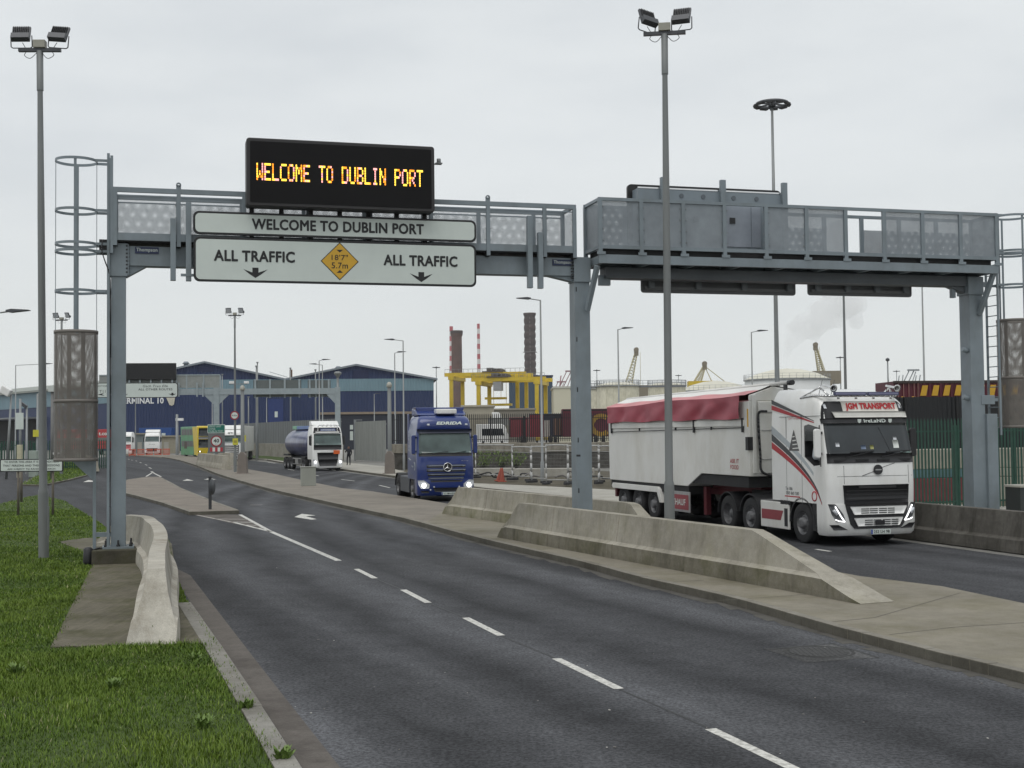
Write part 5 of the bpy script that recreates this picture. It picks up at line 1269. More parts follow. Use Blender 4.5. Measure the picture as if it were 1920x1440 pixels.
# trailer running gear
TRED = mat('chassis_maroon', (.12, .018, .025), .6)
m_ = MB(); m_.bb(-.5, -.38, 4.9, B1 - .3, .95, 1.14); m_.bb(.38, .5, 4.9, B1 - .3, .95, 1.14); m_.bb(-.5, .5, 5.0, 8.2, 1.15, 1.55); m_.bb(-.9, -.75, 7.8, 8.0, .35, 1.2); m_.bb(.75, .9, 7.8, 8.0, .35, 1.2); m_.bb(-1.1, 1.1, B1 - .35, B1 - .2, .6, .9); m_.build('trailer_chassis', TRED, tr)
m_ = MB(); m_.bb(-1.2, 1.2, 4.4, 8.3, 1.3, 1.6); m_.bb(-1.2, 1.2, 8.4, B1 - .1, .95, 1.19); m_.build('trailer_underside', DARK, tr)
for y in (11.25, 12.6, 13.95):
    for sx in (-1, 1): wheel(tr, sx * 1.04, y, sx, 'front')
    MB().cyl((-1, y, .52), (1, y, .52), .08).build('axle', DARK, tr)
for sx in (-1, 1):
    m_ = MB(); m_.prism([(10.35, .6), (10.55, .6), (10.75, .92), (14.75, .92), (14.85, 1.0), (14.75, 1.1), (10.7, 1.1), (10.55, 1.02)], sx * 1.29, sx * .75, 'x'); m_.build('wheel_cover', CREAMP, tr, .01)
    m_ = MB(); m_.bb(sx * 1.23, sx * 1.19, 8.3, 10.2, .38, 1.02); g_ = m_.build('side_guard', ALLOY, tr, .01)
    if sx < 0:
        MB().bb(-1.24, -1.23, 8.4, 10.2, .46, .92).build('guard_panel', STRD, g_); text('lettering', 'FRUEHAUF', SIGNW, g_, (-1.242, 9.35, .69), 1.5, .2, X=(0, -1, 0), bold=.02)

def driver():
    t = thing('person', 'driver in a pale grey top sitting at the open side window of the white lorry', 'person', tr.matrix_basis @ Vector((-.82, .98, 1.9)), TH)
    J = {'hip': (0, .1, .05), 'chs': (0, .1, .42), 'nk': (0, .06, .58), 'hd': (0, .02, .72), 'top': (0, .05, .83), 'sl': (-.18, .08, .5), 'el': (-.32, -.1, .28), 'wl': (-.2, -.34, .3), 'hl': (-.16, -.42, .33), 'sr': (.18, .08, .5), 'er': (.22, -.12, .3), 'wr': (.1, -.36, .36), 'hr': (.08, -.44, .38)}
    E = [('hip', 'chs'), ('chs', 'nk'), ('nk', 'hd'), ('hd', 'top'), ('chs', 'sl'), ('sl', 'el'), ('el', 'wl'), ('wl', 'hl'), ('chs', 'sr'), ('sr', 'er'), ('er', 'wr'), ('wr', 'hr')]
    rad = dict(hip=.16, chs=.17, nk=.06, hd=.1, top=.075, sl=.085, el=.06, wl=.045, hl=.045, sr=.085, er=.06, wr=.045, hr=.045)
    ks = list(J); me = bpy.data.meshes.new('body'); me.from_pydata([J[k] for k in ks], [(ks.index(a), ks.index(b)) for a, b in E], []); o = bpy.data.objects.new('body', me); col.objects.link(o); o.parent = t
    mo = o.modifiers.new('skin', 'SKIN')
    for k, sv in zip(ks, me.skin_vertices[0].data): sv.radius = (rad[k], rad[k]); sv.use_root = k == 'hip'
    s2 = o.modifiers.new('sub', 'SUBSURF'); s2.levels = s2.render_levels = 1
    m, tt, b = base('driver_clothes'); g = tt.new('ShaderNodeSeparateXYZ'); tt.l.new(tt.mapv(), g.inputs[0])
    tt.l.new(tt.ramp(g.outputs[2], [(.0, (.36, .39, .42)), (.555, (.36, .39, .42)), (.565, (.36, .21, .16)), (.79, (.36, .21, .16)), (.80, (.03, .025, .02))]), b.inputs['Base Color']); b.inputs['Roughness'].default_value = .85; me.materials.append(m)
    e = MB()
    for sx in (-.035, .035): e.lathe([(0, -.012), (.012, 0), (0, .012)], 8, 0, Matrix.Translation((sx, -.085, .735)))
    e.build('eye', BLACK, t); e = MB(); e.prism([(-.012, .67), (.012, .67), (0, .73)], -.115, -.07, 'y'); e.build('nose', mat('skin_tone', (.36, .21, .16), .7), t)
    return t
driver()

# ------------------------------------------------------------------ blue tractor unit
bt = thing('tractor_unit', 'blue tractor unit without a trailer, headlights on, coming down the far carriageway', 'lorry', (-2.86, 55, 0), R(15))
BLU = mat('blue_paint', (.014, .034, .165), .28, 0, .1, 1.2, coat=.6, dirt='#3a4468', dirt_amt=.2); BLUD = mat('blue_paint_visor', (.03, .035, .06), .35)
BC = Cab([(.95, .02, 1.25), (1.3, -.02, 1.25), (1.9, .03, 1.25), (2.1, .08, 1.24), (2.6, .20, 1.23), (2.95, .30, 1.21), (3.1, .26, 1.19), (3.3, .22, 1.17), (3.5, .30, 1.13), (3.62, .45, 1.07), (3.7, .75, 1.0), (3.73, 1.1, .95)], 2.3, .30, 3.6)
cb = BC.body('cab', BLU, bt)
BB = Cab([(.26, .06, 1.2), (.34, .0, 1.24), (.7, -.06, 1.25), (.95, -.04, 1.25)], .62, .32, 3.6); BB.body('bumper', BLU, bt)
BC.patch('windscreen', [(2.06, -1.14, 1.14), (2.5, -1.14, 1.14), (2.95, -1.1, 1.1)], GLASSG, cb, .01, 16, 4)
BC.patch('scuttle', [(1.94, -1.16, 1.16), (2.08, -1.16, 1.16)], BLACK, cb, .012, 14)
BC.patch('sun_visor', [(2.9, -1.12, 1.12), (3.12, -1.14, 1.14)], BLUD, cb, .10, 16, 2)
text('lettering', 'EDRIDA', SIGNW, cb, (.18, BC.fy(0, 3.36) - .02, 3.36), 1.12, .14, bold=.05, shear=.25, Y=(0, .35, 1))
for x in (-.72, .95): BC.patch('marker_lamp', [(3.28, x - .06, x + .06), (3.34, x - .05, x + .05)], LAMP, cb, .02, 3)
for xa, xb in ((-.6, .1), (.3, .9)):
    m_ = MB(); m_.bar(BC.pt(xa, 2.05, .04), BC.pt(xb, 2.14, .04), .02, .02); m_.build('wiper', BLACK, cb)
m_ = MB(); m_.prism([(-.95, 3.74), (.95, 3.74), (1.1, 4.06), (-1.1, 4.06)], 1.2, 2.0, 'y'); m_.build('roof_spoiler', BLU, bt, .03)
m_ = MB(); m_.prism([(.8, 3.72), (1.35, 3.96), (2.2, 4.03), (2.2, 3.7)], -1.08, 1.08, 'x'); m_.build('roof_deflector', BLU, bt, .04)
m_ = MB(); m_.bb(-.3, .6, .5, 1.1, 3.76, 3.98); m_.build('roof_air_unit', WHITE, bt, .05)
m_ = MB()
for sx in (-1, 1): m_.bb(sx * 1.2, sx * 1.16, 2.3, 2.65, 1.0, 3.8)
m_.each('side_fairing', BLU, bt, .02)
# slatted grille with a star in a ring
SILV = mat('grille_trim', (.2, .22, .26), .3, .6)
for z0, z1, wd in ((1.52, 1.58, .86), (1.34, 1.40, .86), (1.16, 1.22, .82), (.99, 1.05, .78)):
    g_ = BC.patch('grille_slat', [(z0 - .07, -wd + .04, wd - .04), (z0, -wd, wd)], BLACK, cb, .008, 12); BC.patch('grille_trim', [(z0, -wd, wd), (z1, -wd + .02, wd - .02)], SILV, g_, .03, 12)
BB.patch('grille_slat', [(.84, -.66, .66), (.92, -.72, .72)], BLACK, bt, .01, 12)
c = Vector((.05, BC.fy(0, 1.48) - .07, 1.47)); m_ = MB(); m_.lathe([(.165, -.012), (.195, -.012), (.195, .014), (.165, .014), (.165, -.012)], 32, 0, Matrix.Translation(c) @ Matrix.Rotation(math.pi / 2, 4, 'X'))
for k in range(3):
    a = R(90 + 120 * k); pt = c + Vector((.17 * math.cos(a), 0, .17 * math.sin(a)))
    for sg in (-1, 1):
        b_ = c + Vector((.03 * math.cos(a + sg * R(60)), 0, .03 * math.sin(a + sg * R(60)))); m_.add([c + Vector((0, -.03, 0)), pt, b_], [(0, 1, 2)])
m_.build('star_badge', CHROME, cb); MB().disc(c + Vector((0, .015, 0)), .165, (0, -1, 0), 24, 0, .004).build('badge_disc', BLACK, cb)
text('lettering', 'Actros', ALLOY, cb, (.82, BC.fy(.8, 1.74) - .015, 1.74), .3, .05)
for x in (-.84, .84):
    o = MB().disc(BC.pt(x, .9, .015), .028, (0, -1, 0), 10, 0, .01).build('marker_lamp', LAMP, cb)
for sx in (-1, 1):
    q = lambda a, b: (min(sx * a, sx * b), max(sx * a, sx * b))
    hl = BB.patch('headlight', [(.58, *q(.76, 1.1)), (.74, *q(.74, 1.2)), (.92, *q(.98, 1.22))], LAMP, bt, .012, 8, 3)
    MB().disc(BB.pt(sx * .98, .70, .02), .095, (0, -1, 0), 18, 0, .02).build('lit_lamp', GLOW, hl)
    BB.patch('fog_light_recess', [(.38, *q(.75, 1.05)), (.48, *q(.78, 1.12))], BLACK, bt, .01, 6)
    MB().disc(BB.pt(sx * .7, .52, .012), .035, (0, -1, 0), 10, 0, .01).build('marker_lamp', LAMP, bt); MB().disc(BB.pt(sx * .55, .64, .012), .035, (0, -1, 0), 10, 0, .01).build('marker_lamp', LAMP, bt)
    mirror(bt, BC, sx, 2.05, 2.85, BLU, 1.36, .28)
    mudguard(bt, sx * 1.25, sx * .85, 1.4, .58, 0, 180, BLUD, .05); mudguard(bt, sx * 1.25, sx * .6, 5.1, .58, 0, 180, DARK)
    wheel(bt, sx * 1.07, 1.4, sx, 'front'); wheel(bt, sx * 1.06, 5.1, sx, 'rear'); wheel(bt, sx * .74, 5.1, sx, 'rear')
    m_ = MB(); m_.bb(sx * 1.24, sx * 1.18, 2.05, 4.3, .32, 1.0); m_.bb(sx * 1.2, sx * .7, 2.3, 4.3, .95, 1.02); m_.build('side_skirt', mat('skirt_grey_blue', (.045, .05, .06), .5), bt, .015)
    m_ = MB(); m_.bb(sx * 1.24, sx * .95, .62, .82, .35, .95); m_.build('step', BLUD, bt, .01)
BB.patch('air_intake', [(.42, -.5, .5), (.60, -.6, .6)], BLACK, bt, .008, 10)
plate_no(bt, .08, -.075, .35, '161-MH-824', w_=.62)
side_poly('side_window', [(.5, 2.0), (1.15, 2.0), (1.15, 2.85), (.56, 2.85)], -1.236, GLASS, cb, .012); side_poly('side_window', [(.5, 2.0), (1.15, 2.0), (1.15, 2.85), (.56, 2.85)], 1.236, GLASS, cb, .012, 1)
for z, y in ((1.9, 1.75), (1.85, 1.55)): side_poly('stripe', [(y, z - .08), (y + .35, z - .08), (y + .35, z - .05), (y, z - .05)], -1.252, SIGNW, cb, .004)
text('lettering', 'E\nD\nR\nI\nD\nA', SIGNW, cb, (-1.256, 1.95, 2.6), .13, .9, X=(0, -1, 0), bold=.03)
m_ = MB()
for k in range(8):
    a0, a1 = R(-60 + k * 20), R(-40 + k * 20); r0 = .2
    m_.prism([(.75 - r0 * math.cos(a0), 1.5 + r0 * math.sin(a0)), (.75 - r0 * math.cos(a1), 1.5 + r0 * math.sin(a1)), (.75 - (r0 - .05) * math.cos(a1), 1.5 + (r0 - .05) * math.sin(a1)), (.75 - (r0 - .05) * math.cos(a0), 1.5 + (r0 - .05) * math.sin(a0))], -1.252, -1.258, 'x')
m_.build('crescent_emblem', SIGNW, cb)
text('lettering', 'Haulage', SIGNW, cb, (-1.256, 1.15, 1.5), .45, .1, X=(0, -1, 0))
m_ = MB(); m_.bb(-.5, -.4, .6, 6.1, .7, .95); m_.bb(.4, .5, .6, 6.1, .7, .95); m_.bb(-.5, .5, 2.4, 6.0, .8, .9); m_.bb(-.6, .6, 4.6, 5.5, 1.0, 1.12); m_.cyl((-.9, 1.4, .52), (.9, 1.4, .52), .08); m_.cyl((-.9, 5.1, .52), (.9, 5.1, .52), .12); m_.bb(-.85, .85, .4, 3.4, .3, .8); m_.bb(-1.2, 1.2, .84, 2.3, .93, 1.0); m_.build('chassis', DARK, bt)

# ------------------------------------------------------------------ tanker lorry
def simple_cab(t, name, lv, bl, mcab, yb=2.3, header=None, ws=(2.1, 3.0), wsx=1.12, grille=(.5, 1.5, .75), dark_lower=None, lights=True, gm=BLACK, gl_=GLASSG, mir=BLACK, detail=True):
    c_ = Cab(lv, yb, .28, 3.8); cb = c_.body(name, mcab, t)
    b_ = Cab(bl, .62, .28, 3.8); b_.body('bumper', mcab, t)
    c_.patch('windscreen', [(ws[0], -wsx, wsx), (ws[1], -wsx + .04, wsx - .04)], gl_, cb, .012, 12, 4)
    if header: c_.patch('header_panel', [(header[0], -wsx, wsx), (header[1], -wsx + .1, wsx - .1)], BLACK, cb, .012, 12, 2)
    if dark_lower: c_.patch('scuttle', [(dark_lower[0], -wsx, wsx), (dark_lower[1], -wsx, wsx)], BLACK, cb, .014, 12, 2)
    if grille:
        z0, z1, wd = grille; zm = b_.lv[-1][0]
        if z1 > zm: c_.patch('grille', [(zm, -wd, wd), (z1, -wd - .04, wd + .04)], gm, cb, .014, 10, 2)
        b_.patch('grille', [(z0, -wd + .15, wd - .15), (min(zm, z1), -wd, wd)], gm, t, .014, 10, 2)
    for sx in (-1, 1):
        q = lambda a, b: (min(sx * a, sx * b), max(sx * a, sx * b))
        hl = b_.patch('headlight', [(.55, *q(.82, 1.1)), (.95, *q(.98, 1.2))], LAMP, t, .012, 5, 2)
        if lights: MB().disc(b_.pt(sx * 1.0, .75, .02), .09, (0, -1, 0), 14, 0, .02).build('lit_lamp', GLOW, hl)
        mirror(t, c_, sx, 2.1, 2.85, mir, 1.38, .3)
        side_poly('side_window', [(.45, 2.05), (1.15, 2.05), (1.15, 2.95), (.52, 2.95)], sx * 1.238, GLASS, cb, .014, sx)
        wheel(t, sx * 1.06, 1.4, sx, 'front'); mudguard(t, sx * 1.24, sx * .85, 1.4, .58, 0, 180, DARK, .04)
    MB().bb(-1.15, 1.15, .5, yb, .5, 1.1).build('chassis', DARK, t)
    return c_, b_, cb
LV = [(.95, .0, 1.24), (1.5, .0, 1.25), (2.05, .04, 1.25), (2.5, .12, 1.24), (3.0, .25, 1.22), (3.3, .36, 1.18), (3.55, .55, 1.12), (3.7, .9, 1.05), (3.75, 1.4, .98)]
BL = [(.26, .06, 1.2), (.34, 0, 1.24), (.95, 0, 1.24)]
tk = thing('tanker_lorry', 'white tanker lorry with a dark blue oil tank, orange hazard plate on its nose', 'lorry', (-14.85, 103, 0), R(19))
c_, b_, cb = simple_cab(tk, 'cab', LV, BL, WHITE, header=(3.05, 3.5), dark_lower=(1.72, 2.1), grille=(.42, 1.5, .82))
c_.patch('sun_visor', [(3.06, -.95, .95), (3.16, -.95, .95)], WHITE, cb, .1, 10)
o = c_.patch('name_sign', [(3.22, -.55, .7), (3.42, -.53, .68)], mat('sign_blue_grey', (.16, .18, .33), .4), cb, .04, 8); text('lettering', 'CITYWIDE OIL', SIGNW, o, (.08, c_.fy(0, 3.32) - .055, 3.32), 1.1, .12, Y=(0, .3, 1), bold=.02)
m_ = MB(); m_.tube(catmull([(-.75, .3, 3.2), (-.72, .3, 3.62), (-.5, .28, 3.7), (.6, .28, 3.7), (.8, .3, 3.62), (.82, .3, 3.2)], 4), .035, 8)
m_.build('light_frame', CHROME, tk)
for x in (-.4, -.05, .3, .6): MB().disc((x, .24, 3.66), .09, (0, -1, 0), 14, 0, .06).build('spot_lamp', WHITE, tk)
m_ = MB(); m_.prism([(.9, 3.7), (1.6, 4.05), (2.3, 4.05), (2.3, 3.6)], -1.1, 1.1, 'x'); m_.build('roof_deflector', WHITE, tk, .04)
o = MB().bb(.45, .95, -.05, -.025, 1.38, 1.68).build('hazard_plate', mat('hazard_orange', (.72, .13, .02), .45), tk); MB().bb(.45, .95, -.055, -.05, 1.52, 1.54).build('plate_line', SIGNB, o)
m_ = MB(); m_.bar((-.6, -.03, 1.55), (.7, -.02, 1.72), .02, .01); m_.build('grille_bar', CHROME, tk)
TANKM = mat('tank_blue', (.045, .05, .125), .3, 0, .3, .6, coat=.4, dirt='#7b86ad', dirt_amt=.5)
m_ = MB(); m_.lathe([(0, -.2), (.5, -.17), (.95, -.02), (1.18, .25), (1.22, .6), (1.22, 7.6), (1.15, 8.0), (.9, 8.3), (.5, 8.42), (0, 8.45)], 32, 0, Matrix.Translation((0, 3.2, 2.25)) @ Matrix.Rotation(-math.pi / 2, 4, 'X') @ Matrix.Scale(.95, 4, (0, 1, 0)))
tkb = m_.build('tank', TANKM, tk)
m_ = MB(); m_.lathe([(.98, 8.2), (.6, 8.4), (.3, 8.45), (.0, 8.455)], 24, 0, Matrix.Translation((0, 3.22, 2.25)) @ Matrix.Rotation(-math.pi / 2, 4, 'X')); m_.build('tank_end_panel', mat('tank_orange', (.38, .15, .06), .4, 0, .5, 2), tkb)
m_ = MB(); m_.bb(-.5, .5, 3.6, 9.5, 3.42, 3.7); m_.build('walkway_box', mat('tank_top_blue', (.12, .2, .42), .4), tkb, .02); m_ = MB(); m_.bb(-.52, .52, 9.5, 10.9, 3.42, 3.72); m_.build('walkway_box', mat('tank_top_green', (.2, .42, .28), .4), tkb, .02)
m_ = MB(); m_.bb(-1.15, 1.15, 9.9, 11.6, 1.15, 1.3); m_.bb(-.5, .5, 2.5, 11.5, .9, 1.15); m_.bb(-.4, .4, 3, 11, 1.1, 1.2)
m_.build('trailer_chassis', DARK, tk)
m_ = MB(); m_.bb(-1.2, -1.15, 5.4, 8.2, .9, 1.0); m_.bb(-1.2, -1.15, 5.4, 8.2, .45, .52); m_.bb(-1.19, -1.16, 5.4, 5.5, .45, 1.0); m_.bb(-1.18, -.7, 6.5, 7.5, .5, .9); m_.build('side_guard', ALLOY, tk)
for y in (4.2, 5.0, 8.7, 9.9, 11.1):
    for sx in (-1, 1): wheel(tk, sx * 1.03, y, sx, 'rear')
m_ = MB(); m_.bb(-1.22, 1.22, 3.7, 5.6, 1.05, 1.12); m_.build('mudguard', BLACK, tk)
MB().bb(-1.1, 1.1, 2.35, 2.6, 1.0, 3.6).build('cab_rear_panel', WHITE, tk, .03)
KP = Matrix.Translation((0, 4.6, 0)) @ Matrix.Rotation(R(5), 4, 'Z') @ Matrix.Translation((0, -4.6, 0))   # the trailer is still turning behind the cab
for ch in tk.children:
    nm = ch.name.split('.')[0]
    if nm in ('tank', 'trailer_chassis', 'side_guard') or (nm == 'wheel' and ch.matrix_basis.translation.y > 8): ch.matrix_basis = KP @ ch.matrix_basis

# ------------------------------------------------------------------ lorries and bus farther up the road
q = thing('lorry', 'white lorry with a silver slatted grille and lit headlights behind the 40 sign', 'lorry', (P(433, 800, 146).x, 146, 0), R(6))
c_, b_, cb = simple_cab(q, 'cab', LV, BL, WHITE, grille=(.45, 1.9, .85), gm=mat('grille_dark', (.05, .05, .055), .5))
m_ = MB()
for z in np.linspace(.6, 1.75, 6): m_.bb(-.8, .8, -.05, -.02, z, z + .09)
m_.build('grille_bar', WHITE, q); text('lettering', 'GTi', SIGNB, cb, (-.1, c_.fy(0, 3.25) - .02, 3.25), .6, .2, bold=.03, Y=(0, .3, 1)); MB().prism([(.7, 3.7), (1.4, 4.15), (2.3, 4.15), (2.3, 3.6)], -1.1, 1.1, 'x').build('roof_deflector', WHITE, q, .04)
MB().bb(-1.25, 1.25, 2.6, 14, 1.1, 4.1).build('box_body', CREAMP, q, .03)
for y in (5, 11, 12.4):
    for sx in (-1, 1): wheel(q, sx * 1.03, y, sx, 'rear')
q = thing('lorry', 'white lorry facing the orange barriers in front of the blue warehouse', 'lorry', (P(285, 800, 212).x, 212, 0), R(8))
c_, b_, cb = simple_cab(q, 'cab', LV, BL, WHITE, grille=(.5, 1.05, .85), lights=False); MB().prism([(.7, 3.7), (1.2, 4.1), (2.3, 4.15), (2.3, 3.6)], -1.15, 1.15, 'x').build('roof_deflector', WHITE, q, .04)
text('lettering', 'Renault', SIGNB, cb, (0, c_.fy(0, 1.7) - .02, 1.7), .9, .12)
q = thing('lorry', 'white and red lorry cab half hidden behind the left gantry post', 'lorry', (P(232, 800, 205).x, 205, 0), R(4))
c_, b_, cb = simple_cab(q, 'cab', LV, BL, WHITE, grille=None, lights=False); c_.patch('red_panel', [(1.0, -1.1, 1.1), (1.75, -1.1, 1.1)], mat('faded_red_panel', (.5, .12, .13), .5), cb, .014, 8)
q = thing('box_trailer', 'red box trailer with white lettering left of the left gantry post', 'trailer', (P(158, 800, 216).x, 216, 0), R(3))
MB().bb(-4.5, 4.6, 0, 2.5, 1.0, 4.3).build('box_body', mat('trailer_red', (.40, .045, .05), .5), q, .04); text('lettering', 't.com', SIGNW, q, (3.4, -.01, 3.55), 2.0, .55, bold=.03); MB().bb(-4.5, 4.6, -.02, -.004, 2.35, 2.9).build('grey_band', mat('band_grey', (.15, .15, .14), .6), q)
for x in (-3, 1.5, 2.8): wheel(q, x, .2, -1, 'rear')
# double-decker
bus = thing('double_decker_bus', 'green and yellow double decker bus turning behind the 40 sign', 'bus', (P(388, 800, 176).x, 176, 0), R(27))
BUSW = mat('bus_window', (.05, .055, .06), .35, 0, .5, .9)
GRN = mat('bus_green', (.05, .26, .11), .35, 0, .2, .8); YLW = mat('bus_yellow', (.62, .46, .03), .35, 0, .06)
BU = Cab([(.3, .05, 1.25), (1.0, .0, 1.26), (2.2, .08, 1.26), (3.6, .16, 1.26), (4.2, .22, 1.24), (4.35, .5, 1.1)], 1.2, .3, 4); bb_ = BU.body('front_body', YLW, bus)
m_ = MB(); m_.bb(-1.26, 1.26, 1.18, 10.5, .3, 4.3); rb_ = m_.build('body', GRN, bus, .08)
BU.patch('windscreen', [(1.35, -1.15, 1.15), (2.5, -1.12, 1.12)], GLASS, bb_, .014, 10, 3); BU.patch('upper_window', [(2.95, -1.12, 1.12), (4.05, -1.05, 1.05)], GLASS, bb_, .014, 10, 3); BU.patch('destination_panel', [(2.55, -1.12, 1.12), (2.9, -1.12, 1.12)], mat('panel_grey', (.2, .2, .2), .4), bb_, .014, 10)
for sx in (-1, 1):
    for z0, z1 in ((1.5, 2.3), (3.1, 3.95)):
        for k in range(5): side_poly('window', [(1.6 + k * 1.7, z0), (3.1 + k * 1.7, z0), (3.1 + k * 1.7, z1), (1.6 + k * 1.7, z1)], sx * 1.255, BUSW, rb_, .012, sx)
    for y in (2.4, 7.8): wheel(bus, sx * 1.1, y, sx, 'front', z=.5)
    q = lambda a, b: (min(sx * a, sx * b), max(sx * a, sx * b))
    h_ = BU.patch('headlight', [(.75, *q(.7, 1.1)), (.95, *q(.85, 1.2))], BLACK, bus, .014, 4); MB().disc(BU.pt(sx * .95, .85, .03), .08, (0, -1, 0), 12, 0, .02).build('lit_lamp', GLOW, h_)
side_poly('yellow_panel', [(1.2, .4), (2.0, .4), (3.2, 4.25), (1.2, 4.25)], -1.262, YLW, rb_, .006); side_poly('dark_patch', [(6.5, 1.2), (8.2, 1.2), (8.2, 2.2), (6.5, 2.2)], -1.262, mat('patch_brown', (.06, .04, .03), .5), rb_, .008)

# ------------------------------------------------------------------ person at the tanker's kerb
def person(loc, rz, label):
    t = thing('person', label, 'person', loc, rz)
    J = {'pel': (0, 0, .95), 'wst': (0, .02, 1.12), 'chs': (0, .02, 1.38), 'nk': (0, 0, 1.52), 'hd': (0, -.03, 1.64), 'top': (0, -.02, 1.74),
         'hl': (-.1, 0, .92), 'kl': (-.11, -.03, .5), 'al': (-.11, .02, .09), 'tl': (-.12, -.12, .04), 'hr': (.1, 0, .92), 'kr': (.13, -.08, .5), 'ar': (.14, .0, .09), 'tr': (.15, -.14, .04),
         'sl': (-.2, .02, 1.43), 'el': (-.27, .0, 1.17), 'wl': (-.24, -.14, .95), 'fl': (-.23, -.17, .88), 'sr': (.2, .02, 1.43), 'er': (.28, -.1, 1.2), 'wr': (.2, -.32, 1.25), 'fr': (.17, -.38, 1.29)}
    E = [('pel', 'wst'), ('wst', 'chs'), ('chs', 'nk'), ('nk', 'hd'), ('hd', 'top'), ('pel', 'hl'), ('hl', 'kl'), ('kl', 'al'), ('al', 'tl'), ('pel', 'hr'), ('hr', 'kr'), ('kr', 'ar'), ('ar', 'tr'), ('chs', 'sl'), ('sl', 'el'), ('el', 'wl'), ('wl', 'fl'), ('chs', 'sr'), ('sr', 'er'), ('er', 'wr'), ('wr', 'fr')]
    rad = dict(pel=.16, wst=.15, chs=.17, nk=.06, hd=.095, top=.07, hl=.1, hr=.1, kl=.07, kr=.07, al=.05, ar=.05, tl=.045, tr=.045, sl=.085, sr=.085, el=.058, er=.058, wl=.042, wr=.042, fl=.04, fr=.04)
    ks = list(J); me = bpy.data.meshes.new('body'); me.from_pydata([J[k] for k in ks], [(ks.index(a), ks.index(b)) for a, b in E], [])
    o = bpy.data.objects.new('body', me); col.objects.link(o); o.parent = t
    mo = o.modifiers.new('skin', 'SKIN')
    for k, sv in zip(ks, me.skin_vertices[0].data): sv.radius = (rad[k], rad[k]); sv.use_root = k == 'pel'
    s2 = o.modifiers.new('sub', 'SUBSURF'); s2.levels = s2.render_levels = 1
    m, tt, b = base('dark_clothes'); g = tt.new('ShaderNodeSeparateXYZ'); tt.l.new(tt.mapv(), g.inputs[0])
    cc = tt.ramp(tt.math('MULTIPLY', g.outputs[2], .5), [(.0, (.02, .02, .025)), (.47, (.015, .016, .022)), (.755, (.015, .016, .022)), (.77, (.35, .2, .15)), (.84, (.35, .2, .15)), (.85, (.02, .016, .012))]); tt.l.new(cc, b.inputs['Base Color']); b.inputs['Roughness'].default_value = .85
    me.materials.append(m); return t
p = P(654, 864, 117); person((p.x, 117, .12), R(200), 'person in dark clothes standing on the footpath beside the white tanker lorry')
# ================================================================== buildings and port behind
NAVYW = corrug('navy_cladding', (.018, .034, .10), .6); BAND = corrug('pale_blue_cladding', (.17, .27, .32), .6); DNAVY = mat('navy_louvre', (.014, .022, .07), .6)
ROOFM = corrug('grey_green_roof', (.27, .29, .26), .8); TRIM = mat('roof_trim', (.20, .23, .26), .5)
SW = SIGNW
wh = thing('warehouse', 'large navy blue warehouse with two gables and a pale blue band', 'warehouse', (P(231, 712, 262).x, 262, 0), R(6))
def wz(px, py, c=0): return hit(px, py, wh, c)
xa, xm, xb = 0, wz(535, 712).x, wz(813, 716).x; p1, p2 = wz(384, 680), wz(668, 685); ze = wz(560, 712).z; zb0, zb1 = wz(560, 734).z, wz(560, 711).z
DEP = 90
m_ = MB(); m_.prism([(xa, 0), (xb, 0), (xb, ze), (p2.x, p2.z), (xm, ze), (p1.x, p1.z), (xa, ze)], 0, DEP, 'y'); m_.build('wall', NAVYW, wh)
m_ = MB(); m_.bb(xa, xb, -.12, -.02, zb0, zb1); m_.build('pale_band', BAND, wh)
m_ = MB()
for (x0, z0), (x1, z1) in (((xa - .8, ze - .1), (p1.x, p1.z)), ((p1.x, p1.z), (xm, ze)), ((xm, ze), (p2.x, p2.z)), ((p2.x, p2.z), (xb + .8, ze - .2))):
    m_.prism([(x0, z0 + .02), (x1, z1 + .02), (x1, z1 + .28), (x0, z0 + .28)], -.5, DEP, 'y')
m_.build('roof', ROOFM, wh)
m_ = MB()
for (x0, z0), (x1, z1) in (((xa - .8, ze - .1), (p1.x, p1.z)), ((p1.x, p1.z), (xm, ze)), ((xm, ze), (p2.x, p2.z)), ((p2.x, p2.z), (xb + .8, ze - .2))):
    m_.prism([(x0, z0 - .1), (x1, z1 - .1), (x1, z1 + .3), (x0, z0 + .3)], -.62, -.5, 'y')
m_.build('roof_trim', TRIM, wh)
for a, b, c, d in ((370, 697, 401, 688), (662, 710, 691, 695)):
    u, v = wz(a, b), wz(c, d + (0 if a < 500 else 0)); m_ = MB(); m_.bb(min(u.x, v.x), max(u.x, v.x), -.08, -.02, min(u.z, v.z), max(u.z, v.z)); m_.build('louvre', DNAVY, wh)
for px, py in ((632, 690), (338, 681)):
    u = wz(px, py); m_ = MB(); m_.cyl((u.x, 8, u.z - 2), (u.x, 8, u.z + .3), .5); m_.cyl((u.x, 8, u.z + .3), (u.x, 8, u.z + .8), .8, .4); m_.build('roof_vent', TRIM, wh)
u = wz(545, 707); MB().cyl((u.x, 1, ze - 1), (u.x, 1, u.z + 1.6), .3).build('flue', mat('rusty_flue', (.09, .05, .03), .8), wh)
a, b = wz(500, 780), wz(530, 745); 
m_ = MB(); a, b = wz(503, 850), wz(531, 748); m_.bb(a.x, b.x, -.1, -.02, 0, b.z); m_.build('door', mat('navy_door', (.02, .04, .15), .5), wh)
u = wz(518, 777); MB().bb(u.x - .3, u.x + .3, -.2, -.1, u.z - .6, u.z + .6).build('notice', SW, wh)
a, b = wz(186, 752), wz(306, 752); text('lettering', 'TERMINAL 10', mat('wall_letters', (.75, .76, .76), .5), wh, (wz(264.5, 752).x, -.14, a.z), 9.1, 1.25, bold=.03)
u = wz(322, 751); o = MB()
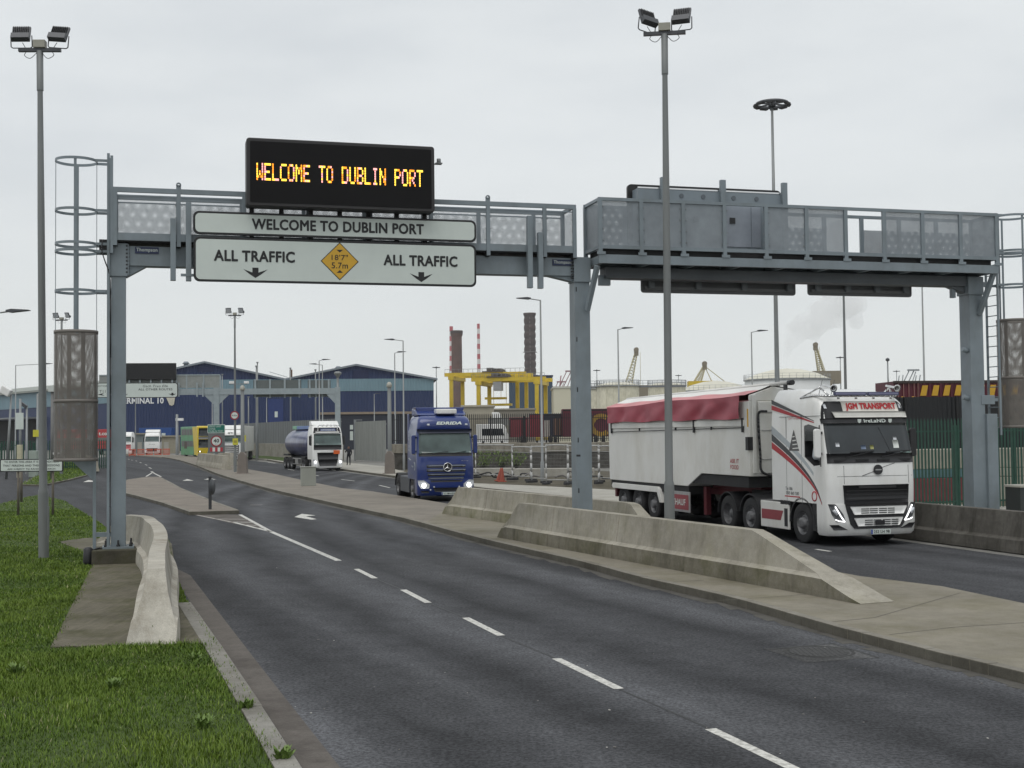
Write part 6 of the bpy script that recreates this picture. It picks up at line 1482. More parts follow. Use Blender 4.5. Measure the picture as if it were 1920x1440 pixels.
for k, (dx, w_, h_) in enumerate(((-.75, .55, 1.9), (-.1, .5, 2.1), (.5, .5, 1.8))): o.prism([(u.x + dx - w_ / 2 - .2, u.z + h_ / 2), (u.x + dx + w_ / 2, u.z + h_ / 2), (u.x + dx * .4 + .25, u.z - h_ / 2), (u.x + dx * .4 - .1, u.z - h_ / 2)], -.2, -.14, 'y')
o.build('wing_emblem', mat('emblem_cream', (.6, .57, .47), .6), wh)
a, b = wz(606, 777), wz(815, 772); m_ = MB(); m_.bb(a.x, b.x + 2, -14, -.2, 0, a.z - .3); m_.build('annex', mat('annex_dark', (.022, .026, .04), .6), wh); m_ = MB(); m_.bb(a.x - .2, b.x + 2.2, -14.3, -.2, a.z - .25, a.z + .2); m_.build('annex_roof_edge', mat('annex_edge', (.25, .2, .15), .7), wh)
m_ = MB(); a = wz(490, 700); m_.tube([(wz(482, 702).x, 30, wz(482, 702).z + 2), (wz(520, 706).x, 30, wz(520, 706).z + 1.2)], .06, 5); m_.build('roof_rail', TRIM, wh)
# left shed, seen obliquely
A_, B_ = P(-60, 800, 352), P(204, 800, 280); dv = Vector((B_.x - A_.x, B_.y - A_.y, 0)); Ls = dv.length
sh = thing('warehouse', 'long navy shed with a grey green roof at the left edge', 'warehouse', (A_.x, A_.y, 0), math.atan2(dv.y, dv.x))
m_ = MB(); m_.bb(0, Ls, 0, 8, 0, 14.2); m_.build('wall', NAVYW, sh); m_ = MB(); m_.bb(-.1, Ls + .1, -.15, -.02, 10.4, 14.1); m_.build('pale_band', BAND, sh)
m_ = MB(); m_.prism([(-1, 14.1), (4, 15.5), (9, 14.1), (9, 14.5), (4, 16.0), (-1, 14.6)], -1, Ls + .2, 'x'); m_.build('roof', ROOFM, sh)
m_ = MB()
for k in range(3): m_.bb(6 + k * 19, 19 + k * 19, -.1, -.01, 0, 7.5)
m_.each('loading_door', mat('door_dark', (.012, .012, .014), .7), sh)
m_ = MB(); m_.bb(6, 58, -6, -.2, 7.6, 8.0); m_.build('canopy', mat('canopy_grey', (.2, .21, .22), .6), sh)
# dark blue plant building, far
t = thing('industrial_building', 'tall dark slate blue industrial building behind the yellow cranes', 'building', (P(996, 800, 520).x, 520, 0), R(0))
u = P(996, 706, 520).z; wb = 82 / 2400 * 520
MB().bb(-wb / 2, wb / 2, 0, 30, 0, u).build('wall', corrug('slate_cladding', (.045, .075, .115), 1.2), t); MB().bb(-wb / 2 - .3, wb / 2 + .3, -.3, 30.3, u, u + .5).build('roof_edge', DNAVY, t); MB().bb(-wb / 2 - .02, wb / 2 + .02, -.3, -.05, 0, 11).build('pale_band', mat('base_band', (.13, .2, .25), .6), t)
# chimneys
BRK = mat('old_brick', (.105, .052, .038), .9, 0, .3, .08, dirt='#4a3a34', dirt_amt=.6); BRKD = mat('sooty_brick', (.06, .04, .036), .9, 0, .35, .1)
D = 1450; s_ = D / 2400
u = P(856, 620, D); t = thing('chimney', 'brown brick chimney with a dark rim behind the yellow crane', 'chimney', (u.x, D, 0))
MB().lathe([(6.6, 0), (5.9, u.z - 8), (5.9, u.z - 7), (6.9, u.z - 5), (6.9, u.z), (5.2, u.z), (5.0, u.z - 3)], 28).build('shaft', BRK, t); MB().lathe([(6.95, u.z - 3.5), (7.1, u.z - 3.4), (7.1, u.z - .6), (6.95, u.z)], 28).build('rim', BRKD, t)
u = P(993, 587, D); t = thing('chimney', 'dark banded brick chimney bulging in rings beside the lamp', 'chimney', (u.x, D, 0)); pr = [(9.0, 0), (9.0, u.z - 78)]
pr += [(8.2, u.z - 75), (7.0, u.z - 71)]
for k in range(8):
    z = u.z - 70 + k * 8.2; pr += [(6.0, z), (6.5, z + 1), (6.8, z + 4), (6.5, z + 6.6), (5.95, z + 7.4)]
pr += [(6.6, u.z - 3), (7.2, u.z - 2), (7.2, u.z), (5.5, u.z)]
MB().lathe(pr, 28).build('shaft', BRKD, t); m_ = MB(); m_.lathe([(7.9, u.z - 45), (8.0, u.z - 45), (8.0, u.z - 44.3), (7.9, u.z - 44.3)], 24); m_.lathe([(8.6, u.z - 71.5), (8.7, u.z - 71.5), (8.7, u.z - 70.5), (8.6, u.z - 70.5)], 24)
for k in range(14): m_.box((0, -7.0, u.z - 66 + k * 4.6), (.5, .4, 2.4), 0)
m_.build('gallery', mat('gallery_pale', (.2, .19, .18), .7), t)
RW_R, RW_W = mat('chimney_red', (.42, .06, .07), .7), mat('chimney_white', (.62, .6, .58), .7)
for px, yt, w_, lb in ((846, 612, 6.6, 'red and white striped chimney just left of the brown one'), (897, 607, 5.2, 'thin red and white striped chimney standing alone above the yellow cranes')):
    D = 2300; u = P(px, yt, D); t = thing('chimney', lb, 'chimney', (u.x, D, 0), 0, 'striped power station chimneys'); r0 = w_ * D / 4800; m_ = MB(); nb = 22; hb = u.z / nb
    for k in range(nb): m_.lathe([(r0 * (1.55 - .55 * k / nb), k * hb), (r0 * (1.55 - .55 * (k + 1) / nb), (k + 1) * hb)], 20, (nb - 1 - k) % 2)
    m_.lathe([(r0, u.z), (0, u.z)], 20); m_.build('shaft', [RW_R, RW_W], t)
# yellow yard cranes
CY = mat('crane_yellow', (.64, .46, .04), .5, 0, .1, .3, dirt='#8c7420', dirt_amt=.4)
def rtg(D, lx, rx, wl, ytop, yb, label, offs):
    a, b = P(lx, ytop, D), P(rx, ytop, D); z1 = a.z; zb = z1 - yb; wd = b.x - a.x
    t = thing('gantry_crane', label, 'crane', (a.x, D, 0), -R(11), 'yellow yard gantry cranes')
    dy = 14.0
    for x in (0, wd):
        for y in (0, dy): MB().bb(x - .5, x + .5, y - .45, y + .45, 1.2, zb).build('leg', CY, t)
        m_ = MB(); m_.bb(x - .9, x + .9, -1.5, dy + 1.5, .9, 2.2); m_.bb(x - .8, x + .8, -.6, dy + .6, zb - 1.0, zb); m_.each('sill_beam', CY, t)
        for y in (-.5, dy + .5): wheel(t, x, y, -1, 'rear', z=.6, s=1.15)
    for y in (1.5, dy - 1.5): MB().bb(-2.2, wd + 2.2, y - .7, y + .7, zb, z1).build('girder', CY, t)
    m_ = MB(); m_.bb(wd * offs - 3, wd * offs + 3, .5, dy - .5, z1, z1 + .3); m_.bb(wd * offs - 2, wd * offs - .3, 2, 8, z1 + .3, z1 + 1.3); m_.bb(wd * offs + .5, wd * offs + 2.2, 2, 8, z1 + .3, z1 + 1.0); m_.build('trolley', mat('trolley_grey', (.10, .085, .075), .7), t); m_ = MB(); m_.bb(wd * offs - 1.1, wd * offs + 1.1, .2, 3, zb - 2.6, zb - .2); m_.build('cabin', mat('crane_cabin', (.3, .3, .3), .5), t)
    m_ = MB(); m_.tube([(wd * offs - 2, 5, z1), (wd * offs - 2, 5, z1 - 7)], .06, 4); m_.tube([(wd * offs + 1.5, 5, z1), (wd * offs + 1.5, 5, z1 - 7)], .06, 4); m_.bb(wd * offs - 3, wd * offs + 3, 3.8, 6.2, z1 - 7.6, z1 - 7); m_.build('spreader', CY, t)
    m_ = MB()
    for k in range(18): 
        x = -2 + k * (wd + 4) / 17; m_.tube([(x, .6, z1), (x, .6, z1 + 1)], .05, 4)
    m_.tube([(-2, .6, z1 + 1), (wd + 2, .6, z1 + 1)], .05, 4); m_.build('hand_rail', GALV, t)
    return t
rtg(362, 846, 972, 0, 699, 1.0, 'yellow gantry crane at the left in front of the brown chimney', .62); rtg(345, 897, 1008, 0, 708, 1.0, 'yellow gantry crane overlapping in front of the slate blue building', .32)
# storage tanks
CREAM = concrete('tank_cream', (.62, .59, .47), '#8f8b70', .6, vert=True, scale=.12); TWHITE = mat('tank_white', (.68, .69, .68), .6, 0, .08, .2)
def tank(px0, px1, ytop, D, label, m, dome=0.0):
    a, b = P(px0, ytop, D), P(px1, ytop, D); r = (b.x - a.x) / 2; t = thing('storage_tank', label, 'storage tank', ((a.x + b.x) / 2, D + r, 0), 0, 'oil storage tanks'); z = a.z
    MB().lathe([(r, 0), (r, z), (r * .98, z + .1)], 56, 0, None, True).build('shell', m, t)
    MB().lathe([(r * 1.01, z), (r * .7, z + dome * .55), (r * .35, z + dome * .88), (0, z + dome)], 48).build('roof', mat('tank_roof', (.6, .58, .49), .7, 0, .1, .2), t)
    m_ = MB(); n = 40
    for k in range(n):
        q0, q1 = 2 * math.pi * k / n, 2 * math.pi * (k + 1) / n; p0, p1_ = Vector((r * 1.02 * math.cos(q0), r * 1.02 * math.sin(q0), 0)), Vector((r * 1.02 * math.cos(q1), r * 1.02 * math.sin(q1), 0))
        m_.tube([p0 + Vector((0, 0, z)), p0 + Vector((0, 0, z + 1.1))], .035, 4)
        for h in (.55, 1.1): m_.tube([p0 + Vector((0, 0, z + h)), p1_ + Vector((0, 0, z + h))], .03, 4)
        m_.bar(p0 + Vector((0, 0, z - .15)), p1_ + Vector((0, 0, z - .15)), .3, .18)
    m_.build('hand_rail', mat('rail_grey', (.3, .31, .32), .6), t); return t
tank(1121, 1202, 722, 262, 'stained cream storage tank behind the rear of the tipper trailer', CREAM, .8)
tank(1219, 1290, 722, 275, 'cream storage tank right behind the right lamp column', CREAM, .8)
tank(1284, 1420, 731, 300, 'wide low cream tank with a domed roof above the tipper trailer', CREAM, 2.4)
tank(1412, 1574, 709, 290, 'large white domed tank with railings above the white lorry cab', TWHITE, 2.6)
tank(1072, 1136, 728, 300, 'cream storage tank mostly hidden behind the middle gantry post', CREAM, .6)
t = thing('storage_building', 'plain cream block building right of the slate blue building', 'building', (P(1058, 800, 330).x, 330, 0)); a = P(1040, 728, 330)
MB().bb(-2.6, 5.5, 0, 20, 0, a.z).build('wall', mat('cream_wall', (.62, .59, .46), .7, 0, .06, .1), t); MB().bb(-2.8, 5.7, -.2, 20, a.z, a.z + .5).build('roof_edge', mat('roof_pale', (.55, .54, .48), .7), t)
t = thing('storage_tank', 'pale white tank wall in the gap between the cream tanks', 'storage tank', (P(1212, 800, 380).x, 400, 0), 0, 'oil storage tanks'); MB().lathe([(6, 0), (6, P(1212, 727, 380).z), (0, P(1212, 727, 380).z)], 30).build('shell', TWHITE, t)
t = thing('pipe_bridge', 'grey railed walkway bridging the tops of the cream storage tanks', 'walkway', (P(1200, 720, 262).x, 266, P(1200, 722, 262).z)); m_ = MB(); m_.bb(-10, 10, 0, 1, -.3, 0)
for k in range(21): m_.tube([(-10 + k, 0, 0), (-10 + k, 0, 1.1)], .04, 4)
for h in (.55, 1.1): m_.tube([(-10, 0, h), (10, 0, h)], .04, 4)
m_.build('deck', mat('deck_steel', (.16, .17, .19), .6), t)
# lattice jib cranes
def lattice(mb, a, b, w0, w1, n, r=.12):
    a, b = Vector(a), Vector(b); d = (b - a).normalized(); s1 = d.cross(Vector((0, 1, 0))).normalized(); s2 = d.cross(s1); L = (b - a).length; cs = []
    for k in range(n + 1):
        w_ = w0 + (w1 - w0) * k / n; c = a + d * L * k / n; cs.append([c + s1 * i * w_ + s2 * j * w_ for i, j in ((-1, -1), (1, -1), (1, 1), (-1, 1))])
    for k in range(n):
        for i in range(4): mb.cyl(cs[k][i], cs[k + 1][i], r, r, 5); mb.cyl(cs[k][i], cs[k + 1][(i + 1) % 4], r * .6, r * .6, 4)
JIB = mat('jib_pale_yellow', (.52, .48, .32), .7); JIBD = mat('jib_dark', (.24, .21, .16), .7)
def jib(D, foot, tip, label, stays=(), cab=None, hook=True):
    f, t_ = P(*foot, D), P(*tip, D); t = thing('jib_crane', label, 'crane', (f.x, D, 0), 0, 'lattice jib cranes'); o = Vector((f.x, D, 0)); m_ = MB(); lattice(m_, f - o, t_ - o, 1.0, .35, 12, .16); m_.build('boom', JIB, t)
    m_ = MB(); h = t_ - o; m_.box(h + Vector((0, 0, -.2)), (1.3, 1.2, 1.9)); m_.cyl(h + Vector((0, -.7, .7)), h + Vector((0, .7, .7)), .75, .75, 12); m_.build('boom_head', JIBD, t)
    m_ = MB()
    for s in stays: q = P(*s, D) - o; m_.cyl(h, q, .14, .14, 5)
    if hook: m_.cyl(h + Vector((1.2, 0, 0)), Vector((h.x + 1.2, 0, f.z)), .07, .07, 4)
    m_.build('stay', JIB, t)
    z = f.z; m_ = MB(); m_.bb(-3, 3, -2.5, 2.5, 0, max(z - 4, 1)); m_.bb(-3, 6, -2, 2, max(z - 4, 1), z + .2); m_.build('machine_house', CY if cab else JIBD, t); return t
jib(395, (1178, 724), (1193, 660), 'slender yellow lattice jib rising behind the stained cream tank', ((1170, 724),))
jib(395, (1308, 716), (1321, 686), 'yellow derrick crane with spread stays above the tipper trailer', ((1302, 716), (1335, 716), (1375, 728)), cab=1, hook=False)
jib(420, (1540, 697), (1529, 650), 'lattice jib rising from behind the large white domed tank', ((1543, 698),))
RP = mat('crane_dull_red', (.30, .17, .18), .7)
def quay(D, px, yt, H_, label, m=RP):
    u = P(px, yt, D); t = thing('quay_crane', label, 'crane', (u.x, D, 0), 0, 'distant quay cranes'); m_ = MB()
    for x in (0, 9): 
        for y in (0, 8): m_.cyl((x - 8, y, 0), (x - 3 + x * .2, y, u.z - 3), .5, .35, 6)
    m_.cyl((-5, 0, u.z - 12), (1, 0, u.z), .35, .35, 6); m_.cyl((-2, 0, u.z - 12), (4, 0, u.z), .35, .35, 6); m_.cyl((1, 0, u.z - 12), (5, 0, u.z - 1), .3, .3, 6); m_.bb(0, 7, -1, 1, u.z - .5, u.z + .5); m_.bb(-7, 3, -2, 4, u.z - 14, u.z - 12.6); m_.build('frame', m, t)
quay(900, 1060, 696, 0, 'distant dull red quay crane left of the middle gantry post'); quay(950, 1044, 716, 0, 'distant small red quay crane above the cream block building'); quay(800, 1702, 694, 0, 'distant grey quay crane left of the stacked containers', mat('crane_grey', (.25, .27, .28), .7))

# ---------------------------------------------------------------- far gantry (signs for other routes)
fg = thing('sign_gantry', 'distant pale grey gantry across both carriageways before the warehouse', 'gantry', (P(406, 860, 133).x, 133, 0), R(8))
def fz(px, py, c=0): return hit(px, py, fg, c)
PALE = mat('pale_gantry_paint', (.30, .345, .36), .5)
zA, zB = fz(406, 729).z, fz(406, 740).z; xr = fz(633, 735).x; xl = fz(170, 735).x
MB().bb(xl, xr, -.25, .25, zB, zA).build('beam', PALE, fg)
for x in (0, xr, xl): MB().bb(x - .28, x + .28, -.3, .3, -.1, zA + .1).build('post', PALE, fg)
m_ = MB()
for s in (-1, 1): m_.prism([(s * .28, zB), (s * 1.3, zB), (s * .28, zB - 1)], -.2, .2, 'y')
m_.prism([(xr - .28, zB), (xr - 1.2, zB), (xr - .28, zB - 1)], -.2, .2, 'y'); m_.build('haunch', PALE, fg)
a, b = fz(186, 705), fz(413, 727); m_ = MB(); m_.bb(a.x, b.x, -.05, .05, b.z, a.z); m_.build('walkway_screen', mat('screen_grey', (.27, .285, .27), .6), fg); m_ = MB(); m_.bb(a.x, b.x, -.1, .1, a.z, a.z + .12)
for px in (331, 350, 382, 413): m_.bb(fz(px, 700).x - .07, fz(px, 700).x + .07, -.1, .1, b.z - .5, a.z)
for px in (336, 370, 381): m_.bb(fz(px, 720).x - .08, fz(px, 720).x + .08, -.35, -.26, fz(px, 744).z, fz(px, 718).z)
m_.build('walkway_frame', PALE, fg)
for xs in ((475, 565), (577, 620)):
    a, b = fz(xs[0], 713, .4), fz(xs[1], 744, .4); ts = thing('direction_sign', 'back of a lane sign on the distant gantry, %s' % ('the wider one' if xs[0] < 500 else 'the narrower one at its right end'), 'sign', fg.matrix_basis @ Vector((a.x, .4, b.z)), R(8), 'lane signs on the distant gantry seen from behind')
    MB().bb(0, b.x - a.x, 0, .06, 0, a.z - b.z).build('sign_back', mat('sign_back_green_grey', (.12, .135, .13), .6), ts); m_ = MB()
    for x in np.linspace(.2, b.x - a.x - .2, 4): m_.bb(x - .09, x + .09, -.1, -.002, -.1, a.z - b.z + .1)
    m_.build('hanger', PALE, ts)
def fsign(px0, px1, y0, y1, label, name='direction_sign', cat='sign'):
    a, b = fz(px0, y0, -.5), fz(px1, y1, -.5); return thing(name, label, cat, fg.matrix_basis @ Vector(((a.x + b.x) / 2, -.5, b.z)), R(8)), b.x - a.x, a.z - b.z
t, W_, H_ = fsign(215, 333.5, 718, 745.5, 'white all other routes sign on the distant gantry'); plate(t, W_, H_, rim=.07, r=.25)
text('lettering', 'Gach Treo Eile', SIGNB, t, (.9, -.01, H_ * .78), 2.5, .24, shear=.2); text('lettering', 'ALL OTHER ROUTES', SIGNB, t, (.9, -.01, H_ * .56), 3.4, .22, bold=.01)
for x in (-2.2, W_ / 2 - .55): MB().prism([(x - .4, .42), (x - .1, .36), (x - .1, .5), (x + .1, .5), (x + .1, .36), (x + .4, .42), (x, .2)], -.014, -.009, 'y').build('arrow', SIGNB, t)
t, W_, H_ = fsign(168, 205, 718, 745.5, 'white motorist terminal sign partly hidden by the left ladder'); plate(t, W_, H_, rim=.06, r=.1); text('lettering', 'MOTORS', SIGNB, t, (.3, -.01, H_ * .78), 1.2, .18); text('lettering', 'T11', SIGNB, t, (.3, -.01, H_ * .42), .6, .26)
MB().prism([(-.2, .3), (.5, .2), (.25, .35), (.5, .5)], -.014, -.009, 'y').build('arrow', SIGNB, t)
t, W_, H_ = fsign(214, 330, 681, 711.5, 'blank black message board on the distant gantry', 'message_board', 'message board'); MB().bb(-W_ / 2, W_ / 2, 0, .4, 0, H_).build('screen', SIGNB, t, .03)
m_ = MB()
for x in np.linspace(-W_ / 2 + .4, W_ / 2 - .4, 6): m_.bb(x - .08, x + .08, .1, .3, -1.3, -.0)
m_.build('support', PALE, t)

# ---------------------------------------------------------------- signs and posts on the median
p = P(406, 878, 113.5); t = thing('speed_limit_sign', 'grey 40 speed limit sign with a green zone plate and red stripes below', 'sign', (p.x, 113.5, ZK), R(4))
k = 113.5 / 2400; zt = P(406, 797, 113.5).z - ZK; W_ = 31 * k
MB().bb(-.14, .14, 0, .1, 0, zt).build('post', GALV, t); MB().bb(-W_ / 2, W_ / 2, -.06, -.01, zt - 52 * k, zt - 15 * k).build('backing_board', mat('board_grey', (.14, .15, .15), .6), t)
o = MB().bb(-W_ / 2 - .03, W_ / 2 + .03, -.07, -.01, zt - 15 * k, zt + .05).build('zone_plate', SIGNW, t); MB().bb(-W_ / 2 + .02, W_ / 2 - .02, -.078, -.07, zt - 14 * k, zt).build('zone_plate_face', mat('sign_green', (.012, .15, .11), .5), o)
text('lettering', 'SPEED LIMIT\nZONE\nDUBLIN PORT', SIGNW, o, (0, -.08, zt - 7 * k), W_ * .85, 12 * k)
rc = (0, -.065, zt - 30 * k); o = MB().disc(rc, 10.5 * k, (0, -1, 0), 32, 0, .012).build('red_ring', mat('sign_red_ring', (.28, .02, .03), .5), t); MB().disc((0, -.078, rc[2]), 8.2 * k, (0, -1, 0), 32, 0, .004).build('white_disc', SIGNW, o); text('lettering', '40', SIGNB, o, (0, -.084, rc[2] + .03), 10.5 * k, 7 * k, bold=.03); text('lettering', 'km/h', SIGNB, o, (0, -.084, rc[2] - 5.6 * k), 5 * k, 1.8 * k)
m_ = MB()
for i in range(5): m_.bb(-W_ * .38 + i * W_ * .152, -W_ * .38 + (i + 1) * W_ * .152, -.075, -.061, zt - 49.5 * k, zt - 42 * k, i % 2)
m_.build('striped_board', [RED, SIGNW], t)
p = G(441, 885, ZK); t = thing('height_limit_sign', 'round red rimmed height limit sign on the distant floodlight column', 'sign', (p.x, p.y - .16, P(441, 779, p.y).z)); o = MB().disc((0, 0, 0), .34, (0, -1, 0), 28, 0, .02).build('red_ring', mat('sign_red_ring2', (.28, .02, .03), .5), t); MB().disc((0, -.021, 0), .25, (0, -1, 0), 28, 0, .004).build('white_disc', SIGNW, o); text('lettering', '4.65m', SIGNB, o, (0, -.028, 0), .4, .12, bold=.02)
for px, py, Y_ in ((441, 828, p.y - .18), (456, 822, 101.6)):
    q_ = P(px, py, Y_); t = thing('warning_box', 'yellow notice box on the %s' % ('floodlight column under the round sign' if px == 441 else 'camera post right of the round sign'), 'sign', q_); MB().bb(-.2, .2, 0, .1, -.25, .25).build('plate', mat('notice_yellow', (.55, .52, .05), .5), t); MB().bb(-.12, .12, -.006, 0, -.1, .1).build('symbol', mat('notice_line', (.35, .3, .05), .5), t)
def cctv(px, pyb, ytop, label, heads=2):
    p = G(px, pyb, .13); D = p.y; t = thing('camera_post', label, 'camera post', p, 0, 'camera posts with tapered concrete bases'); H_ = P(px, ytop, D).z - .13
    m_ = MB(); m_.prism([(-.36, 0), (.36, 0), (.3, 1.35), (.12, 1.6), (-.12, 1.6), (-.3, 1.35)], -.3, .3, 'y'); m_.bb(-.5, .5, -.4, .4, -.05, .04); m_.build('pedestal', mat('pedestal_brown', (.19, .165, .145), .8), t, .03); MB().lathe([(.15, 1.5), (.13, H_), (0, H_)], 14).build('pole', GALVD, t)
    m_ = MB(); m_.lathe([(.1, H_ - .2), (.2, H_ - .1), (.17, H_ + .1), (.08, H_ + .22), (0, H_ + .22)], 14); m_.build('dome_camera', mat('camera_beige', (.38, .37, .32), .5), t)
    if heads > 1:
        m_ = MB(); m_.bar((-1.0, 0, H_ + .32), (.35, 0, H_ + .32), .05); m_.build('bracket', GALV, t)
        for x in (-.85, .25): MB().bb(x - .12, x + .22, -.1, .1, H_ + .34, H_ + .52).build('camera', WHITE, t, .02)
    return t
cctv(455, 888, 728, 'camera post with a tapered brown base on the median beside the round sign'); cctv(731, 888, 722, 'camera post with a tapered brown base left of the blue truck', 1)
p = P(634, 840, 140); t = thing('camera_post', 'tall post with a white dome camera just right of the distant gantry', 'camera post', (p.x, 140, 0), 0, 'camera posts with tapered concrete bases'); H_ = P(634, 705, 140).z; MB().lathe([(.16, 0), (.13, H_), (0, H_)], 12).build('pole', GALV, t); MB().lathe([(.1, H_ - .3), (.22, H_), (.42, H_ + .25), (.4, H_ + .4), (.2, H_ + .5), (0, H_ + .5)], 16).build('dome_camera', GALV, t)
p = G(578, 911, ZK); t = thing('control_cabinet', 'small plain grey green control box standing on the median', 'cabinet', p, R(16)); MB().bb(-.4, .4, -.2, .2, 0, 1.02).build('cabinet_body', mat('box_grey_green', (.29, .30, .265), .6, 0, .05, 2), t, .015); MB().bb(-.43, .43, -.23, .23, 1.02, 1.06).build('lid', mat('box_lid', (.34, .345, .31), .6), t, .01)
p = G(394, 955, ZK); t = thing('keep_left_post', 'thin dark sign post seen edge on at the tip of the splitter island', 'sign post', p, R(80)); MB().bb(-.045, .045, -.045, .045, 0, 1.25).build('post', mat('post_dark', (.035, .037, .04), .5), t); m_ = MB(); m_.lathe([(0, 0), (.3, 0), (.3, .02), (0, .02)], 28, 0, Matrix.Translation((.0, -.07, .85)) @ Matrix.Rotation(math.pi / 2, 4, 'X')); m_.build('disc', mat('disc_back', (.06, .065, .07), .5), t)
# security notice on the left verge
a = G(35, 966, .1); t = thing('security_sign', 'white entry and search notice on two brown posts in the left grass', 'sign', (P(50, 960, a.y).x, a.y, .1), R(-7))
def sz(px, py): return hit(px, py, t, 0)
u, v = sz(0, 886), sz(118, 858); u2, v2 = sz(0, 863), sz(118, 883)
xl, xr_ = u.x, v.x; zl, zh_ = (u.z + v2.z) / 2, (u2.z + v.z) / 2
m_ = MB(); m_.prism(rrect(xl, xr_, zl, zh_, .05), 0, .04, 'y'); o = m_.build('rim', SIGNB, t); m_ = MB(); m_.prism(rrect(xl + .035, xr_ - .035, zl + .035, zh_ - .035, .03), -.006, .01, 'y'); m_.build('face', SIGNW, t)
hh_ = zh_ - zl
for i, (s_, w_) in enumerate((('TO ENTER THIS AREA IT IS A CONDITION', .86), ('THAT PERSONS AND THEIR POSSESSIONS', .90), ('ARE SUBJECT TO RANDOM SEARCH', .76))): text('lettering', s_, SIGNB, t, ((xl + xr_) / 2, -.008, zh_ - hh_ * (.22 + .29 * i)), (xr_ - xl) * w_, hh_ * .16, bold=.012)
WOOD = mat('post_brown', (.15, .13, .105), .8, 0, .2, 4)
for px in (32, 97): x = sz(px, 930).x; MB().cyl((x, .09, -.1), (x, .09, zh_ - .05), .045, .045, 10).build('post', WOOD, t)
p = G(40, 941, .1); t = thing('marker_post', 'short dark wooden post behind the search notice', 'post', p); MB().cyl((0, 0, 0), (0, 0, 1.9), .06, .055, 10).build('shaft', WOOD, t)

# ---------------------------------------------------------------- fences
def palisade(label, a, b, z0, H_, m, pitch=.165, post=2.75, pw=.055, name='palisade_fence'):
    a, b = Vector(a), Vector(b); d = b - a; L = d.length; t = thing(name, label, 'fence', (a.x, a.y, z0), math.atan2(d.y, d.x))
    m_ = MB(); x = 0
    while x < L:
        m_.prism([(x - pw / 2, .08), (x + pw / 2, .08), (x + pw / 2, H_ - .12), (x, H_), (x - pw / 2, H_ - .12)], -.03, -.02, 'y'); x += pitch
    m_.build('pales', m, t); m_ = MB()
    for z in (.3, H_ - .45): m_.bb(0, L, -.02, .02, z - .025, z + .025)
    m_.build('rail', m, t); x = 0
    while x <= L: MB().bb(x - .06, x + .06, -.015, .09, 0, H_ - .25).build('post', m, t); x += post
    return t
BLKF = mat('fence_black', (.012, .012, .014), .5); GRNF = mat('fence_green', (.015, .062, .042), .5, 0, .2, 3)
zf = P(1000, 830, 105).z
palisade('black palisade fence on top of the rubble wall behind the blue truck', (P(732, 800, 106).x, 106, 0), (P(1420, 800, 103).x, 103, 0), zf, P(1000, 774, 105).z - zf, BLKF, .17, 2.78 * 1.0, .075)
RUB = concrete('rubble_wall', (.20, .185, .155), '#2b2820', .85, scale=2.5, moss='#2a2a1e', moss_amt=.5)
t = thing('retaining_wall', 'rough rubble retaining wall with a concrete top under the black fence', 'wall', (P(732, 800, 105.4).x, 105.6, 0), math.atan2(-3, P(1420, 800, 103).x - P(722, 800, 106).x)); Lw = 30.5
MB().bb(0, Lw, -.35, .6, zf - .75, zf).build('concrete_top', concrete('wall_top', (.27, .25, .21), '#4a4334', .7, vert=True), t, .03); MB().bb(0, Lw, -.25, .6, -.1, zf - .75).build('stone_face', concrete('stone_dark', (.085, .08, .072), '#1c1b18', .8, scale=4), t)
slab('yard_terrace', [Vector((-9.4, 106.4, 0)), Vector((40, 104.5, 0)), Vector((60, 150, 0)), Vector((-9.4, 150, 0))], 0, 1.6, YARD)
GD = R(15.6); a = P(1440, 800, 41.5); b = P(2500, 800, 49)
palisade('tall green palisade fence on the right behind the white lorry and gantry post', (a.x, a.y, 0), (b.x, b.y, 0), .1, 3.15, GRNF, .135, 2.4, .07)
a = P(-60, 800, 112); b = P(200, 800, 118); palisade('green palisade fence at the left behind the slip road', (a.x, a.y, 0), (b.x, b.y, 0), 0, 2.75, GRNF, .2, 2.75, .1)
# solid hoardings
def hoarding(label, a, b, H0, H_, m, base=None):
    a, b = Vector(a), Vector(b); d = b - a; L = d.length; t = thing('sheet_fence', label, 'fence', (a.x, a.y, 0), math.atan2(d.y, d.x)); m_ = MB(); n = int(L / .5)
    pts = []
    for k in range(n + 1): x = L * k / n; pts += [(x, 0 if k % 2 else -.09), (x + L / n * .5, 0 if k % 2 else -.09)]
    pts = pts[:-1]; m_.prism(pts + [(p_[0], p_[1] + .02) for p_ in pts[::-1]], H0, H_, 'z'); m_.build('sheeting', m, t); m_ = MB(); x = 0
    while x <= L: m_.bb(x - .07, x + .07, .03, .15, H0, H_); x += 3
    for z in (H0 + .4, H_ - .4): m_.bb(0, L, .025, .08, z, z + .1)
    m_.build('frame', GALV, t)
    if base: MB().bb(0, L, -.3, .3, -.1, H0).build('base_wall', base, t, .02)
    return t
HM = mat('hoarding_grey', (.155, .165, .17), .6, .1, .14, .8, stretch=(3, 3, .3)); HM2 = mat('hoarding_grey_green', (.23, .24, .225), .65, 0, .1, .8, stretch=(3, 3, .3))
a, b = G(448, 853.5), G(640, 864.5); hoarding('grey corrugated sheet fence on a concrete wall behind the tanker', (a.x, a.y, 0), (b.x, b.y, 0), 1.85, 4.75, HM, concrete('fence_base', (.30, .285, .25), '#5a5344', .6, vert=True))
a, b = P(668, 860, 142), P(724, 860, 133); hoarding('pale grey sheet hoarding between the tanker and the camera post', (a.x, a.y, 0), (b.x, b.y, 0), .1, 4.35, HM2)
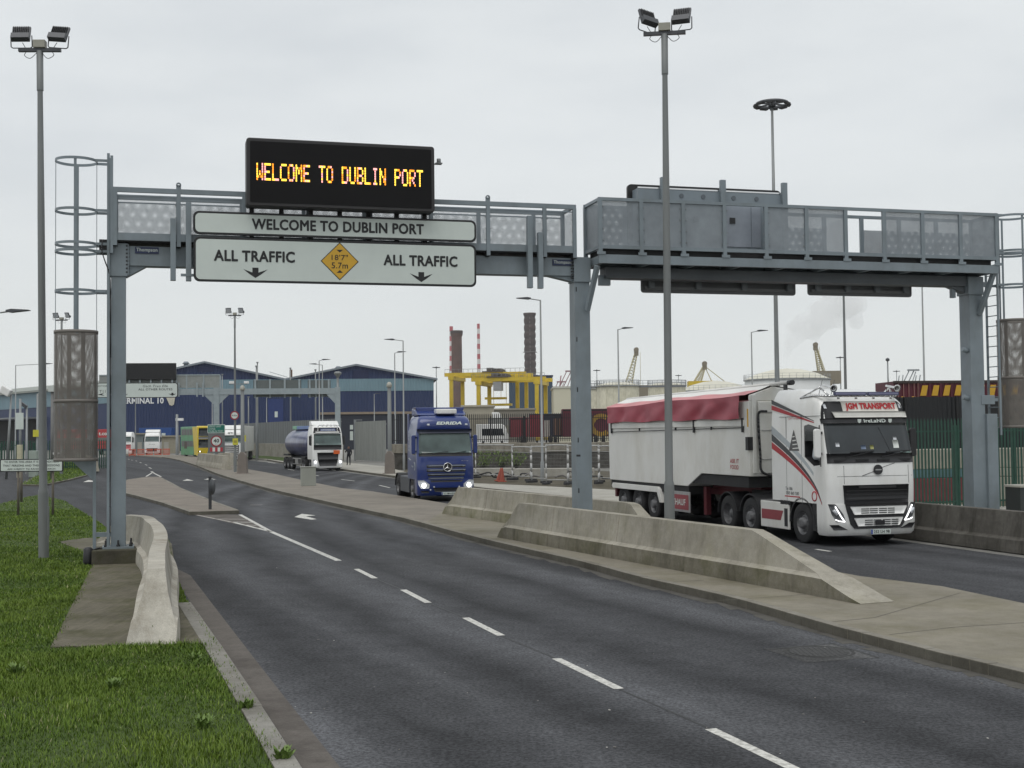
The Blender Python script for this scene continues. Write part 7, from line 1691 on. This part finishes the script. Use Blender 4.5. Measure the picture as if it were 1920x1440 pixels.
p = P(666, 860, 143); t = thing('gate_post', 'tall grey gate post with white notices beside the pale hoarding', 'post', (p.x, 143, 0)); MB().bb(-.12, .12, -.12, .12, 0, 4.6).build('shaft', GALV, t); m_ = MB(); m_.bb(-.55, -.2, -.16, -.12, 3.5, 4.0); m_.bb(-.55, -.2, -.16, -.12, 2.3, 3.3); m_.build('notice', SW, t); MB().bb(0, .8, -.06, .06, 4.5, 4.6).build('arm', GALV, t)
# temporary mesh panels on the footpath
WIRE, tt, bb2 = base('wire_mesh')
bb2.inputs['Base Color'].default_value = (.3, .3, .3, 1); uvn = tt.new('ShaderNodeUVMap').outputs[0]; sp = tt.new('ShaderNodeSeparateXYZ'); tt.l.new(uvn, sp.inputs[0])
ax = tt.math('LESS_THAN', tt.math('FRACT', tt.math('MULTIPLY', sp.outputs[0], 12.0)), .06); ay = tt.math('LESS_THAN', tt.math('FRACT', tt.math('MULTIPLY', sp.outputs[1], 5.0)), .03); trn = tt.new('ShaderNodeBsdfTransparent'); ms = tt.new('ShaderNodeMixShader')
tt.l.new(tt.math('MAXIMUM', ax, ay), ms.inputs[0]); tt.l.new(trn.outputs[0], ms.inputs[1]); tt.l.new(bb2.outputs[0], ms.inputs[2]); tt.l.new(ms.outputs[0], tt.n['Material Output'].inputs[0])
def temp_panel(x0, x1, D0, D1, H_, label):
    a, b = P(x0, 880, D0), P(x1, 880, D1); d = Vector((b.x - a.x, D1 - D0, 0)); L = d.length; t = thing('mesh_fence_panel', label, 'fence panel', (a.x, D0, .12), math.atan2(d.y, d.x), 'temporary mesh fence panels on the footpath')
    m_ = MB(); m_.tube(catmull([(0, 0, .1), (0, 0, H_ - .15), (.12, 0, H_), (L - .12, 0, H_), (L, 0, H_ - .15), (L, 0, .1)], 4), .036, 8); m_.tube([(0, 0, .25), (L, 0, .25)], .02, 8); m_.tube([(0, 0, H_ - .3), (L, 0, H_ - .3)], .018, 6); m_.build('tube_frame', mat('fence_tube', (.42, .42, .41), .5, .1), t)
    m_ = MB(); m_.sheet((0, 0, .2), (1, 0, 0), (0, 0, 1), L, H_ - .25); m_.build('wire_mesh', WIRE, t)
    m_ = MB()
    for x in (0, L): m_.box((x, 0, .06), (.22, .7, .13))
    m_.build('foot_block', mat('foot_black', (.04, .04, .042), .9), t, .02); return t
for q in ((892, 960, 80, 77, 2.05, 'mesh fence panel just right of the blue truck'), (961, 995, 76, 74, 1.95, 'mesh fence panel behind the orange cone'), (997, 1024, 72, 71, 2.0, 'narrow mesh fence panel around the street lamp foot'), (1024, 1064, 69, 68.5, 2.1, 'nearest mesh fence panel left of the middle gantry post'), (1066, 1122, 70, 69, 2.05, 'mesh fence panel half behind the middle gantry post'), (1124, 1160, 71, 70, 2.0, 'mesh fence panel by the rear of the tipper trailer')): temp_panel(*q)
p = P(942, 903, 76); t = thing('traffic_cone', 'orange traffic cone among the mesh fence panels', 'cone', (p.x, 76, .02)); OR = mat('cone_orange', (.29, .07, .045), .85); MB().lathe([(.15, .05), (.05, .78), (.035, .82), (0, .82)], 16).build('cone_body', OR, t); MB().bb(-.25, .25, -.25, .25, 0, .05).build('cone_base', OR, t, .02)
p = P(936, 903, 76.6); c2 = copy_tree(t); c2.matrix_basis = Matrix.Translation((p.x - .05, 76.6, .02)) @ Matrix.Rotation(R(12), 4, 'Y'); c2['label'] = 'second orange cone leaning beside the first'
rr = random.Random(9)
for i, (px, py, D, ln) in enumerate(((912, 898, 82, 3.0), (960, 896, 81, 2.2), (985, 899, 79, 1.6), (905, 905, 79, 3.4), (1075, 904, 76, 2.0), (1150, 905, 74, 2.4))):
    p = P(px, py, D); pts = [(rr.uniform(-.2, .2) + ln * (k / 7 - .5), rr.uniform(-.3, .3), .05 + abs(rr.gauss(0, .18))) for k in range(8)]; t = thing('pipe', 'dark cable or bent pipe lying on the ground by the mesh panels', 'pipe', (p.x, D, .12), rr.uniform(-.4, .4), 'pipes and cables lying by the mesh panels'); MB().tube(catmull(pts, 4), .05, 6).build('pipe_run', DARK if i % 2 else mat('pipe_grey', (.16, .15, .14), .7), t)
for px, D, w_, lb in ((915, 86, 3.6, 'long pale concrete slab lying behind the mesh panels left of the cones'), (1040, 84, 5.2, 'long pale concrete slab lying behind the street lamp foot')):
    p = P(px, 890, D); t = thing('concrete_slab', lb, 'slab', (p.x, D, .02), R(-4)); MB().bb(-w_ / 2, w_ / 2, -.5, .5, 0, .55).build('slab_body', PATHM, t, .04)
# bare shrubs in front of the rubble wall
for i, px in enumerate((942, 968, 905)):
    p = P(px, 870, 101); mb = MB(); rr = random.Random(i)
    for k in range(46):
        a = rr.uniform(0, 6.28); h = rr.uniform(.5, 1.6); r = rr.uniform(.2, 1.2); mb.cyl((0, 0, 0), (r * math.cos(a), r * math.sin(a), h), .015, .006, 4, 0)
        for l in range(5): u = rr.uniform(.4, 1); c = Vector((r * math.cos(a) * u, r * math.sin(a) * u, h * u)); mb.add([c, c + Vector((rr.uniform(-.15, .15), rr.uniform(-.1, .1), .1)), c + Vector((rr.uniform(-.15, .15), 0, -.1))], [(0, 1, 2)], 1)
    o = mb.build('shrub', [mat('twig', (.05, .045, .03), .9), LEAF]); o.location = (p.x, 101, .1); tag(o, ('scrubby bush against the rubble wall above the orange cones', 'scrubby bush against the rubble wall right of the cones', 'scrubby bush against the rubble wall next to the blue truck')[i], 'bush', 'scrubby bushes by the wall')

# ---------------------------------------------------------------- vehicles and containers behind the fences
MAR = mat('maroon_paint', (.10, .014, .026), .45, 0, .15, .5); CYEL = mat('container_yellow', (.62, .36, .03), .5); WV = WHITE
def semi(px0, px1, ytop, D, label, m, z0=1.6):
    a, b = P(px0, ytop, D), P(px1, ytop, D); t = thing('curtain_trailer', label, 'trailer', (a.x, D, z0), 0, 'trailers parked behind the black fence'); w_ = b.x - a.x; h = a.z - z0; MB().bb(0, w_, 0, 2.5, .9, h).build('box_body', m, t, .03); m_ = MB(); m_.bb(.1, w_ - .1, -.02, -.002, h - .18, h - .06); m_.build('top_rail', DARK, t)
    m_ = MB()
    for k in range(int(w_ / 1.2) + 1): m_.bb(k * 1.2, k * 1.2 + .06, -.03, -.004, .9, h - .2)
    m_.build('curtain_strap', DARK, t)
    for x in (w_ * .65, w_ * .8): wheel(t, x, .15, -1, 'rear'); 
    return t, w_, h
t, w_, h = semi(1054, 1150, 767, 116, 'maroon trailer with yellow lettering behind the middle gantry post', MAR)
u = P(1127, 797, 116); m_ = MB()
for k in range(12):
    a0, a1 = R(50 + k * 22), R(50 + (k + 1) * 22); r0, r1 = .62, 1.05; cx, cz = u.x - P(1054, 767, 116).x, u.z - 1.6
    m_.prism([(cx + r0 * math.cos(a0), cz + r0 * math.sin(a0)), (cx + r1 * math.cos(a0), cz + r1 * math.sin(a0)), (cx + r1 * math.cos(a1), cz + r1 * math.sin(a1)), (cx + r0 * math.cos(a1), cz + r0 * math.sin(a1))], -.05, -.03, 'y')
m_.build('yellow_ring', mat('ring_yellow_dull', (.34, .2, .03), .6), t)
t, w_, h = semi(992, 1053, 776, 118, 'dark trailer with a red and blue curtain left of the maroon one', mat('curtain_dark', (.022, .024, .045), .5))
MB().bb(0, w_ * .45, -.06, -.04, h * .3, h - .1).build('red_panel', mat('curtain_red', (.16, .015, .025), .5), t); MB().bb(w_ * .45, w_ * .62, -.06, -.04, h * .3, h * .8).build('pale_panel', mat('curtain_pale', (.4, .36, .33), .5), t); MB().bb(w_ * .75, w_ - .05, -.06, -.04, h * .35, h * .85).build('tan_panel', mat('curtain_tan', (.16, .085, .06), .5), t)
t, w_, h = semi(955, 991, 783, 122, 'red trailer behind the white van', mat('trailer_dull_red', (.2, .03, .04), .5))
a = P(893, 830, 112); t = thing('van', 'white van parked behind the black fence right of the blue truck', 'van', (a.x, 112, 1.6)); wv = 60 / 2400 * 112
MB().prism([(0, .35), (wv, .35), (wv, 1.15), (wv - .25, 1.9), (wv - .5, 2.1), (.0, 2.1)], 0, 1.9, 'y').build('body', WHITE, t, .06)
m_ = MB(); m_.prism([(.5, 1.1), (wv - .35, 1.1), (wv - .5, 1.7), (.5, 1.7)], -.015, -.002, 'y'); m_.build('window', GLASS, t)
for x in (.6, wv - .55): wheel(t, x, .12, -1, 'rear', z=.33, s=.64)
# stacked containers on the right
u0 = P(1676, 715, 59); 
def container(x0, z0, L, label, stripes=True, rz=R(4)):
    t = thing('container', label, 'container', (x0.x, x0.y, z0), rz, 'maroon stacked containers'); H_ = 2.6
    m_ = MB(); n = int(L / .28); pts = []
    for k in range(n): x = 1.15 + (L - 1.15) * k / n; d = (L - 1.15) / n; pts += [(x, 0), (x + d * .35, 0), (x + d * .5, .04), (x + d * .85, .04)]
    m_.bb(0, L, .05, 2.44, 0, H_); m_.prism([(1.15, .05)] + pts + [(L, .05)], .1, H_ - .1, 'z'); m_.build('body', MAR, t)
    m_ = MB(); m_.bb(-.02, L + .02, -.03, .05, H_ - .1, H_ + .02); m_.bb(-.02, L + .02, -.03, .05, -.02, .1); m_.build('frame_rail', mat('rail_dark', (.05, .035, .03), .6), t)
    m_ = MB(); 
    for x in (.2, .45, .7, .95): m_.cyl((x, .0, .1), (x, .0, H_ - .1), .025, .025, 6)
    m_.bb(1.1, 1.16, -.03, .05, 0, H_); m_.build('door_bar', mat('bar_brown', (.16, .07, .06), .6), t)
    if stripes:
        m_ = MB()
        for k in range(20):
            x = 1.35 + k * .54
            if x + .8 < L: m_.prism([(x - .13, H_ - .68), (x + .15, H_ - .68), (x + .25, H_ - .2), (x - .01, H_ - .2)], -.035, -.005, 'y')
        m_.bb(2.6, 5.2, -.035, -.005, H_ - .93, H_ - .88); m_.build('yellow_stripe', CYEL, t); m_ = MB()
        for x in (.42, .92): m_.lathe([(0, 0), (.22, 0), (.22, .02), (0, .02)], 20, 0, Matrix.Translation((x, .03, H_ - .92)) @ Matrix.Rotation(math.pi / 2, 4, 'X'))
        m_.build('yellow_disc', CYEL, t)
    return t
container(u0, P(1676, 715, 59).z - 2.6, 12.2, 'maroon container with slanted yellow stripes stacked on another at the right'); container(u0, P(1676, 715, 59).z - 5.25, 12.2, 'lower maroon container under the striped one behind the dark screen', False)
a, b = P(1600, 800, 55.5), P(2500, 800, 59); d = b - a; t = thing('netting_fence', 'tall black corrugated screen fence below the striped container', 'fence', (a.x, a.y, 0), math.atan2(b.y - a.y, b.x - a.x)); Ln = math.hypot(b.x - a.x, b.y - a.y); zt = P(1800, 744, 56.5).z
MB().bb(0, Ln, 0, .05, 0, zt).build('screen', corrug('screen_black', (.012, .013, .015), .22), t); m_ = MB(); x = 0
while x < Ln: m_.bb(x - .05, x + .05, -.1, -.002, 0, zt); x += 2.4
m_.build('post', DARK, t)
pal = [mat('block_pale', (.40, .38, .32), .85, 0, .12, 1.5, dirt='#6b6450', dirt_amt=.5), mat('block_teal', (.10, .18, .2), .8, 0, .1), mat('block_red', (.20, .045, .055), .8, 0, .15)]
a = P(1700, 800, 51); rz = math.atan2(2, 6.5)
for i in range(8):
    for j in range(3):
        mm = pal[0] if i > 1 or j == 2 else (pal[2] if j == 0 else pal[1]); x = i * 1.5
        o = MB().bb(-.735, .735, -.38, .38, 0, (.92, .35, .8)[j] - .01).build('concrete_block', mm, None, .03); o.matrix_basis = Matrix.Translation((a.x + x * .98, a.y + x * .2, (0, .92, 1.27)[j] + .02)) @ Matrix.Rotation(R(11), 4, 'Z')
        tag(o, ('dull red bottom block' if mm is pal[2] else 'thin teal block' if mm is pal[1] else 'pale grubby concrete block') + ' in the stack seen through the green fence', 'concrete block', 'concrete blocks stacked behind the green fence, ' + ('red' if mm is pal[2] else 'teal' if mm is pal[1] else 'pale'))
# orange barriers and small huts before the warehouse
ORB = mat('barrier_orange', (.55, .10, .05), .6)
for i, px in enumerate((248, 262, 276, 290, 304)):
    p = P(px, 850, 196); t = thing('road_barrier', 'orange plastic road barrier in the row before the far white lorry', 'barrier', (p.x, 196 + i * .6, 0), R(3), 'orange plastic road barriers'); m_ = MB()
    for z in (.15, .95): m_.bb(-.55, .55, -.03, .03, z, z + .12)
    for k in range(7): m_.bb(-.53 + k * .166, -.47 + k * .166, -.02, .02, .2, 1.0)
    for x in (-.4, .4): m_.bb(x - .05, x + .05, -.25, .25, 0, .1)
    m_.build('panel', ORB, t)
for px, D, w_, h_, c_, lb in ((312, 225, 3.2, 2.9, (.28, .26, .2), 'small beige hut right of the far white lorry'), (262, 232, 3.6, 3.4, (.17, .2, .2), 'small grey hut behind the far white lorry')):
    p = P(px, 850, D); t = thing('hut', lb, 'hut', (p.x, D, 0)); MB().bb(-w_ / 2, w_ / 2, 0, 3, 0, h_).build('wall', mat('hut_wall', c_, .8), t); MB().bb(-w_ / 2 - .2, w_ / 2 + .2, -.3, 3.2, h_, h_ + .25).build('roof', mat('hut_roof', (.3, .28, .22), .8), t); MB().bb(-.4, .4, -.03, -.002, 0, 2.0).build('door', mat('hut_door', (.35, .34, .3), .6), t)
p = P(366, 850, 230); t = thing('container', 'blue container standing before the warehouse left of the bus', 'container', (P(352, 850, 236).x - 6, 236, 0)); MB().bb(-3, 3, 0, 2.4, 0, 4.6).build('body', mat('container_blue', (.02, .07, .24), .5), t, .03); m_ = MB(); m_.bb(1.2, 1.9, -.02, -.002, 2.9, 3.6); m_.build('label', SW, t)
p = P(332, 853, 199); t = thing('metal_mast', 'thick grey pole with a small lamp left of the green bus', 'pole', (p.x, 199, 0)); H_ = P(321, 777, 199).z; MB().lathe([(.25, 0), (.2, H_), (0, H_)], 10).build('pole', GALV, t); MB().bb(-.2, 1.0, -.15, .15, H_ - 1, H_ - .6).build('cap', WHITE, t)
# left background clutter
p = P(17, 850, 92); t = thing('floodlight_column', 'short leaning column with a white floodlight at the left edge', 'lamp column', (p.x - .2, 92, 0)); H_ = P(17, 740, 92).z; MB().cyl((0, 0, 0), (.35, 0, H_), .1, .07, 10).build('pole', GALV, t); MB().box((0, -.1, H_ + .25), (.75, .5, .55), 0, T=Matrix.Rotation(R(30), 3, 'Y')).build('floodlight', WHITE, t, .06)
p = P(98, 880, 88); t = thing('camera_post', 'grey post with a pale cap behind the left lamp column', 'post', (p.x, 88, 0)); H_ = P(98, 735, 88).z; MB().cyl((0, 0, 0), (0, 0, H_), .14, .11, 12).build('pole', mat('post_grey', (.16, .16, .155), .6), t); MB().bb(-.25, .25, -.2, .2, H_, H_ + .45).build('cap', mat('cap_pale', (.5, .53, .5), .5), t, .03); MB().bb(0, .5, -.1, .1, H_ - 4.3, H_ - 4.15).build('arm', WHITE, t); MB().bb(-.2, .5, -.25, -.13, H_ - 8.2, H_ - 7.0 + .2).build('notice', mat('notice_yellow2', (.6, .55, .05), .5), t)
p = P(37, 800, 100); t = thing('notice_board', 'tall white notice panel on a grey post at the left', 'sign', (p.x, 100, 0)); MB().cyl((0, .1, 0), (0, .1, 6), .1, .1, 10).build('post', GALV, t); MB().bb(-.3, .3, -.05, 0, P(37, 805, 100).z, P(37, 774, 100).z).build('panel', SW, t)
p = P(37, 850, 95); t = thing('marker_post', 'short cream post in front of the left green fence', 'post', (p.x, 95, 0)); MB().bb(-.17, .17, -.15, .15, 0, P(37, 834, 95).z).build('shaft', mat('cream_post', (.5, .47, .33), .7), t, .02)
p = P(63, 850, 96); t = thing('control_cabinet', 'pale green utility box in front of the left green fence', 'cabinet', (p.x, 96, 0)); MB().bb(-.3, .3, -.2, .2, 0, P(63, 845, 96).z).build('cabinet_body', mat('box_pale_green', (.33, .38, .34), .6), t, .02)
for px, D, y0, lb in ((50, 104, 762, 'thin grey post left of the lamp column with a dark lamp'), (70, 108, 738, 'grey post with a yellow notice left of the lamp column')):
    p = P(px, 850, D); t = thing('metal_mast', lb, 'pole', (p.x, D, 0)); H_ = P(px, y0, D).z; MB().lathe([(.12, 0), (.08, H_), (0, H_)], 10).build('pole', GALV, t)
    if px == 70: MB().bb(-.3, .3, -.2, -.1, P(px, 819, D).z, P(px, 806, D).z).build('notice', mat('notice_yellow3', (.6, .55, .05), .5), t)
    else: MB().box((-.25, 0, H_ + .1), (.6, .3, .25), 0, T=Matrix.Rotation(R(35), 3, 'Y')).build('lantern', FLB, t)

# low sheds and clutter on the quay behind the black fence
for (x0, x1, yt, D, c_, lb) in ((866, 925, 763, 225, (.36, .33, .26), 'low beige shed beyond the black fence right of the blue truck'), (925, 1003, 769, 240, (.25, .23, .19), 'long low dull shed under the yellow gantry cranes'), (812, 868, 775, 215, (.2, .2, .19), 'low grey shed end between the warehouse and the yellow cranes')):
    a, b = P(x0, yt, D), P(x1, yt, D); t = thing('shed', lb, 'shed', (a.x, D, 0)); w_ = b.x - a.x
    MB().bb(0, w_, 0, 8, 0, a.z).build('wall', mat('shed_wall', c_, .8, 0, .12, .4), t); MB().bb(-.2, w_ + .2, -.3, 8.2, a.z, a.z + .3).build('roof', mat('shed_roof', tuple(x * 1.2 for x in c_), .8), t)
    m_ = MB(); m_.bb(w_ * .2, w_ * .3, -.04, -.004, 0, 2.2); m_.bb(w_ * .55, w_ * .8, -.04, -.004, 0, 2.8); m_.each('door', mat('shed_door', tuple(x * .55 for x in c_), .7), t)
a = P(922, 772, 205); t = thing('van', 'small white van high beyond the black fence under the yellow crane', 'van', (a.x, 205, a.z - 1.0)); MB().prism([(0, 0), (1.5, 0), (1.5, .5), (1.1, .9), (0, .9)], 0, 1.5, 'y').build('body', WHITE, t, .04); MB().bb(-.6, 2.6, -.4, 2, -1.2, -.02).build('loading_ramp', mat('ramp_grey', (.2, .2, .19), .8), t)
# ---------------------------------------------------------------- smoke plume
import bmesh
def plume():
    D = 950; rr = random.Random(4); mb = MB(); path = [(1467, 672, 5), (1480, 650, 10), (1497, 628, 16), (1520, 608, 23), (1550, 590, 30), (1582, 575, 34), (1612, 562, 34)]
    bm = bmesh.new()
    for (x0, y0, r0), (x1, y1, r1) in zip(path, path[1:]):
        for k in range(5):
            u = k / 5; x, y, r = x0 + (x1 - x0) * u, y0 + (y1 - y0) * u, r0 + (r1 - r0) * u
            for j in range(3):
                s = r * rr.uniform(.45, .8) * D / 2400; c = P(x + rr.gauss(0, r * .38), y + rr.gauss(0, r * .38), D) + Vector((0, rr.gauss(0, r * .3 * D / 2400), 0))
                bmesh.ops.create_icosphere(bm, subdivisions=2, radius=s, matrix=Matrix.Translation(c))
    me = bpy.data.meshes.new('smoke_plume'); bm.to_mesh(me); bm.free(); o = bpy.data.objects.new('smoke_plume', me); col.objects.link(o)
    rm = o.modifiers.new('merge', 'REMESH'); rm.mode = 'VOXEL'; rm.voxel_size = 1.6
    m = bpy.data.materials.new('steam'); m.use_nodes = True; nt_ = m.node_tree; nt_.nodes.clear(); ou = nt_.nodes.new('ShaderNodeOutputMaterial'); pv = nt_.nodes.new('ShaderNodeVolumePrincipled'); pv.inputs['Color'].default_value = (1, 1, 1, 1); pv.inputs['Anisotropy'].default_value = -.45; pv.inputs['Density'].default_value = .035; nt_.links.new(pv.outputs[0], ou.inputs['Volume']); me.materials.append(m)
    return tag(o, 'pale grey steam plume drifting up to the right above the white tank', 'steam', kind='stuff')
plume()
# ---------------------------------------------------------------- thin sea haze
bm = bmesh.new(); bmesh.ops.create_cube(bm, size=1.0); bmesh.ops.scale(bm, vec=(3400, 2900, 300), verts=bm.verts); bmesh.ops.translate(bm, vec=(0, 1400, 148.5), verts=bm.verts)
bmesh.ops.recalc_face_normals(bm, faces=bm.faces); me = bpy.data.meshes.new('haze'); bm.to_mesh(me); bm.free(); hz_o = bpy.data.objects.new('haze', me); col.objects.link(hz_o); tag(hz_o, kind='stuff')
m = bpy.data.materials.new('haze_air'); m.use_nodes = True; nt_ = m.node_tree; nt_.nodes.clear(); ou = nt_.nodes.new('ShaderNodeOutputMaterial'); pv = nt_.nodes.new('ShaderNodeVolumePrincipled'); pv.inputs['Color'].default_value = (.95, .97, 1, 1); pv.inputs['Density'].default_value = .00007; nt_.links.new(pv.outputs[0], ou.inputs['Volume']); me.materials.append(m)
